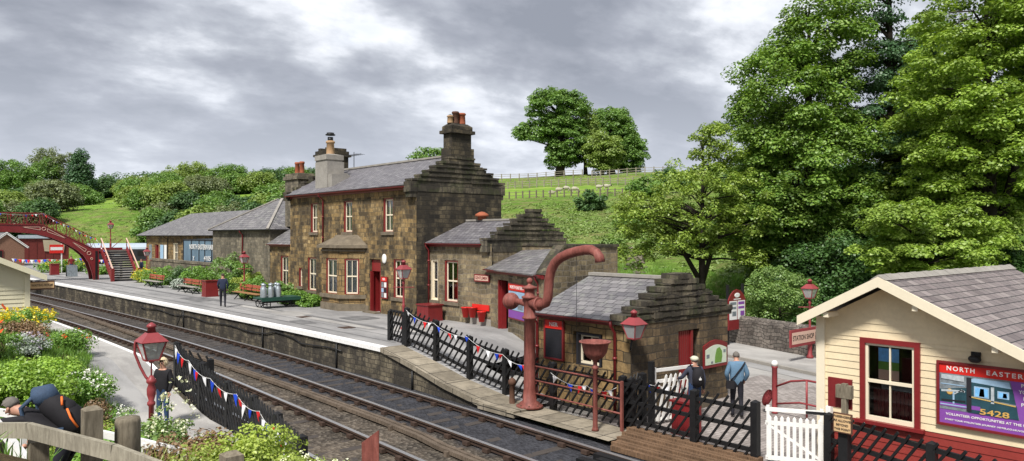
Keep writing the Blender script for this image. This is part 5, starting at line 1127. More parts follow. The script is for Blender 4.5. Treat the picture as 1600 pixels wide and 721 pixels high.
mb = MB(); mb.lathe((13.45, 12.4, .0), [(.09, 0), (.07, .05), (.06, .1), (.055, 1.45), (.08, 1.47), (.08, 1.52), (.05, 1.55), (.05, 1.66), (.09, 1.7)], 14); mb.build('pedestal', M['oxide_red'], r)
mb = MB(); mb.lathe((13.45, 12.4, 1.68), [(.09, 0), (.2, .07), (.28, .18), (.33, .40), (.385, .42), (.385, .45), (.32, .44), (.25, .2), (.1, .08)], 24); mb.build('bowl', M['oxide_red'], r)
mb = MB(); mb.lathe((13.77, 15.78, .0), [(.12, 0), (.08, .04), (.075, .55), (.11, .57), (.11, .66), (.08, .7), (.03, .74)], 12); tag(mb.build('hydrant', M['rust'], loc=(13.77, 15.78, 0)), 'short rusty bollard-like hydrant standing just left of the water crane', 'hydrant')
# small stone slab step at the ramp foot
mb = MB(); mb.box(13.05, 13.5, 14.9, 16.4, -.1, .07); tag(mb.build('kerb_stone', M['slab']), 'tilted worn stone slab at the foot of the platform ramp, by the hydrant', 'stone slab')

# ------------------------------------------------------------------ platform furniture
def bench(loc, L, seat, back, label):
    x, y, z = loc; r = empty('platform_bench', loc, label, 'bench', 'benches along the platform garden')
    mb = MB()
    for k in range(4): mb.box(x-.02+k*.11, x+.07+k*.11, y, y+L, z+.42, z+.455)
    mb.build('seat', M[seat], r)
    mb = MB(); mb.beam((x+.46, y, z+.62), (x+.46, y+L, z+.62), .03, .1); mb.beam((x+.49, y, z+.80), (x+.49, y+L, z+.80), .035, .17); mb.build('backrest', M[back], r)
    for t in (.08, .5, .92):
        mb = MB(); q = y+L*t; mb.beam((x+.02, q, z), (x+.40, q, z+.42), .04, .05); mb.beam((x+.5, q, z), (x+.08, q, z+.42), .04, .05); mb.beam((x+.42, q, z+.4), (x+.5, q, z+.9), .04, .05); mb.build('leg', M['iron_black'], r)
bench((16.3, 56.4, .95), 3.4, 'render_grey', 'bench_red', 'platform bench with grey seat and red back, farthest along, next to the footbridge steps'); bench((16.3, 49.0, .95), 3.3, 'render_grey', 'bench_red', 'platform bench with grey seat and red back, just beyond the red planter box'); bench((16.9, 40.6, .95), 3.6, 'bench_wood', 'bench_red', 'varnished wooden platform bench with orange-red back, beside the walking man')
def bin_(name, x0, x1, y0, y1, z0, z1, label, cat, mat='door_red', lid=True):
    r = empty(name, ((x0+x1)/2, (y0+y1)/2, z0), label, cat); mb = MB(); mb.box(x0, x1, y0, y1, z0+.03, z1)
    for k in (.33, .66): mb.box(x0-.006, x1+.006, y0+(y1-y0)*k-.008, y0+(y1-y0)*k+.008, z0+.05, z1-.05)
    mb.build('body', M[mat], r); mb = MB(); mb.box(x0-.04, x1+.04, y0-.04, y1+.04, z1, z1+.05); mb.build('rim', M[mat], r); mb = MB(); mb.box(x0-.02, x1+.02, y0-.02, y1+.02, z0, z0+.06); mb.build('plinth', M['maroon'], r); return r
bin_('planter_box', 16.2, 16.95, 46.5, 47.2, .95, 1.9, 'tall square red planter box on the platform to the left of the walking man', 'planter')
bin_('storage_box', 18.75, 19.5, 26.95, 27.8, .95, 1.62, 'dark red wooden box against the stone wall, behind the top of the diagonal fence', 'storage box', 'maroon')
r = bin_('waste_bin', 14.95, 15.45, 10.8, 11.3, -.1, .66, 'large red waste bin behind the diagonal fence, beside the capped man', 'bin', 'maroon'); 
bin_('red_crate', 14.3, 15.0, 81.8, 82.5, .95, 1.95, 'red box on the far platform behind the footbridge, left of the blackboard', 'storage box')
r = empty('chalkboard', (15.2, 77.5, .95), 'black A-board standing on the far platform under the footbridge', 'chalkboard')
for s in (1, -1): mb = MB(); mb.prism([(14.75, 77.5+s*.25, .97), (15.6, 77.5+s*.25, .97), (15.6, 77.5+s*.05, 2.0), (14.75, 77.5+s*.05, 2.0)], (0, .03, 0)); mb.build('board', M['poster_grey' if s < 0 else 'board_dark'], r)
r = empty('platform_notice', (15.3, 86, .95), 'white and red notice on a white post beyond the footbridge', 'sign')
mb = MB(); mb.box(15.9, 16.0, 86, 86.08, .95, 3.9); mb.build('post', M['white_paint'], r); mb = MB(); mb.box(14.9, 16.1, 85.94, 85.99, 2.9, 3.75); mb.build('panel', M['signal_red'], r); mb = MB(); mb.box(14.98, 16.02, 85.93, 85.938, 3.2, 3.5); mb.build('white_band', M['paper_white'], r)
# luggage trolley with churns
r = empty('platform_trolley', (16.65, 37.6, .95), 'flat dark green platform trolley with iron wheels, carrying milk churns', 'trolley')
mb = MB(); mb.box(15.65, 17.75, 37.0, 38.1, 1.42, 1.50); mb.box(15.65, 17.75, 36.98, 37.04, 1.33, 1.42); mb.build('deck', M['green_paint'], r)
for x in (15.95, 17.4):
    for y in (37.08, 38.0):
        mb = MB(); mb.tube([(x+.19*math.cos(t), y, 1.16+.19*math.sin(t)) for t in np.linspace(0, 2*math.pi, 17)], .025, 6)
        for t in np.arange(0, math.pi, math.pi/3): mb.beam((x+.18*math.cos(t), y, 1.16+.18*math.sin(t)), (x-.18*math.cos(t), y, 1.16-.18*math.sin(t)), .02, .02)
        mb.build('wheel', M['iron_black'], r)
mb = MB(); mb.box(15.9, 17.5, 37.45, 37.6, 1.2, 1.33); mb.tube([(15.95, 37.08, 1.16), (15.95, 38.0, 1.16)], .025, 6); mb.tube([(17.4, 37.08, 1.16), (17.4, 38.0, 1.16)], .025, 6); mb.build('axle_frame', M['iron_black'], r)
CH = [(15.85, 37.25), (16.2, 37.2), (16.02, 37.7), (16.4, 37.62), (16.62, 37.25), (16.75, 37.8)]
CL = ('front left corner', 'front, second from the left', 'rear, at the left end', 'rear, in the middle', 'front, at the right end of the group', 'rear, at the right end of the group')
for k, (x, y) in enumerate(CH):
    p = (x, y, 1.503); mb = MB(); mb.lathe(p, [(.15, 0), (.155, .02), (.155, .42), (.15, .45), (.095, .56), (.095, .60), (.12, .62), (.12, .64)], 16); mb.build('b', M['milk_can'], loc=p); o = bpy.context.scene.objects['b']; o.name = 'milk_churn'; tag(o, 'grey metal milk churn on the green trolley, '+CL[k], 'milk churn', 'milk churns on the trolley')
    mb = MB(); mb.lathe((x, y, 2.14), [(.125, 0), (.13, .03), (.06, .05), (.03, .08), (.001, .085)], 16); mb.build('lid', M['milk_can'], o)
# hand rail with white capped post in the yard
r = empty('red_handrail', (18.7, 10.75, -.1), 'red tubular handrail with a white-capped post, in the yard left of the cream shop', 'handrail')
mb = MB(); mb.lathe((18.7, 10.75, -.1), [(.09, 0), (.075, .03), (.07, 1.2), (.085, 1.22), (.085, 1.26)], 12); mb.build('post', M['lamp_red'], r); mb = MB(); mb.lathe((18.7, 10.75, 1.16), [(.088, 0), (.09, .08), (.05, .14), (.001, .15)], 12); mb.build('cap', M['white_paint'], r)
mb = MB(); mb.tube([(18.7, 10.75, .6), (18.55, 10.2, .85), (18.45, 9.7, .95), (18.2, 8.4, .95), (18.1, 7.8, .95)], .028, 8); mb.tube([(18.7, 10.75, .15), (18.45, 9.9, .35), (18.15, 8.0, .35)], .025, 8); mb.tube([(18.42, 9.7, -.1), (18.42, 9.7, .95)], .028, 8); mb.tube([(18.15, 8.1, -.1), (18.15, 8.1, .95)], .028, 8); mb.build('rail', M['lamp_red'], r)
mb = MB(); mb.lathe((0,0,0), [(.001,0),(.2,0),(.2,.02),(.001,.02)], 18); mb.v = [(18.62+y*.7, 10.82+x*.7+.1, .35+y*1.0 if False else .3+math.copysign(1, y)*abs(y)) for x, y, z in mb.v]; mb.build('disc', M['lamp_red'], r)
# station shop sign and info board on the pavement
r = empty('shop_sign', (26.9, 14.3, .6), 'long red framed board lettered STATION SHOP on the pavement lamp post', 'sign')
Fs = frame((25.9, 14.28), (28.1, 14.28)); mb = MB(); mb.fbox(Fs, 0, 2.2, -.03, .03, .55, 1.18); mb.build('frame', M['lamp_red'], r); mb = MB(); mb.fbox(Fs, .1, 2.1, .03, .034, .65, 1.08); mb.build('panel', M['sign_pink'], r); text3(r, 'STATION SHOP', Fs, .93, .86, .26, .036, 'hair_dark', 1.55)
r = empty('information_board', (28.6, 18.4, 0), 'dark red information board with rounded top on two black posts, before the boundary wall', 'information board')
Fi = frame((28.15, 18.35), (29.45, 18.35)); 
for a in (.08, 1.22): mb = MB(); mb.fbox(Fi, a-.05, a+.05, -.1, 0, -.05, 2.55); mb.build('post', M['iron_black'], r)
P = [(0, .62), (1.3, .62), (1.3, 1.9), (1.15, 2.1), (.9, 2.28), (.65, 2.34), (.4, 2.28), (.15, 2.1), (0, 1.9)]; mb = MB(); mb.prism([tuple(Fi(a, .05, z)) for a, z in P], Fi.n*-.05); mb.build('board', M['maroon'], r)
for a in (.06, .68): mb = MB(); mb.fbox(Fi, a, a+.56, .05, .056, 1.05, 1.85); p_ = mb.build('notice', M['paper_white'], r); mb = MB(); mb.fbox(Fi, a+.04, a+.5, .056, .06, 1.68, 1.8); mb.fbox(Fi, a+.2, a+.5, .056, .06, 1.2, 1.4); mb.fbox(Fi, a+.04, a+.5, .056, .06, 1.5, 1.6); mb.build('notice_print', M['poster_grey' if a < .5 else 'purple'], p_)
mb = MB(); mb.lathe((0,0,0), [(.14, 0), (.19, 0), (.19, .006), (.14, .006)], 20); mb.v = [tuple(Fi(.65+x*1.1, .051+z, 2.08+y*.55)) for x, y, z in mb.v]; mb.fbox(Fi, .38, .92, .051, .056, 1.9, 1.94); mb.build('emblem', M['paper_white'], r)
# red marker by the track, lower centre
mb = MB(); mb.prism([(6.12, 10.62, 1.38), (6.32, 10.44, 1.58), (6.32, 10.44, -.1), (6.27, 10.485, -.1), (6.27, 10.485, 1.0), (6.12, 10.62, 1.1)], (.02, .02, 0)); tag(mb.build('trackside_marker', M['oxide_red']), 'faded red wedge-shaped board standing beside the near track, behind white blossom', 'track marker')

# ------------------------------------------------------------------ foreground fence and step rail
ft = empty('timber_fence', (1.8, 6.6, 2), 'weathered grey post-and-rail fence in the bottom left foreground', 'fence')
def fr(px, py, d): return Vector((0, 0, 4.65))+(Vector((.65737, .75355, .0065))+Vector((.75357, -.65737, 0))*((px-800)/1190)+Vector((0, 0, 1))*((360.5-py)/1190))*d
RL = [fr(-60, 610, 7.2), fr(20, 660, 6.9), fr(120, 690, 6.2), fr(250, 745, 5.4)]
RL = [Vector((.85, 8.05, 2.96)), Vector((1.12, 7.28, 3.06)), Vector((1.55, 6.45, 2.98)), Vector((1.98, 5.75, 2.80)), Vector((2.6, 4.9, 2.55))]
for a, b in zip(RL[:-1], RL[1:]): mb = MB(); mb.beam(a, b, .045, .125); mb.build('rail', M['wood_grey'], ft); mb = MB(); mb.beam(a-Vector((0,0,.42)), b-Vector((0,0,.42)), .045, .14); mb.build('rail', M['wood_grey'], ft)
def fpost(x, y, zt, w=.135, name='post', par=ft, round_=False):
    mb = MB(); zb = float(ground(x, y))-.3
    if round_: mb.lathe((x, y, zb), [(w*.62, 0), (w*.6, zt-zb-.03), (w*.55, zt-zb), (w*.2, zt-zb+.01)], 12)
    else:
        h = w/2; mb.box(x-h, x+h, y-h, y+h, zb, zt); mb.add([(x-h, y-h, zt+.001), (x+h, y-h, zt+.001), (x+h, y+h, zt+.001), (x-h, y+h, zt+.001), (x-h*.5, y, zt+.03), (x+h*.5, y, zt+.03)], [(0,1,5,4), (1,2,5), (2,3,4,5), (3,0,4)])
    return mb.build(name, M['wood_post'], par)
for x, y, zt in ((.98, 8.02, 2.83), (1.20, 7.35, 2.95), (1.50, 6.9, 3.24), (2.16, 5.65, 3.02)): fpost(x, y, zt)
tag(fpost(1.78, 6.95, 3.12, .17, 'round_post', None, True), 'rough round timber post standing behind the grey fence in the left foreground', 'post')
wr = empty('white_handrail', (2.5, 11, 1.2), 'white painted low handrail of the stepped path behind the grey timber fence', 'handrail')
mb = MB(); W1 = [(1.15, 12.2, 2.42), (1.75, 11.75, 2.28), (2.4, 11.2, 2.08), (2.95, 10.7, 1.93), (3.35, 10.35, 1.80)]
for a, b in zip(W1[:-1], W1[1:]): mb.beam(a, b, .06, .09)
mb.build('rail', M['worn_white'], wr)
for x, y, z in W1[1:]: mb = MB(); g0 = float(ground(x, y)); mb.box(x-.035, x+.035, y-.035, y+.035, g0-.2, z); mb.build('post', M['worn_white'], wr)
mb = MB(); mb.beam((1.0, 9.2, 2.95), (1.5, 8.6, 2.15), .07, .1); mb.beam((1.0, 9.2, 2.75), (1.5, 8.6, 1.95), .07, .1); mb.build('rail', M['worn_white'], wr)
# ------------------------------------------------------------------ leaves
rng = np.random.RandomState(11)
def leafmesh(name, P, Nn, size, mat, parent=None, loc=None, aspect=.7, jitter=.9):
    n = len(P); Nn = Nn/np.maximum(np.linalg.norm(Nn, axis=1, keepdims=True), 1e-6)
    r = rng.normal(size=(n, 3)); t1 = np.cross(Nn, r); t1 /= np.maximum(np.linalg.norm(t1, axis=1, keepdims=True), 1e-6); t2 = np.cross(Nn, t1)
    s = (size*(1-jitter/2+jitter*rng.rand(n)))[:,None]
    V = np.stack([P+t1*s*.5, P+t2*s*.5*aspect, P-t1*s*.5, P-t2*s*.5*aspect], 1).reshape(-1, 3)
    off = np.array(loc if loc is not None else (wloc(parent) if parent else (0, 0, 0)))
    me = bpy.data.meshes.new(name); me.vertices.add(4*n); me.vertices.foreach_set('co', (V-off).ravel()); me.loops.add(4*n); me.loops.foreach_set('vertex_index', np.arange(4*n)); me.polygons.add(n)
    me.polygons.foreach_set('loop_start', np.arange(0, 4*n, 4)); me.polygons.foreach_set('loop_total', np.full(n, 4)); me.materials.append(mat); me.update(); me.validate()
    o = bpy.data.objects.new(name, me); col.objects.link(o)
    if parent: o.parent = parent
    elif loc is not None: o.location = loc
    return o
def clumps(env, n, gap=.0, inner=.45, seed=0):
    r = np.random.RandomState(seed); w = np.array([e[3]*e[4]*e[5] for e in env])**.7; w /= w.sum(); out = []
    while len(out) < n:
        e = env[r.choice(len(env), p=w)]; d = r.normal(size=3); d /= np.linalg.norm(d); rad = inner+(1-inner)*r.rand()**.6
        p = np.array(e[:3])+d*rad*np.array(e[3:6]); out.append(p)
    return np.array(out)
def clump_leaves(C, cr, nl, flat=.45, seed=0, up=.9, crv=.5):
    r = np.random.RandomState(seed+1); n = len(C); R_ = cr*(1-crv/2+crv*r.rand(n)); i = np.repeat(np.arange(n), nl)
    d = r.normal(size=(len(i), 3)); d /= np.linalg.norm(d, axis=1, keepdims=True); d[:,2] = np.abs(d[:,2])*np.where(r.rand(len(i)) < .8, 1, -.6)
    rad = (.35+.65*r.rand(len(i))**.5)[:,None]
    P = C[i]+d*rad*R_[i][:,None]*np.array([1, 1, flat])
    # droop towards the clump's rim
    P[:,2] -= .25*R_[i]*(np.linalg.norm(d[:,:2], axis=1)*rad[:,0])**2
    Nn = d*.7+np.array([0, 0, up])+r.normal(size=d.shape)*.45
    return P, Nn
def tree(name, label, cat, x, y, env, mat, nc, cr, nl, ls, tr_, bark='bark', flat=.45, seed=0, group=None, z=None, limbs=24, trunk_top=None, up=.9, lean=(0, 0), fork=None, inner=.45, branch_r=.05):
    z = float(ground(x, y))-.1 if z is None else z
    root = empty(name, (x, y, z), label, cat, group); r = np.random.RandomState(seed)
    E = [(e[0]+x, e[1]+y, e[2]+z, e[3], e[4], e[5]) for e in env]; C = clumps(E, nc, seed=seed, inner=inner); P, Nn = clump_leaves(C, cr, nl, flat, seed, up)
    top_ = max(e[2]+e[5]*.6 for e in env) if trunk_top is None else trunk_top
    mb = MB(); k = 7; pts = [Vector((x+lean[0]*t+.25*tr_*math.sin(5*t+seed), y+lean[1]*t+.25*tr_*math.cos(4*t+seed), z+top_*t)) for t in np.linspace(0, 1, k)]
    mb.tube(pts, [tr_*1.35]+[tr_*(1-.85*t) for t in np.linspace(.05, 1, k-1)], 10)
    if fork:
        for fx, fy, fz in fork: a = pts[1]; mb.tube([a, a.lerp(Vector((x+fx, y+fy, z+fz)), .4)+Vector((0, 0, .3)), Vector((x+fx, y+fy, z+fz))], [tr_*.75, tr_*.55, tr_*.25], 8)
    mb.build('trunk', M[bark], root)
    mb = MB(); sel = r.choice(len(C), min(limbs, len(C)), replace=False)
    for i in sel:
        c = Vector(C[i]); hz = c.z-z; t = min(.92, max(.3, (hz-.35*math.hypot(c.x-x, c.y-y))/top_)); j = t*(k-1); a = pts[int(j)].lerp(pts[min(int(j)+1, k-1)], j-int(j))
        m1 = a.lerp(c, .35)+Vector((r.uniform(-.3, .3), r.uniform(-.3, .3), .05*hz)); m2 = a.lerp(c, .7)+Vector((r.uniform(-.3, .3), r.uniform(-.3, .3), .03*hz))
        q = tr_*.32*(1-.6*t)+branch_r*.3; mb.tube([a, m1, m2, c], [q, q*.7, q*.45, q*.15], 6)
    mb.build('branches', M[bark], root)
    leafmesh('crown', P, Nn, ls, M[mat], root); return root
def at(px, d):   # plan point seen at photo column px, d metres in front of the camera
    l = (px-800)/1190*d; return .65737*d+.75357*l, .75355*d-.65737*l
def hz(py, d): return 4.65+(368-py)/1190*d

# ---- the large trees on the right
def big(px, d, ytop, half, **k):
    x, y = at(px, d); z = float(ground(x, y)); return x, y, z, hz(ytop, d)-z, half/1190*d
x, y, z, H_, w = big(1266, 44, -20, 100)
tree('sycamore_tree', 'tall dark green sycamore with dense rounded crown, leftmost of the large trees on the right', 'tree', x, y, [(0, 0, H_*.40, w*1.12, w*1.1, H_*.24), (-.8, .8, H_*.62, w*.95, w, H_*.22), (.8, -.5, H_*.84, w*.72, w*.7, H_*.17), (-1.5, 1.3, H_*.26, w*.9, w*.8, H_*.12)], 'leaf_syc', 560, .85, 260, .165, .42, 'bark_dark', .6, 3, 'large trees on the slope', limbs=60, fork=[(1.2, -1.0, H_*.6), (-1.4, 1.0, H_*.55)], inner=.5)
x, y, z, H_, w = big(1392, 45, -120, 92)
env = []
for k in range(9): t = .22+k*.085; env.append((rng.uniform(-1, 1), rng.uniform(-1, 1), H_*t, w*(1.35-.9*t), w*(1.35-.9*t), .7))
tree('larch_tree', 'tall straight conifer with bare dark trunk and thin drooping layers, between the sycamores', 'tree', x, y, env, 'leaf_conifer', 330, .8, 150, .15, .36, 'bark_dark', .4, 8, 'large trees on the slope', limbs=110, trunk_top=H_*.97, up=.5, inner=.25)
x, y, z, H_, w = big(1545, 38, -90, 118)
tree('sycamore_tree', 'large bright yellow-green sycamore with layered leaves, over the cream shop roof', 'tree', x, y, [(0, 0, H_*.40, w*1.1, w, H_*.2), (-.6, .5, H_*.6, w*1.05, w, H_*.2), (.5, 0, H_*.82, w*.95, w*.95, H_*.18), (-2.0, 1.5, H_*.22, w*.85, w*.8, H_*.08)], 'leaf_syc_light', 470, .8, 260, .15, .36, 'bark_dark', .45, 21, 'large trees on the slope', limbs=60, inner=.35, fork=[(2.0, -1.6, H_*.6)])
x, y, z, H_, w = big(1465, 50, 30, 75)
tree('sycamore_tree', 'mid green sycamore standing behind the bright one and right of the conifer', 'tree', x, y, [(0, 0, H_*.5, w, w, H_*.3), (0, .5, H_*.8, w*.8, w*.8, H_*.2)], 'leaf_syc', 260, .9, 230, .18, .34, 'bark_dark', .4, 33, 'large trees on the slope', limbs=40)
x, y, z, H_, w = big(1420, 33, 250, 50)
x, y = at(1415, 44); z = float(ground(x, y)); H_ = hz(60, 44)-z; tree('sycamore_tree', 'bright green sycamore in front of the conifer trunk, low centre of the group', 'tree', x, y, [(0, 0, H_*.36, 3.0, 3.0, H_*.2), (.3, -.3, H_*.58, 2.2, 2.2, H_*.14)], 'leaf_syc_light', 190, .8, 220, .16, .22, 'bark_dark', .5, 43, 'large trees on the slope', limbs=40)
x, y = at(1440, 35); z = float(ground(x, y)); tree('young_sycamore', 'low spreading bright green young sycamore, just behind the ridge of the cream shop', 'tree', x, y, [(0, 0, 3.6, 3.2, 3.0, 1.0), (-.4, 0, 5.2, 2.6, 2.4, .9), (1.8, -1.2, 4.6, 2.2, 2, .8)], 'leaf_syc_light', 190, .62, 240, .14, .16, 'bark_dark', .4, 41, 'large trees on the slope', limbs=40)
x, y, z, H_, w = big(1640, 40, -80, 100)
tree('sycamore_tree', 'tall sycamore cut by the right edge of the picture', 'tree', x, y, [(0, 0, H_*.5, w, w, H_*.25), (0, .5, H_*.8, w, w*.9, H_*.2)], 'leaf_syc', 220, 1.1, 200, .22, .4, 'bark_dark', .4, 37, 'large trees on the slope', limbs=30)
# understorey
def bush(label, px, d, r, h, mat, seed, n=60, cr=.6, nl=150, ls=.13, group=None, name='bush', cat='bush', flat=.7, z=None, xy=None, inner=.5, tr_=.07):
    x, y = xy if xy else at(px, d)
    return tree(name, label, cat, x, y, [(0, 0, h*.5, r, r, h*.5)], mat, n, cr, nl, ls, tr_, 'bark_dark', flat, seed, group, z, limbs=10, trunk_top=h*.6, inner=inner)
UG = 'bushes on the slope behind the road wall'
bush('broad dark evergreen bush in the shade under the tall sycamore', 1300, 41, 3.0, 4.0, 'leaf_dark', 51, 110, .8, 160, .16, UG); bush('dark evergreen bush under the conifer, left of the cream shop ridge', 1385, 43, 2.8, 4.2, 'leaf_dark', 52, 100, .8, 160, .16, UG)
bush('dark bush under the bright sycamore behind the shop roof', 1500, 42, 3.0, 4.0, 'leaf_dark', 53, 100, .8, 150, .16, UG); bush('dark leafy bush at the right edge above the shop roof', 1600, 38, 2.6, 3.4, 'leaf_dark', 54, 80, .8, 150, .16, UG)
bush('dense mid green bush left of the dark evergreens', 1225, 46, 2.4, 3.4, 'leaf_syc', 55, 80, .7, 150, .17, UG)
bush('rounded pale grey-green elder bush directly behind the boundary wall and lamp', 1218, 36.5, 1.75, 2.9, 'leaf_elder', 56, 110, .42, 210, .09, UG)
bush('tall grass and bramble clump behind the boundary wall, right of the lamp', 1258, 35.5, 1.0, 1.9, 'leaf_dark', 57, 40, .35, 130, .08, UG)
# oak in the middle
x, y = at(1098, 42); z = float(ground(x, y))-.1
tree('oak_tree', 'yellow-green spreading oak with crooked dark limbs, in the middle distance right of the stone buildings', 'tree', x, y, [(-.2, .3, 6.2, 3.0, 3.0, 2.6), (-2.5, 2.2, 5.4, 1.9, 1.9, 1.5), (.6, -.4, 9.2, 1.7, 1.7, 1.5), (1.8, -1.6, 6.0, 1.6, 1.6, 2.0), (-2.9, 2.4, 3.2, 1.3, 1.3, .8), (1.9, -1.6, 3.3, 1.2, 1.2, 1.0), (-.6, .5, 3.9, 2.4, 2.4, .7)], 'leaf_oak', 300, .48, 160, .13, .21, 'bark_dark', .7, 61, limbs=55, z=z, fork=[(-1.9, 1.6, 5.2), (1.0, -.9, 5.6)], inner=.35, branch_r=.07)
x, y = at(1172, 47); tree('oak_tree', 'lighter green tree filling the space between the oak and the tall sycamore', 'tree', x, y, [(0, 0, 4.5, 2.4, 2.4, 2.6), (0, 0, 7.5, 1.8, 1.8, 1.6)], 'leaf_syc', 130, .7, 180, .18, .18, 'bark_dark', .5, 62, limbs=50)
# hill-top trees
x, y = at(874, 170); tree('hill_tree', 'large broad-crowned tree on the hilltop, leftmost of the hilltop group', 'tree', x, y, [(-1.5, 1.4, 15.8, 5.4, 5.4, 3.8), (-4.2, 3.7, 10.0, 4.2, 4.2, 2.6), (-.5, .4, 11.5, 4.2, 4.2, 3), (2.4, -2.1, 14.5, 3.6, 3.6, 4.2), (1.8, -1.5, 7.5, 4.8, 4.8, 5), (0, 0, 4.5, 3.2, 3.2, 3)], 'leaf_far', 420, 1.3, 150, .42, .9, 'bark_dark', .65, 71, 'trees on the hilltop', limbs=80, inner=.5)
x, y = at(954, 178); tree('hill_tree', 'dense dark green dome-shaped tree on the hilltop, rightmost of the hilltop group', 'tree', x, y, [(0, 0, 8.5, 6.2, 6.2, 7.2), (2.6, -2.4, 5.0, 4.8, 4.8, 4.8)], 'leaf_far', 460, 1.4, 150, .42, .8, 'bark_dark', .7, 72, 'trees on the hilltop', limbs=30, inner=.6)
x, y = at(915, 172); tree('hill_tree', 'thin brownish-green tree squeezed between the two large hilltop trees', 'tree', x, y, [(0, 0, 9, 3.0, 3.0, 6.0)], 'leaf_far_light', 110, 1.3, 110, .4, .4, 'bark', .5, 73, 'trees on the hilltop', limbs=30)
x, y = at(942, 166); tree('hill_tree', 'small rounded light green tree in front of the dark dome tree on the hilltop', 'tree', x, y, [(0, 0, 5, 4.2, 4.2, 4.4)], 'leaf_far_light', 130, 1.3, 130, .4, .3, 'bark', .55, 74, 'trees on the hilltop', limbs=20)
x, y = at(674, 190); tree('hill_tree', 'distant tree showing above the house roof left of the tall chimney', 'tree', x, y, [(0, 0, 11, 6, 6, 7)], 'leaf_far', 140, 1.8, 120, .5, .5, 'bark', .55, 75, 'trees on the hilltop', z=hz(228, 190)-18, limbs=15)
# scrub on the hillside
k_ = 0
SC = [(925, 95, 1.8, 2.2, 'leaf_far_dark', 'dark gorse bush on the slope below the sheep'), (985, 70, 1.4, 1.5, 'leaf_far', 'green bush on the bank above the tall stone end wall'), (1010, 105, 2.4, 2.6, 'leaf_far', 'bush at the foot of the sheep field, left of the oak'), (1050, 120, 3.0, 3.5, 'leaf_far_dark', 'dark bush seen through the oak limbs on the field edge'),
      (1130, 60, 2.2, 2.5, 'leaf_dark', 'dark bush on the bank right of the oak trunk'), (1180, 90, 4., 5., 'leaf_far_dark', 'tall dark bush on the slope seen right of the oak'), (1240, 100, 5., 6., 'leaf_far_dark', 'big dark bush on the slope seen behind the tall sycamore'), (960, 62, 1.0, 1.0, 'leaf_elder', 'pale green bush close above the lamp room end wall')]
for px, d, r_, h, m, lb in SC: k_ += 1; bush(lb, px, d, r_, h, m, 80+k_, 40, r_*.4, 110, .14+d*.0022, 'scrub bushes on the hillside')
# shaded wood behind the large trees
k_ = 0
for px, d, yt, r_, lb in ((1290, 75, 330, 5, 'dark tree on the slope seen low between the sycamore trunks'), (1360, 80, 300, 6, 'dark tree on the slope seen low behind the conifer'), (1440, 78, 280, 6, 'dark tree on the slope behind the bright sycamore, left part'), (1530, 75, 270, 6, 'dark tree on the slope behind the bright sycamore, right part'), (1620, 70, 250, 6, 'dark tree on the slope at the right edge, behind all others')):
    x, y = at(px, d); z = float(ground(x, y)); h = max(4, hz(yt, d)-z); k_ += 1
    tree('slope_tree', lb, 'tree', x, y, [(0, 0, h*.55, r_, r_, h*.45)], 'leaf_dark', 90, 1.6, 110, .36, .3, 'bark_dark', .5, 90+k_, 'shaded trees high on the slope', limbs=10)

# ---- woods on the far left and behind the station
WL = [ # px, dist, top y, half width px, kind, label
 (18, 190, 250, 45, 'far', 'green round tree at the far left edge above the footbridge'), (60, 200, 248, 38, 'far', 'green tree left of the tall pale willow'), (92, 205, 229, 42, 'far_grey', 'tall pale grey-green willow-like tree, highest of the left group'), (125, 200, 233, 20, 'conifer', 'dark narrow conifer beside the tall pale tree'),
 (40, 160, 290, 40, 'far_dark', 'dark tree behind the left part of the footbridge'), (85, 150, 283, 38, 'far_grey', 'grey-green tree directly above the footbridge knee'), (10, 140, 300, 35, 'far_light', 'light green tree at the left edge behind the footbridge deck'), (150, 215, 284, 40, 'far_dark', 'dark tree at the left end of the field hedge'),
 (185, 215, 284, 35, 'far_dark', 'dark bluish tree above the pasture, left of centre'), (215, 205, 276, 36, 'far_light', 'light feathery tree above the pasture lamp'), (240, 190, 280, 38, 'far', 'tall slender green tree right of the pasture'), (275, 200, 270, 40, 'far', 'green tree beyond the long shed, left end'),
 (300, 215, 254, 44, 'far_light', 'bright green tree, tall middle tree beyond the long shed'), (345, 215, 258, 45, 'far', 'tall green tree beyond the long shed, right of the bright one'), (325, 185, 285, 36, 'far_grey', 'bare brownish-green tree above the long shed ridge'), (368, 190, 272, 40, 'far', 'green tree between the long shed and hipped roof'),
 (395, 190, 286, 36, 'far_light', 'yellow-green tree left of the pyramid roof'), (432, 200, 282, 34, 'far_dark', 'dark tree just left of the house chimney pots'), (460, 205, 280, 34, 'far', 'green tree behind the small chimney with red pots'), (255, 150, 322, 36, 'far_light', 'low bushy light tree behind the goods shed roof'),
 (215, 170, 318, 26, 'far', 'tree at the right border of the pasture'), (120, 180, 300, 36, 'far', 'mid green tree between willow and pasture'), (-30, 190, 250, 45, 'far', 'tree just outside the left picture edge'), (520, 230, 290, 50, 'far_dark', 'tree hidden behind the house roof'), (170, 225, 305, 60, 'far_dark', 'low dark hedge tree along the top of the pasture')]
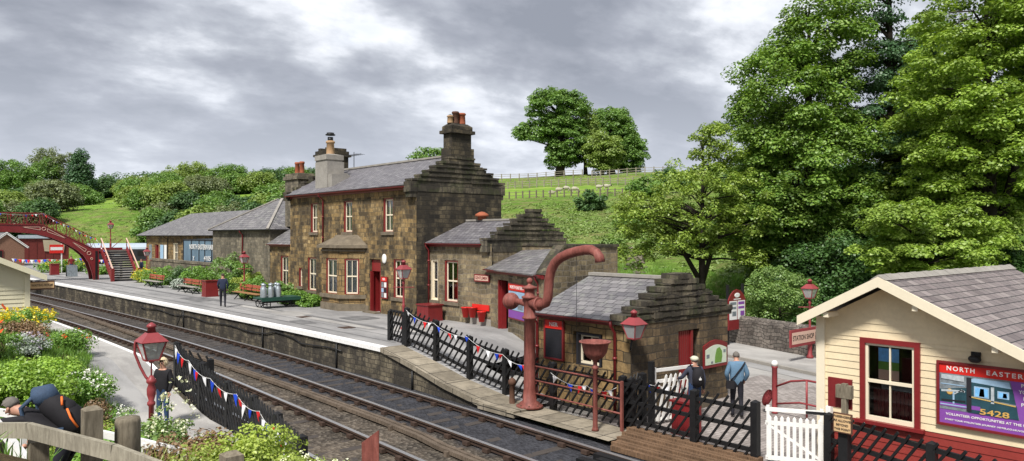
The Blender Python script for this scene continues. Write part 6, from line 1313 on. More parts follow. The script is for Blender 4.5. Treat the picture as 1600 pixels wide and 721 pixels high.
for k, (px, d, yt, hw, kind, lb) in enumerate(WL):
    x, y = at(px, d); z = float(ground(x, y)); top_ = hz(yt, d); h = max(5, top_-z); w = hw/1190*d
    if kind == 'conifer': env = [(0, 0, h*.35, w, w, h*.3), (0, 0, h*.62, w*.8, w*.8, h*.25), (0, 0, h*.85, w*.45, w*.45, h*.15)]; mt = 'leaf_conifer'
    elif kind == 'far_grey': env = [(0, 0, h*.5, w, w, h*.42), (-w*.3, w*.2, h*.72, w*.6, w*.6, h*.26)]; mt = 'leaf_far_grey'
    else: env = [(0, 0, h*.42, w*.85, w*.85, h*.36), (w*.3*math.sin(k*2.1), -w*.25*math.sin(k*2.1), h*.74, w*.55, w*.55, h*.25), (-w*.5, w*.4, h*(.45+.15*math.sin(k*1.7)), w*.42, w*.42, h*.3), (w*.5, -w*.4, h*(.42+.15*math.cos(k*2.3)), w*.4, w*.4, h*.26)]; mt = 'leaf_'+kind
    tree('distant_tree', lb, 'tree', x, y, env, mt, 260, 1.15, 70, .38, .35, 'bark', .9, 120+k, 'trees beyond the station', limbs=10, inner=.55)
ORD = ['first', 'second', 'third', 'fourth', 'fifth', 'sixth', 'seventh', 'eighth', 'ninth', 'tenth', 'eleventh']
TH = sorted(zip((-25, 5, 32, 228, 248, 262, 285, 300, 322, 340, 356, 378, 392, 410, 428, 446, 462, 212, 236, 58), (118, 130, 122, 150, 138, 125, 140, 122, 132, 145, 122, 135, 120, 130, 142, 124, 135, 160, 128, 135), (312, 318, 322, 306, 318, 330, 300, 318, 308, 300, 320, 306, 316, 308, 300, 314, 308, 312, 325, 322)))
cnt = {}
for k, (px, d, yt) in enumerate(TH):
    x, y = at(px, d); z = float(ground(x, y)); h = max(4, hz(yt, d)-z); w = 26/1190*d
    mt = ('leaf_far', 'leaf_far_light', 'leaf_far_dark', 'leaf_far_grey')[(k*7+k//3) % 4]
    side = 'at the far left behind the footbridge' if px < 100 else ('above the long goods shed roof' if px < 385 else 'above the pyramid roof')
    q_ = cnt.get(side, 0); cnt[side] = q_+1
    tree('thicket_tree', {'leaf_far': 'mid green', 'leaf_far_light': 'light green', 'leaf_far_dark': 'dark green', 'leaf_far_grey': 'grey-green'}[mt]+' low tree, '+ORD[q_]+' from the left '+side, 'tree', x, y, [(0, 0, h*.45, w, w, h*.5), (w*.4, -w*.3, h*.7, w*.5, w*.5, h*.3)], mt, 110, 1.2, 95, .36, .2, 'bark', .8, 300+k, 'thicket trees behind the station', limbs=8, inner=.5)
x, y = at(285, 235)
o_ = []
for k in range(16):
    px = -80+k*38; d = 240; x, y = at(px, d); z = float(ground(x, y)); o_.append((x, y, z+.5+fbm(x, y, .1, 9)*1.0, 9, 9, 5.0))
C = clumps(o_, 700, seed=5, inner=.6); P, Nn = clump_leaves(C, 1.8, 70, .8, 6); wd = leafmesh('far_woodland', P, Nn, .6, M['leaf_far_dark'], loc=(0, 0, 0)); tag(wd, 'continuous dark woodland closing the view on the left hillside', 'woodland', kind='stuff')

# ------------------------------------------------------------------ fields: fences and sheep
def rail_fence(label, pts, n, h=1.1, rails=(.35, .7, 1.02), mat='wood_grey', w=.09):
    r = empty('field_fence', (*pts[0], float(ground(*pts[0]))), label, 'fence', 'fences across the sheep field'); a, b = np.array(pts[0]), np.array(pts[1]); Q = [a+(b-a)*k/n for k in range(n+1)]; mb = MB(); mp = MB()
    for p, q in zip(Q[:-1], Q[1:]):
        zp, zq = float(ground(*p)), float(ground(*q))
        for z in rails: mb.beam((p[0], p[1], zp+z), (q[0], q[1], zq+z), .05, w)
    mb.build('rails', M[mat], r)
    for p in Q: zp = float(ground(*p)); mp = MB(); mp.box(p[0]-.08, p[0]+.08, p[1]-.08, p[1]+.08, zp-.2, zp+h+.12); mp.build('post', M[mat], r)
rail_fence('dark timber rail fence running across the slope below the sheep', [at(775, 117), at(1020, 108)], 22, 1.0, (.5, .95), 'wood_post', .07)
rail_fence('grey post-and-rail fence above the sheep', [at(760, 146), at(1060, 141)], 26, 1.3, (.4, .8, 1.2)); rail_fence('upper grey post-and-rail fence on the skyline under the hilltop trees', [at(770, 168), at(910, 164)], 10, 1.5, (.6, 1.1, 1.5)); rail_fence('grey post-and-rail fence right of the hilltop gate', [at(925, 158), at(1050, 155)], 9, 1.6, (.5, 1.0, 1.5))
SH = [((862, 300), .2, 'lying sheep, leftmost of the flock'), ((873, 304), .4, 'pale sheep standing behind the dark fence, second from the left'), ((885, 308), 1.2, 'sheep grazing with dark head low by the dark fence'), ((898, 306), .1, 'largest sheep of the left group, standing side-on'), ((936, 301), .5, 'smaller sheep of the right-hand pair'), ((948, 302), .1, 'bigger sheep at the right end of the flock')]
for k, ((px, py), rz, lb) in enumerate(SH):
    d = 124+(k % 3)*2; x, y = at(px, d); z = float(ground(x, y)); r = empty('sheep', (x, y, z), 'woolly cream '+lb, 'sheep', 'sheep on the hillside'); lie = k == 0; b = .42 if lie else .72
    mb = MB(); mb.tube([(x-.42, y+.34, z+b), (x-.34, y+.27, z+b), (x-.14, y+.12, z+b+.04), (x+.10, y-.08, z+b+.02), (x+.32, y-.25, z+b), (x+.39, y-.32, z+b)], [.1, .26, .33, .33, .27, .12], 12)
    hd = Vector((x+.52, y-.43, z+(b+.2 if k not in (2, 3) else .3))); nk = Vector((x+.34, y-.27, z+b+.1)); mb.tube([nk, hd], [.2, .11], 8)
    if not lie:
        for sx, sy in ((-.28, .23), (.25, -.2)):
            for o2 in (-.1, .1): mb.tube([(x+sx+o2*.75, y+sy+o2, z+.5), (x+sx+o2*.75+.02, y+sy+o2, z+.25), (x+sx+o2*.75, y+sy+o2, z)], [.09, .05, .04], 6)
    mb.build('body', M['wool'], r); mb = MB(); mb.ball(hd+Vector((.08, -.07, -.04)), (.12, .12, .13), 8, 6); mb.ball(hd+Vector((.0, .1, .05)), (.04, .06, .03), 6, 4); mb.build('face', M['sheep_face'], r)

# rough tussocks on the hillside
r = np.random.RandomState(17); C = []
while len(C) < 3000:
    px = r.uniform(770, 1250) if r.rand() < .8 else r.uniform(40, 260); d = r.uniform(48, 118) if px > 700 else r.uniform(120, 185); x, y = at(px, d)
    if ((y < 60 and x > float(wallx(y))+2) or y > 110 or x > 42) and float(fbm(x, y, .12, 4))+r.normal()*.5 > .1: C.append((x, y, float(ground(x, y))+.02))
P, Nn = clump_leaves(np.array(C), .42, 30, .4, 8); o = leafmesh('hill_tussocks', P, Nn, .19, M['leaf_tussock'], loc=(0, 0, 0)); tag(o, 'rough tussocks of grass and sedge over the hillside', kind='stuff')

# rocky scree on the bank
mb = MB(); r = np.random.RandomState(3)
for k in range(170):
    t = r.rand(); px = 985-60*t*.3+r.normal()*9+15*math.sin(t*4); d = 62-18*t; x, y = at(px, d); z = float(ground(x, y)); s = r.uniform(.08, .26); mb.ball((x, y, z+s*.3), (s, s*.8, s*.5), 6, 4)
o = mb.build('loose_stones', M['stone_grey']); tag(o, 'strip of loose grey stones down the grassy bank beyond the lamp room', 'stones', kind='stuff')

# grass tufts on the near slopes (thin blades)
def tufts(name, label, pts, n, h, mat, seed, kind='stuff', cat='grass', spread=.12, leanv=.35):
    r = np.random.RandomState(seed); V = []; F_ = []
    for (x, y) in pts:
        z = float(ground(x, y))
        for k in range(n):
            a = r.rand()*6.28; q = r.rand()*spread; bx, by = x+math.cos(a)*q, y+math.sin(a)*q; hh = h*r.uniform(.5, 1.15); lx, ly = r.normal()*leanv*hh, r.normal()*leanv*hh; w = .006+.008*r.rand(); c, s = math.cos(a+1.5)*w, math.sin(a+1.5)*w; i = len(V)
            V += [(bx-c, by-s, z-.02), (bx+c, by+s, z-.02), (bx+lx*.4+c*.7, by+ly*.4+s*.7, z+hh*.6), (bx+lx*.4-c*.7, by+ly*.4-s*.7, z+hh*.6), (bx+lx, by+ly, z+hh)]; F_ += [(i, i+1, i+2, i+3), (i+3, i+2, i+4)]
    me = bpy.data.meshes.new(name); me.from_pydata(V, [], F_); me.materials.append(M[mat]); o = bpy.data.objects.new(name, me); col.objects.link(o); tag(o, label, cat, kind=kind); return o
r = np.random.RandomState(9); P_ = [(r.uniform(.8, 5.8), r.uniform(7, 34)) for _ in range(1900)]; P_ = [p for p in P_ if p[0] < float(bankx(p[1]))-.05]
tufts('bank_grass', 'rough green grass covering the garden bank on the left', P_, 26, .26, 'leaf_garden', 4, spread=.22)
r = np.random.RandomState(19); P_ = [(r.uniform(30, 44), r.uniform(12, 40)) for _ in range(1500)]; P_ = [p for p in P_ if p[0] > float(wallx(p[1]))+.6]
tufts('slope_grass', 'long grass on the shaded slope behind the boundary wall', P_, 22, .4, 'leaf_garden', 5, spread=.4)

# ------------------------------------------------------------------ garden plants on the bank
def plant(name, label, x, y, r_, h, leaf, n, cr, nl, ls, seed, fl=None, nf=0, fs=.05, group='plants on the garden bank', cat='plant', z=None, flat=.7, spikes=False):
    z = float(ground(x, y))-.02 if z is None else z; root = empty(name, (x, y, z), label, cat, group)
    C = clumps([(x, y, z+h*.45, r_, r_, h*.5)], n, seed=seed, inner=.3); P, Nn = clump_leaves(C, cr, nl, flat, seed, .5); P[:,2] = np.maximum(P[:,2], z+.01); leafmesh('foliage', P, Nn, ls, M[leaf], root)
    mb = MB(); r = np.random.RandomState(seed)
    for i in range(min(14, n)): mb.tube([(x+r.normal()*.05, y+r.normal()*.05, z), tuple(C[i])], [.012, .005], 4)
    mb.build('stems', M['bark'], root)
    if fl:
        C2 = clumps([(x, y, z+h*.5, r_*1.02, r_*1.02, h*.58)], nf, seed=seed+3, inner=.85); C2 = C2[C2[:,2] > z+h*.35]; i = np.repeat(np.arange(len(C2)), 7)
        Q = C2[i]+r.normal(size=(len(i), 3))*fs*.5; leafmesh('flowers', Q, r.normal(size=Q.shape)+np.array([0, 0, 1.2]), fs, M[fl], root)
    return root
G = plant
G('yellow_flowers', 'wide mound of bright yellow flowers in front of the waiting hut', 4.4, 31.6, 1.3, .62, 'leaf_garden', 70, .25, 90, .06, 201, 'petal_yellow', 260, .085)
G('yellow_flowers', 'second clump of yellow flowers at the far left edge, in front of the pale hut', 3.75, 29.6, .8, .5, 'leaf_garden', 50, .25, 90, .06, 202, 'petal_yellow', 110, .085)
G('rust_shrub', 'low brownish-red shrub below the yellow flowers', 3.9, 27.2, .9, .5, 'leaf_brown', 50, .28, 90, .06, 203)
G('green_shrub', 'loose mid green shrub with small orange flowers at the platform side', 5.05, 26.2, .7, .7, 'leaf_garden', 50, .28, 90, .06, 204, 'petal_red', 26, .05)
G('grassy_clump', 'big fresh bright green feathery clump at the left edge', 3.0, 20.2, 1.0, 1.0, 'blade_light', 80, .3, 150, .07, 205, flat=1.)
G('grassy_clump', 'bright green feathery clump nearer the platform than the big one', 3.9, 21.8, .7, .9, 'blade_light', 50, .25, 130, .06, 206, flat=1.)
G('poppies', 'large orange-red poppies at the left edge', 2.95, 23.5, .5, .95, 'leaf_garden', 20, .2, 70, .06, 207, 'petal_red', 16, .26)
G('white_flowers', 'mound of white daisies in the middle of the garden bank', 4.35, 21.2, .75, .75, 'leaf_garden', 60, .25, 110, .055, 208, 'petal_white', 190, .05)
G('white_flowers', 'white flowering plant overhanging the platform tarmac', 5.0, 20.9, .55, .75, 'leaf_garden', 50, .22, 110, .055, 209, 'petal_white', 120, .05)
G('silver_plant', 'silvery grey-leaved plant beside the ramp, topped with tiny white flowers', 4.35, 17.9, .75, .8, 'leaf_silver', 80, .2, 120, .05, 210, 'petal_white', 90, .03)
G('green_shrub', 'rounded dark green shrub at the corner of the flower bed by the ramp', 4.75, 19.4, .55, .8, 'leaf_garden', 50, .22, 100, .05, 211)
G('red_spike', 'reddish-brown leafy spike among the white daisies', 4.25, 19.0, .25, .95, 'leaf_brown', 24, .13, 80, .045, 212)
G('lavender', 'pale mauve-grey clump near the left edge above the feathery green', 3.75, 24.4, .45, .65, 'leaf_silver', 30, .2, 80, .05, 213, 'petal_mauve', 60, .04)
G('green_shrub', 'loose yellow-green herbs behind the bending man', 3.3, 17.2, 1.0, .8, 'leaf_yellowgreen', 60, .26, 90, .05, 214)
G('leafy_plant', 'broad-leaved light green plant at the foot of the near gas lamp', 3.45, 11.75, .55, 1.15, 'leaf_elder', 80, .25, 120, .07, 215)
G('leafy_plant', 'light green leafy plant just left of the near gas lamp, behind the white rail', 2.95, 12.05, .6, 1.15, 'leaf_garden', 70, .25, 110, .07, 216)
G('leafy_plant', 'dark green leafy plant right behind the rucksack of the bending man', 2.65, 12.9, .5, .9, 'leaf_garden', 50, .25, 100, .06, 222)
G('leafy_plant', 'tall bright green leafy plant hiding the base of the near gas lamp', 3.75, 12.75, .45, 1.45, 'leaf_elder', 70, .22, 110, .07, 223, 'petal_cream', 50, .035)
G('valerian', 'tall cream-flowered stems in front of the near gas lamp and the woman', 3.75, 12.0, .36, 1.95, 'leaf_elder', 22, .13, 50, .055, 217, 'petal_cream', 90, .045)
G('dry_mound', 'sprawling mound of brown dead stems on the bank right of the near gas lamp', 3.7, 10.9, .8, 1.2, 'leaf_brown', 110, .25, 130, .055, 218)
G('dry_mound', 'second brown withered patch, lower and nearer, above the right end of the white rail', 3.3, 10.4, .6, 1.0, 'leaf_brown', 70, .25, 120, .055, 219)
G('green_shrub', 'olive green bushy shrub at the bottom edge, left of the white blossom', 3.95, 9.35, .6, 1.3, 'leaf_yellowgreen', 90, .22, 130, .045, 220)
G('green_shrub', 'olive green low shrub at the bottom edge below the brown mound', 3.45, 9.3, .55, 1.0, 'leaf_yellowgreen', 70, .22, 120, .045, 221)
for k, (x, y, r_, h, lb) in enumerate(((4.45, 8.5, .5, 1.15, 'white-blossomed yellow-green bush at the bottom edge, centre of three'), (4.9, 8.1, .5, 1.2, 'white-blossomed yellow-green bush at the bottom edge, nearest the red marker'), (4.05, 8.6, .5, 1.0, 'white-blossomed yellow-green bush at the bottom edge, leftmost of three'))):
    G('blossom_bush', lb, x, y, r_, h, 'leaf_yellowgreen', 80, .2, 140, .045, 230+k, 'petal_cream', 150, .03)
r = np.random.RandomState(29); P_ = [(r.uniform(2.6, 5.0), r.uniform(8.5, 14.5)) for _ in range(260)]
tufts('tall_grass', 'tall seeding grass among the foreground shrubs', P_, 10, .75, 'leaf_yellowgreen', 6, spread=.2, leanv=.18)
# platform garden by the far buildings
PG = 'plants of the platform garden'
for k, (x, y, r_, h, m, fl, nm, lb) in enumerate(((18.7, 48.2, 1.2, 2.2, 'leaf_far', None, 'garden_shrub', 'tall green shrub in front of the hipped stone building'), (17.9, 52.2, 1.3, 1.9, 'leaf_garden', None, 'garden_shrub', 'big bright green shrub above the middle bench'), (18.3, 56.5, 1.2, 1.5, 'leaf_far_dark', None, 'garden_shrub', 'dark green shrub in front of the blue-grey van body'),
    (17.8, 60.5, 1.3, 1.4, 'leaf_garden', None, 'garden_shrub', 'green shrub behind the farthest bench'), (17.6, 64.5, .9, 1.1, 'leaf_yellowgreen', 'petal_yellow', 'yellow_flowers', 'yellow flowering bush beside the footbridge steps'), (18.2, 44.0, 1.0, 1.3, 'leaf_garden', None, 'garden_shrub', 'low green shrub behind the varnished bench'),
    (18.6, 41.2, .8, 1.1, 'leaf_far', None, 'garden_shrub', 'small green shrub between bench and churn trolley'), (18.2, 38.9, .9, .75, 'leaf_garden', None, 'garden_shrub', 'green plants at the foot of the house left of the bay window'), (18.3, 36.9, .7, .55, 'leaf_garden', None, 'garden_shrub', 'low leafy patch right beside the bay window'), (18.7, 46.3, .9, 1.6, 'leaf_yellowgreen', None, 'garden_shrub', 'yellow-green shrub behind the lamp post in the platform garden'),
    (19.0, 50.3, 1.0, 2.7, 'leaf_far', None, 'garden_shrub', 'tallest thin shrub against the hipped building wall'), (17.4, 54.6, .7, .8, 'leaf_silver', None, 'garden_shrub', 'silvery plant between two far benches'))):
    G(nm, lb, x, y, r_, h, m, 55, r_*.32, 90, .11, 240+k, fl, 80 if fl else 0, .1, PG, 'shrub', z=.93)
bm = G('planter_flowers', 'green plants growing out of the red planter box', 16.57, 46.85, .3, .35, 'leaf_garden', 20, .12, 60, .06, 260, None, 0, .05, PG, 'plant', z=1.93)
G('garden_hedge', 'green planting bed behind the far platform, seen under the footbridge arch', 16.5, 88, 2.2, 1.1, 'leaf_garden', 60, .6, 80, .2, 261, 'petal_yellow', 40, .12, PG, 'shrub', z=.9); G('garden_hedge', 'low green planting right of the blackboard', 18, 80, 1.2, .8, 'leaf_garden', 40, .4, 80, .15, 262, None, 0, .1, PG, 'shrub', z=.9)

# ------------------------------------------------------------------ distant rolling stock and shed
r = empty('brick_shed', (14.5, 112, .95), 'small red-brick shed with pale gable boards, far left beyond the footbridge', 'shed')
mb = MB(); mb.box(12.7, 16.4, 110, 116, .9, 3.4); mb.prism([(12.7, 110, 3.4), (16.4, 110, 3.4), (14.55, 110, 4.85)], (0, 6, 0)); w_ = mb.build('wall', M['brick_shed'], r)
mb = MB(); mb.beam((12.3, 109.85, 3.15), (14.55, 109.85, 4.95), .08, .22); mb.beam((16.8, 109.85, 3.15), (14.55, 109.85, 4.95), .08, .22); mb.box(14.45, 14.65, 109.78, 109.9, 4.9, 5.3); mb.build('bargeboard', M['white_paint'], r)
roofquad(r, [[(14.55, 109.8, 5.0), (12.2, 109.8, 3.12), (12.2, 116.3, 3.12), (14.55, 116.3, 5.0)], [(14.55, 109.8, 5.0), (16.9, 109.8, 3.12), (16.9, 116.3, 3.12), (14.55, 116.3, 5.0)]], 'slate_old')
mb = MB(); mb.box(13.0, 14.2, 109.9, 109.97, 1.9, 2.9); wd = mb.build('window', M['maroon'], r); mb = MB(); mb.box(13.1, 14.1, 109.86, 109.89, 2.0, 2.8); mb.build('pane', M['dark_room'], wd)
r = empty('goods_van', (20, 126, .5), 'maroon wooden brake van with canvas-covered end, far behind the footbridge arch', 'railway van')
mb = MB(); mb.box(18.2, 24.2, 126, 128.6, 1.2, 4.2)
for k in range(7): mb.box(18.2+k, 18.28+k, 125.95, 126, 1.2, 4.1)
mb.build('body', M['van_maroon'], r)
mb = MB(); mb.prism([(18.0, 125.8, 4.2), (24.4, 125.8, 4.2), (24.2, 127.3, 4.65), (18.2, 127.3, 4.65)], (0, 0, .06)); mb.prism([(18.0, 128.8, 4.2), (24.4, 128.8, 4.2), (24.2, 127.3, 4.65), (18.2, 127.3, 4.65)], (0, 0, .06)); mb.build('roof', M['poster_grey'], r)
mb = MB(); mb.prism([(21.2, 125.85, 2.4), (23.6, 125.85, 2.2), (23.8, 125.85, 3.9), (21.0, 125.85, 4.0)], (0, .08, 0)); mb.build('canvas_sheet', M['canvas'], r)
for x in (19.3, 23.2): mb = MB(); mb.tube([(x, 126.2, .9), (x, 126.35, .9)], .45, 14); mb.build('wheel', M['iron_black'], r)
r = empty('passenger_coach', (29, 117, .5), 'dark railway coach with pale blue-grey roof, behind the footbridge steps', 'railway coach')
Fc = frame((25, 119.5), (37, 114)); mb = MB(); mb.fbox(Fc, 0, 13, -2.6, 0, 1.0, 2.7); mb.build('body', M['board_dark'], r)
mb = MB(); n = 10
pr = [(-1.3-1.35*math.cos(math.pi*k/n), 2.7+.85*math.sin(math.pi*k/n)) for k in range(n+1)]
mb.prism([tuple(Fc(0, d_, z)) for d_, z in pr], Fc.u*13); mb.build('roof', M['coach_roof'], r)
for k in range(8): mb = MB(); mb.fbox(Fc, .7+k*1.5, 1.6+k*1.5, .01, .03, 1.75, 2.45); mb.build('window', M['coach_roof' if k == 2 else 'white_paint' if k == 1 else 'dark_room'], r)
for x in (2, 4, 9, 11): mb = MB(); mb.tube([Fc(x, .0, .9), Fc(x, -.1, .9)], .42, 14); mb.build('wheel', M['iron_black'], r)
# ------------------------------------------------------------------ people
def person(label, loc, yaw, J, wear, hair='hair_dark', hairstyle='short', s=1., cat='person', extra_skin=()):
    root = empty('person', loc, label, cat, rz=yaw)
    base = dict(pelvis=(0,0,.95), spine=(0,0,1.10), chest=(0,0,1.32), neck=(0,0,1.47), jaw=(0,.02,1.57), crown=(0,.015,1.68),
        shl=(-.175,0,1.42), ell=(-.235,-.02,1.15), wrl=(-.24,.05,.90), shr=(.175,0,1.42), elr=(.235,-.02,1.15), wrr=(.24,.05,.90),
        hil=(-.085,0,.91), knl=(-.10,.02,.50), anl=(-.10,-.02,.09), tol=(-.115,.13,.035), hir=(.085,0,.91), knr=(.10,.02,.50), anr=(.10,-.02,.09), tor=(.115,.13,.035))
    base.update(J); rad = dict(pelvis=(.145,.115), spine=(.14,.11), chest=(.165,.12), neck=(.06,.06), jaw=(.068,.082), crown=(.075,.09), shl=.072, ell=.052, wrl=.034, shr=.072, elr=.052, wrr=.034, hil=.10, knl=.068, anl=.045, tol=.036, hir=.10, knr=.068, anr=.045, tor=.036)
    rad.update(wear.get('rad', {})); keys = list(base); idx = {k: i for i, k in enumerate(keys)}
    E_ = [('pelvis','spine'),('spine','chest'),('chest','neck'),('neck','jaw'),('jaw','crown'),('chest','shl'),('shl','ell'),('ell','wrl'),('chest','shr'),('shr','elr'),('elr','wrr'),('pelvis','hil'),('hil','knl'),('knl','anl'),('anl','tol'),('pelvis','hir'),('hir','knr'),('knr','anr'),('anr','tor')]
    me = bpy.data.meshes.new('t'); me.from_pydata([Vector(base[k])*s for k in keys], [(idx[a], idx[b]) for a, b in E_], []); o = bpy.data.objects.new('t', me); col.objects.link(o)
    md = o.modifiers.new('s', 'SKIN'); md.use_smooth_shade = True; sv = me.skin_vertices[0].data
    for k in keys: r_ = rad[k]; sv[idx[k]].radius = tuple(np.array(r_ if hasattr(r_, '__len__') else (r_, r_))*s)
    for k in keys: sv[idx[k]].use_root = k == 'pelvis'
    o.modifiers.new('u', 'SUBSURF').levels = 2; o.modifiers['u'].render_levels = 2
    dg = bpy.context.evaluated_depsgraph_get(); body = bpy.data.meshes.new_from_object(o.evaluated_get(dg)); bpy.data.objects.remove(o)
    slots = []; 
    def sl(m):
        if m not in slots: slots.append(m)
        return slots.index(m)
    top, leg, sleeve = wear['top'], wear['leg'], wear.get('sleeve', 'long'); segs = []
    def seg(a, b, m): segs.append((Vector(base[a])*s, Vector(base[b])*s, sl(m)))
    seg('pelvis','spine',leg if wear.get('tucked') else top); seg('spine','chest',top); seg('chest','neck',top); seg('jaw','crown','skin'); seg('neck','jaw','skin'); seg('chest','shl',top); seg('chest','shr',top); seg('shl','ell',top); seg('shr','elr',top)
    am = top if sleeve == 'long' else 'skin'; seg('ell','wrl',am); seg('elr','wrr',am)
    for sd in 'lr': seg('hi'+sd,'kn'+sd,leg); seg('kn'+sd,'an'+sd,leg if not wear.get('shorts') else 'skin'); seg('an'+sd,'to'+sd,'shoe')
    mi = []
    for p in body.polygons:
        c = p.center; best = min(segs, key=lambda q: ((c-q[0])-(q[1]-q[0])*max(0, min(1, (c-q[0]).dot(q[1]-q[0])/max(1e-6, (q[1]-q[0]).length_squared)))).length); mi.append(best[2])
    V = [tuple(v.co) for v in body.vertices]; Fc_ = [tuple(p.vertices) for p in body.polygons]; bpy.data.meshes.remove(body)
    mb = MB(); mb.add(V, Fc_, 0, True); mb.m = mi; sk = sl('skin')
    # hands with four fingers and a thumb
    for sd in 'lr':
        e, w = Vector(base['el'+sd])*s, Vector(base['wr'+sd])*s; d = (w-e).normalized(); side = d.cross(Vector((0, 0, 1)) if abs(d.z) < .8 else Vector((1, 0, 0))).normalized(); nn = side.cross(d)
        if abs(d.z) >= .8: side, nn = nn, side
        mb.tube([w-d*.01, w+d*.04*s, w+d*.085*s], [.03*s, .042*s, .036*s], 8, sk, flat=.55) if False else mb.ball(w+d*.045*s, (.036*s,)*3, 8, 6, sk)
        for k in range(4):
            b = w+d*.07*s+side*(k-1.5)*.019*s; L = (.062, .075, .07, .055)[k]*s; mb.tube([b-d*.02*s, b+d*L*.5+nn*.004, b+d*L*.85-nn*.012*s, b+d*L*.95-nn*.03*s], [.0105*s, .0095*s, .008*s, .006*s], 6, sk)
        b = w+d*.03*s+side*-.03*s; mb.tube([b, b+d*.03*s-side*.025*s, b+d*.055*s-side*.03*s], [.013*s, .011*s, .008*s], 6, sk)
    # face: nose, ears, eyes, mouth placed on the head's own axes
    jw, cr = Vector(base['jaw'])*s, Vector(base['crown'])*s; upv = (cr-jw).normalized(); fw_ = Vector(wear.get('look', (0, 1, 0))); fw_ = (fw_-upv*fw_.dot(upv)).normalized(); rt_ = fw_.cross(upv); hc = jw.lerp(cr, .45)
    mb.add([hc+fw_*.088*s+upv*.03*s, hc+fw_*.115*s-upv*.012*s, hc+fw_*.085*s-upv*.02*s+rt_*.016*s, hc+fw_*.085*s-upv*.02*s-rt_*.016*s], [(0,2,1), (0,1,3), (1,2,3), (0,3,2)], sk, True)
    for q in (1, -1): mb.ball(hc+rt_*.078*s*q-upv*.002, (.014*s, .02*s, .028*s), 6, 5, sk)
    ek = sl('hair_dark')
    for q in (1, -1): mb.ball(hc+rt_*.03*s*q+fw_*.082*s+upv*.022*s, .010*s, 6, 4, ek)
    mk_ = sl('door_red'); mb.ball(hc+fw_*.082*s-upv*.045*s, (.02*s, .02*s, .005*s), 6, 4, mk_)
    me = bpy.data.meshes.new('body'); me.from_pydata(mb.v, [], mb.f); [me.materials.append(M[m]) for m in slots]; me.polygons.foreach_set('material_index', mb.m); me.polygons.foreach_set('use_smooth', [True]*len(mb.f)); me.update()
    bo = bpy.data.objects.new('body', me); col.objects.link(bo); bo.parent = root
    def part(m, name, mat, par=root):
        me = bpy.data.meshes.new(name); me.from_pydata([tuple(v) for v in m.v], [], m.f); me.materials.append(M[mat]); me.polygons.foreach_set('use_smooth', [True]*len(m.f)); q = bpy.data.objects.new(name, me); col.objects.link(q); q.parent = par; return q
    # hair: shell over the back and top of the head
    if hairstyle:
        hb = MB(); n1, n2 = 14, 10; vs = []; cen = hc+upv*.03*s-fw_*.008*s; rx, ry, rzz = (.088, .104, .102) if hairstyle != 'full' else (.115, .125, .125)
        for i in range(n2+1):
            for k in range(n1):
                th = math.pi*i/n2*(.62 if hairstyle == 'short' else .80 if hairstyle == 'full' else .5); ph = 2*math.pi*k/n1; lx, ly = math.cos(ph)*math.sin(th), math.sin(ph)*math.sin(th); cut = 1.
                if ly > .35 and th > 1.0: th2 = 1.0; lx, ly, lz = math.cos(ph)*math.sin(th2), math.sin(ph)*math.sin(th2), math.cos(th2)
                else: lz = math.cos(th)
                j = 1+(.06 if hairstyle == 'full' else .02)*math.sin(k*2.3+i*1.9); j *= (.90 if i == n2 else 1)*random.uniform(.95, 1.05)*(1+(.05*random.random() if hairstyle == 'full' else 0)); vs.append(cen+rt_*lx*rx*s*j+fw_*ly*ry*s*j+upv*lz*rzz*s*j)
        hb.add(vs, [(i*n1+k, i*n1+(k+1) % n1, (i+1)*n1+(k+1) % n1, (i+1)*n1+k) for i in range(n2) for k in range(n1)], 0, True); part(hb, 'hair', hair)
    root['_'] = 1; del root['_']
    return root, part, hc, upv, fw_, rt_

def local_thing(name, label, cat, loc, yaw, builds):
    r = empty(name, loc, label, cat, rz=yaw)
    for nm, mb, mat in builds:
        me = bpy.data.meshes.new(nm); me.from_pydata([tuple(v) for v in mb.v], [], mb.f); me.materials.append(M[mat]); me.polygons.foreach_set('use_smooth', mb.sm); o = bpy.data.objects.new(nm, me); col.objects.link(o); o.parent = r
    return r
AW = R(-41)
# man walking away on the far platform
person('balding man in dark navy coat and trousers, walking away along the far platform', (14.55, 39.3, .95), R(-25), dict(knl=(-.1,.10,.5), anl=(-.1,.12,.10), tol=(-.11,.26,.05), knr=(.11,.0,.5), anr=(.13,-.28,.14), tor=(.14,-.18,.04), wrl=(-.2,.12,.95), wrr=(.22,.1,.93)), dict(top='jacket_navy', leg='trousers_dark', rad=dict(spine=(.17,.13), chest=(.19,.14), pelvis=(.165,.13))), 'hair_dark', 'bald')
# blonde woman on the ramp
wy = R(128)
rt, part, hc, upv, fw_, rr = person('blonde woman in sunglasses, black jacket and jeans, standing on the near ramp facing the camera', (5.74, 19.35, .03), wy, dict(ell=(-.24,.0,1.16), elr=(.24,.0,1.16), wrl=(-.21,.06,.92), wrr=(.21,.06,.92)), dict(top='black_cloth', leg='denim', rad=dict(chest=(.215,.15), spine=(.20,.14), pelvis=(.185,.14), shl=.08, shr=.08, ell=.062, elr=.062, wrl=.045, wrr=.045)), 'hair_blond', 'full', .95)
g = MB(); 
for q in (1, -1): g.ball(hc+rr*.033*q+fw_*.088+upv*.024, (.026, .014, .02), 8, 5)
g.beam(hc+rr*.06+fw_*.085+upv*.03, hc-rr*.06+fw_*.085+upv*.03, .008, .008); part(g, 'sunglasses', 'iron_black')
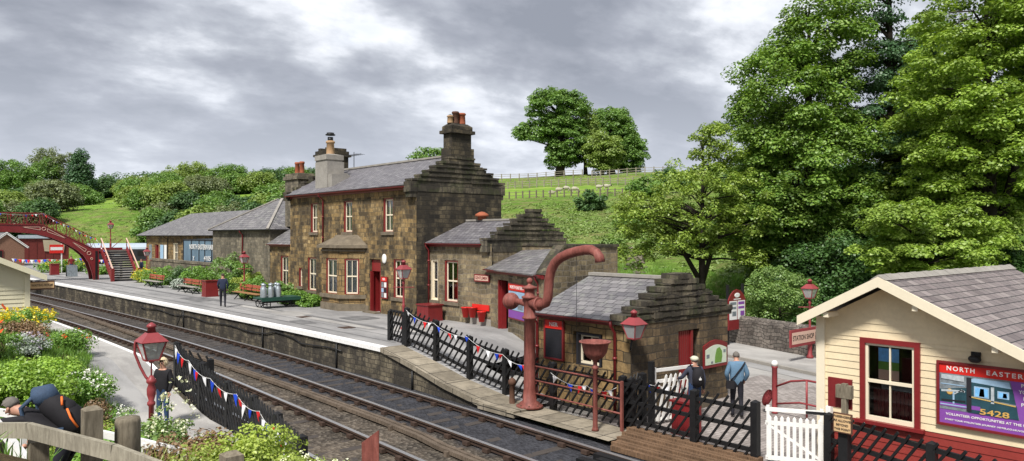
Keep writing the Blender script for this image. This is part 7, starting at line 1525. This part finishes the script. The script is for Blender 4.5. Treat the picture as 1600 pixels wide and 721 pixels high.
# capped man at the gate
cy = R(-30)
rt, part, hc, upv, fw_, rr = person('man in cream cap, grey hooded top and jeans, from behind, at the white gate', (16.1, 11.45, -.1), cy, dict(ell=(-.30,.12,1.18), wrl=(-.30,.38,1.12), elr=(.25,-.03,1.14), wrr=(.25,.03,.88)), dict(top='fleece_grey', leg='denim', rad=dict(chest=(.19,.14), spine=(.17,.13), pelvis=(.16,.13))), 'hair_grey', 'short', .98)
g = MB(); g.ball(hc+upv*.055, (.105, .115, .075), 14, 8); g.prism([hc+fw_*.09+upv*.06+rr*.08, hc+fw_*.17+upv*.045+rr*.05, hc+fw_*.17+upv*.045-rr*.05, hc+fw_*.09+upv*.06-rr*.08], upv*.012); part(g, 'cap', 'cap_cream')
b = MB(); b.tube([(0,-.13,1.00), (0,-.19,1.04), (0,-.20,1.2), (0,-.19,1.36), (0,-.13,1.44)], [.09,.145,.155,.14,.07], 14, flat=.75); b2 = MB()
for q in (1, -1): b2.tube([(q*.1,-.14,1.42), (q*.12,-.02,1.50), (q*.13,.13,1.40), (q*.14,.12,1.15), (q*.12,-.1,1.02)], .016, 6)
b3 = MB(); b3.prism([(-.03,-.325,1.16), (.03,-.325,1.16), (.035,-.325,1.2), (-.035,-.325,1.2)], (0,.01,0)); b3.prism([(-.012,-.325,1.2), (.012,-.325,1.2), (.0,-.325,1.25)], (0,.01,0))
local_thing('backpack', 'small black backpack with white emblem on the back of the capped man', 'backpack', (16.1, 11.45, -.1), cy, [('bag', b, 'black_cloth'), ('straps', b2, 'black_cloth'), ('emblem', b3, 'paper_white')])
# man in light blue jacket
by = R(-48)
rt, part, hc, upv, fw_, rr = person('grey-haired man in light blue jacket and dark trousers, walking away across the yard', (17.45, 11.1, -.1), by, dict(pelvis=(0,0,.95), chest=(0,.04,1.32), neck=(0,.06,1.46), jaw=(0,.12,1.55), crown=(0,.13,1.655), ell=(-.27,-.02,1.16), wrl=(-.21,.1,.97), elr=(.27,-.02,1.16), wrr=(.21,.1,.97), knl=(-.1,.08,.5), anl=(-.1,.06,.09), tol=(-.11,.2,.035), anr=(.1,-.12,.1), tor=(.11,.02,.035)), dict(top='jacket_blue', leg='trousers_dark', rad=dict(chest=(.205,.15), spine=(.20,.15), pelvis=(.195,.15), shl=.085, shr=.085, ell=.066, elr=.066, wrl=.05, wrr=.05)), 'hair_grey', 'short', .99)
b = MB(); b.tube([(.19,-.08,1.47), (.1,-.15,1.35), (-.08,-.175,1.12), (-.2,-.16,.98)], .017, 6); b1 = MB(); b1.box(-.30,-.1,-.235,-.15,.80,1.0)
local_thing('shoulder_bag', 'small dark shoulder bag on a cross strap worn by the man in the blue jacket', 'bag', (17.45, 11.1, -.1), by, [('bag', b1, 'black_cloth'), ('strap', b, 'black_cloth')])
# man bending over the white rail with his rucksack
px_, py_ = 1.94, 10.62; gz_ = 1.28; ny = R(49)
rt, part, hc, upv, fw_, rr = person('grey-haired man in black T-shirt bending forward over the white rail with outstretched arm', (px_, py_, gz_), ny, dict(pelvis=(0,-.12,.88), spine=(0,.02,1.0), chest=(0,.25,1.17), neck=(0,.40,1.24), jaw=(0,.53,1.235), crown=(0,.60,1.325), shl=(-.18,.30,1.16), ell=(-.22,.55,1.15), wrl=(-.2,.84,1.13), shr=(.18,.30,1.14), elr=(.24,.36,.92), wrr=(.2,.50,.78), hil=(-.09,-.14,.85), knl=(-.1,.0,.46), anl=(-.1,-.16,.09), tol=(-.11,0,.035), hir=(.09,-.14,.85), knr=(.1,.05,.46), anr=(.1,-.1,.09), tor=(.11,.06,.035)), dict(top='black_cloth', leg='trousers_dark', sleeve='short', shorts=True, look=(0, .75, -.65), rad=dict(chest=(.18,.14), spine=(.17,.13), jaw=(.075,.085), crown=(.08,.09))), 'hair_grey', 'short', 1.)
b = MB(); b.tube([(0,-.26,.96), (0,-.24,1.04), (0,-.14,1.16), (0,.0,1.27), (0,.12,1.34), (0,.20,1.36)], [.08,.15,.17,.16,.14,.09], 16, flat=.95); b.tube([(-.02,-.2,1.18), (-.02,-.12,1.28), (-.02,.0,1.37)], [.08,.11,.07], 12)
b1 = MB(); b1.tube([(0,.04,1.36), (0,.13,1.42), (0,.23,1.40), (0,.28,1.34)], [.09,.15,.14,.06], 14); 
b2 = MB()
for q in (1, -1): b2.tube([(q*.12,.24,1.42), (q*.15,.36,1.3), (q*.16,.3,1.08), (q*.15,.05,1.02), (q*.13,-.15,1.05)], .026, 6)
b3 = MB(); b3.tube([(-.16,-.20,1.30), (-.19,-.26,1.2), (-.18,-.34,1.08)], .014, 6); b3.tube([(-.10,-.10,1.43), (-.16,-.14,1.34)], .014, 6); 
b4 = MB(); b4.tube([(.17,-.12,1.1), (.20,-.05,1.22), (.19,.05,1.3)], [.05,.07,.04], 10)
local_thing('rucksack', 'large dark blue hiking rucksack with orange cords on the bending man', 'backpack', (px_, py_, gz_), ny, [('main_bag', b, 'black_cloth'), ('lid', b1, 'pack_blue'), ('straps', b2, 'pack_blue'), ('cord', b3, 'orange'), ('side_pocket', b4, 'pack_blue')])
# two small figures beyond the footbridge steps
person('distant person in dark navy clothes standing by the wall right of the footbridge steps', (18.75, 69.2, .95), R(100), {}, dict(top='jacket_navy', leg='trousers_dark', rad=dict(chest=(.2,.16), spine=(.2,.16), pelvis=(.2,.16))), 'hair_dark', 'short')
person('distant person in maroon top under the footbridge arch beside the planting', (16.2, 83, .95), R(180), {}, dict(top='door_red', leg='denim'), 'hair_dark', 'short')

# ------------------------------------------------------------------ sky, sun, camera
w = bpy.data.worlds.new('World'); scene.world = w; w.use_nodes = True; t = w.node_tree; bg = t.nodes['Background']
SUN_EL, SUN_AZ = 52, 242     # degrees; azimuth clockwise from +Y
sky = t.nodes.new('ShaderNodeTexSky'); sky.sky_type = 'NISHITA'; sky.sun_disc = False; sky.sun_elevation = R(SUN_EL); sky.sun_rotation = R(SUN_AZ); sky.air_density = 1.; sky.dust_density = 1.5; sky.ozone_density = 1.
def wn(ty, **k):
    x = t.nodes.new(ty)
    for a, b in k.items(): setattr(x, a, b)
    return x
def lk(a, b): t.links.new(a, b)
tc = wn('ShaderNodeTexCoord'); sp = wn('ShaderNodeSeparateXYZ'); lk(tc.outputs['Generated'], sp.inputs[0])
def m2(op, a, b=0.):
    x = wn('ShaderNodeMath', operation=op)
    for i, val in ((0, a), (1, b)):
        if isinstance(val, (int, float)): x.inputs[i].default_value = val
        else: lk(val, x.inputs[i])
    return x.outputs[0]
zc = m2('ADD', m2('MAXIMUM', sp.outputs[2], 0.), .30); u_ = m2('DIVIDE', sp.outputs[0], zc); v_ = m2('DIVIDE', sp.outputs[1], zc)
cv = wn('ShaderNodeCombineXYZ'); lk(u_, cv.inputs[0]); lk(v_, cv.inputs[1])
def noise(sc, det, rough, off, dist=0.):
    mp = wn('ShaderNodeMapping'); mp.inputs['Location'].default_value = off; mp.inputs['Rotation'].default_value = (0, 0, R(25)); mp.inputs['Scale'].default_value = (1., 1.25, 1); lk(cv.outputs[0], mp.inputs[0])
    x = wn('ShaderNodeTexNoise'); x.inputs['Scale'].default_value = sc; x.inputs['Detail'].default_value = det; x.inputs['Roughness'].default_value = rough; x.inputs['Distortion'].default_value = dist; lk(mp.outputs[0], x.inputs['Vector']); return x.outputs['Fac']
n1 = noise(1.5, 5, .5, (9.3, 4.2, 0), .1); n2 = noise(4.2, 7, .6, (7, 2, 0), .1)
dn = m2('ADD', m2('MULTIPLY', n1, .68), m2('MULTIPLY', n2, .32))
rp_ = wn('ShaderNodeValToRGB'); lk(dn, rp_.inputs[0]); e = rp_.color_ramp.elements
stops = [(.38, (8.6, 8.8, 9.2)), (.43, (6.6, 6.85, 7.4)), (.475, (4.6, 4.85, 5.4)), (.53, (3.4, 3.6, 4.15)), (.60, (2.6, 2.8, 3.3))]
while len(e) < len(stops): e.new(.5)
for k, (p, c) in enumerate(stops): e[k].position = p; e[k].color = (c[0]/10, c[1]/10, c[2]/10, 1)
sc_ = wn('ShaderNodeVectorMath', operation='SCALE'); lk(rp_.outputs[0], sc_.inputs[0]); sc_.inputs['Scale'].default_value = 10.
# brighter band near the horizon
hb = wn('ShaderNodeMapRange'); lk(sp.outputs[2], hb.inputs[0]); hb.inputs[1].default_value = 0.; hb.inputs[2].default_value = .22; hb.inputs[3].default_value = .7; hb.inputs[4].default_value = 0.
mh = wn('ShaderNodeMix', data_type='RGBA'); lk(hb.outputs[0], mh.inputs[0]); lk(sc_.outputs[0], mh.inputs[6]); mh.inputs[7].default_value = (6.6, 7.0, 7.9, 1)
cov = wn('ShaderNodeMapRange'); lk(n1, cov.inputs[0]); cov.inputs[1].default_value = .28; cov.inputs[2].default_value = .36; cov.inputs[3].default_value = .75; cov.inputs[4].default_value = .97
mx = wn('ShaderNodeMix', data_type='RGBA'); lk(cov.outputs[0], mx.inputs[0]); lk(sky.outputs[0], mx.inputs[6]); lk(mh.outputs[2], mx.inputs[7])
lk(mx.outputs[2], bg.inputs['Color']); bg.inputs['Strength'].default_value = .060
ld = bpy.data.lights.new('Sun', 'SUN'); ld.energy = 2.6; ld.angle = R(9); ld.color = (1., .96, .90); lo = bpy.data.objects.new('Sun', ld); col.objects.link(lo)
sd = Vector((math.sin(R(SUN_AZ))*math.cos(R(SUN_EL)), math.cos(R(SUN_AZ))*math.cos(R(SUN_EL)), math.sin(R(SUN_EL)))); lo.rotation_euler = (-sd).to_track_quat('-Z', 'Y').to_euler(); lo.location = (0, 0, 60)
cam = bpy.data.cameras.new('Camera'); co_ = bpy.data.objects.new('Camera', cam); col.objects.link(co_); scene.camera = co_
co_.location = (0, 0, 4.65); co_.rotation_euler = (R(90.37), 0, R(-41.1)); cam.sensor_width = 36; cam.lens = 26.775; cam.clip_start = .05; cam.clip_end = 6000
scene.view_settings.view_transform = 'Standard'; scene.view_settings.look = 'None'; scene.view_settings.exposure = 1.1; scene.view_settings.gamma = 1; scene.view_settings.use_curve_mapping = False
scene.cycles.max_bounces = 6; scene.cycles.transparent_max_bounces = 12
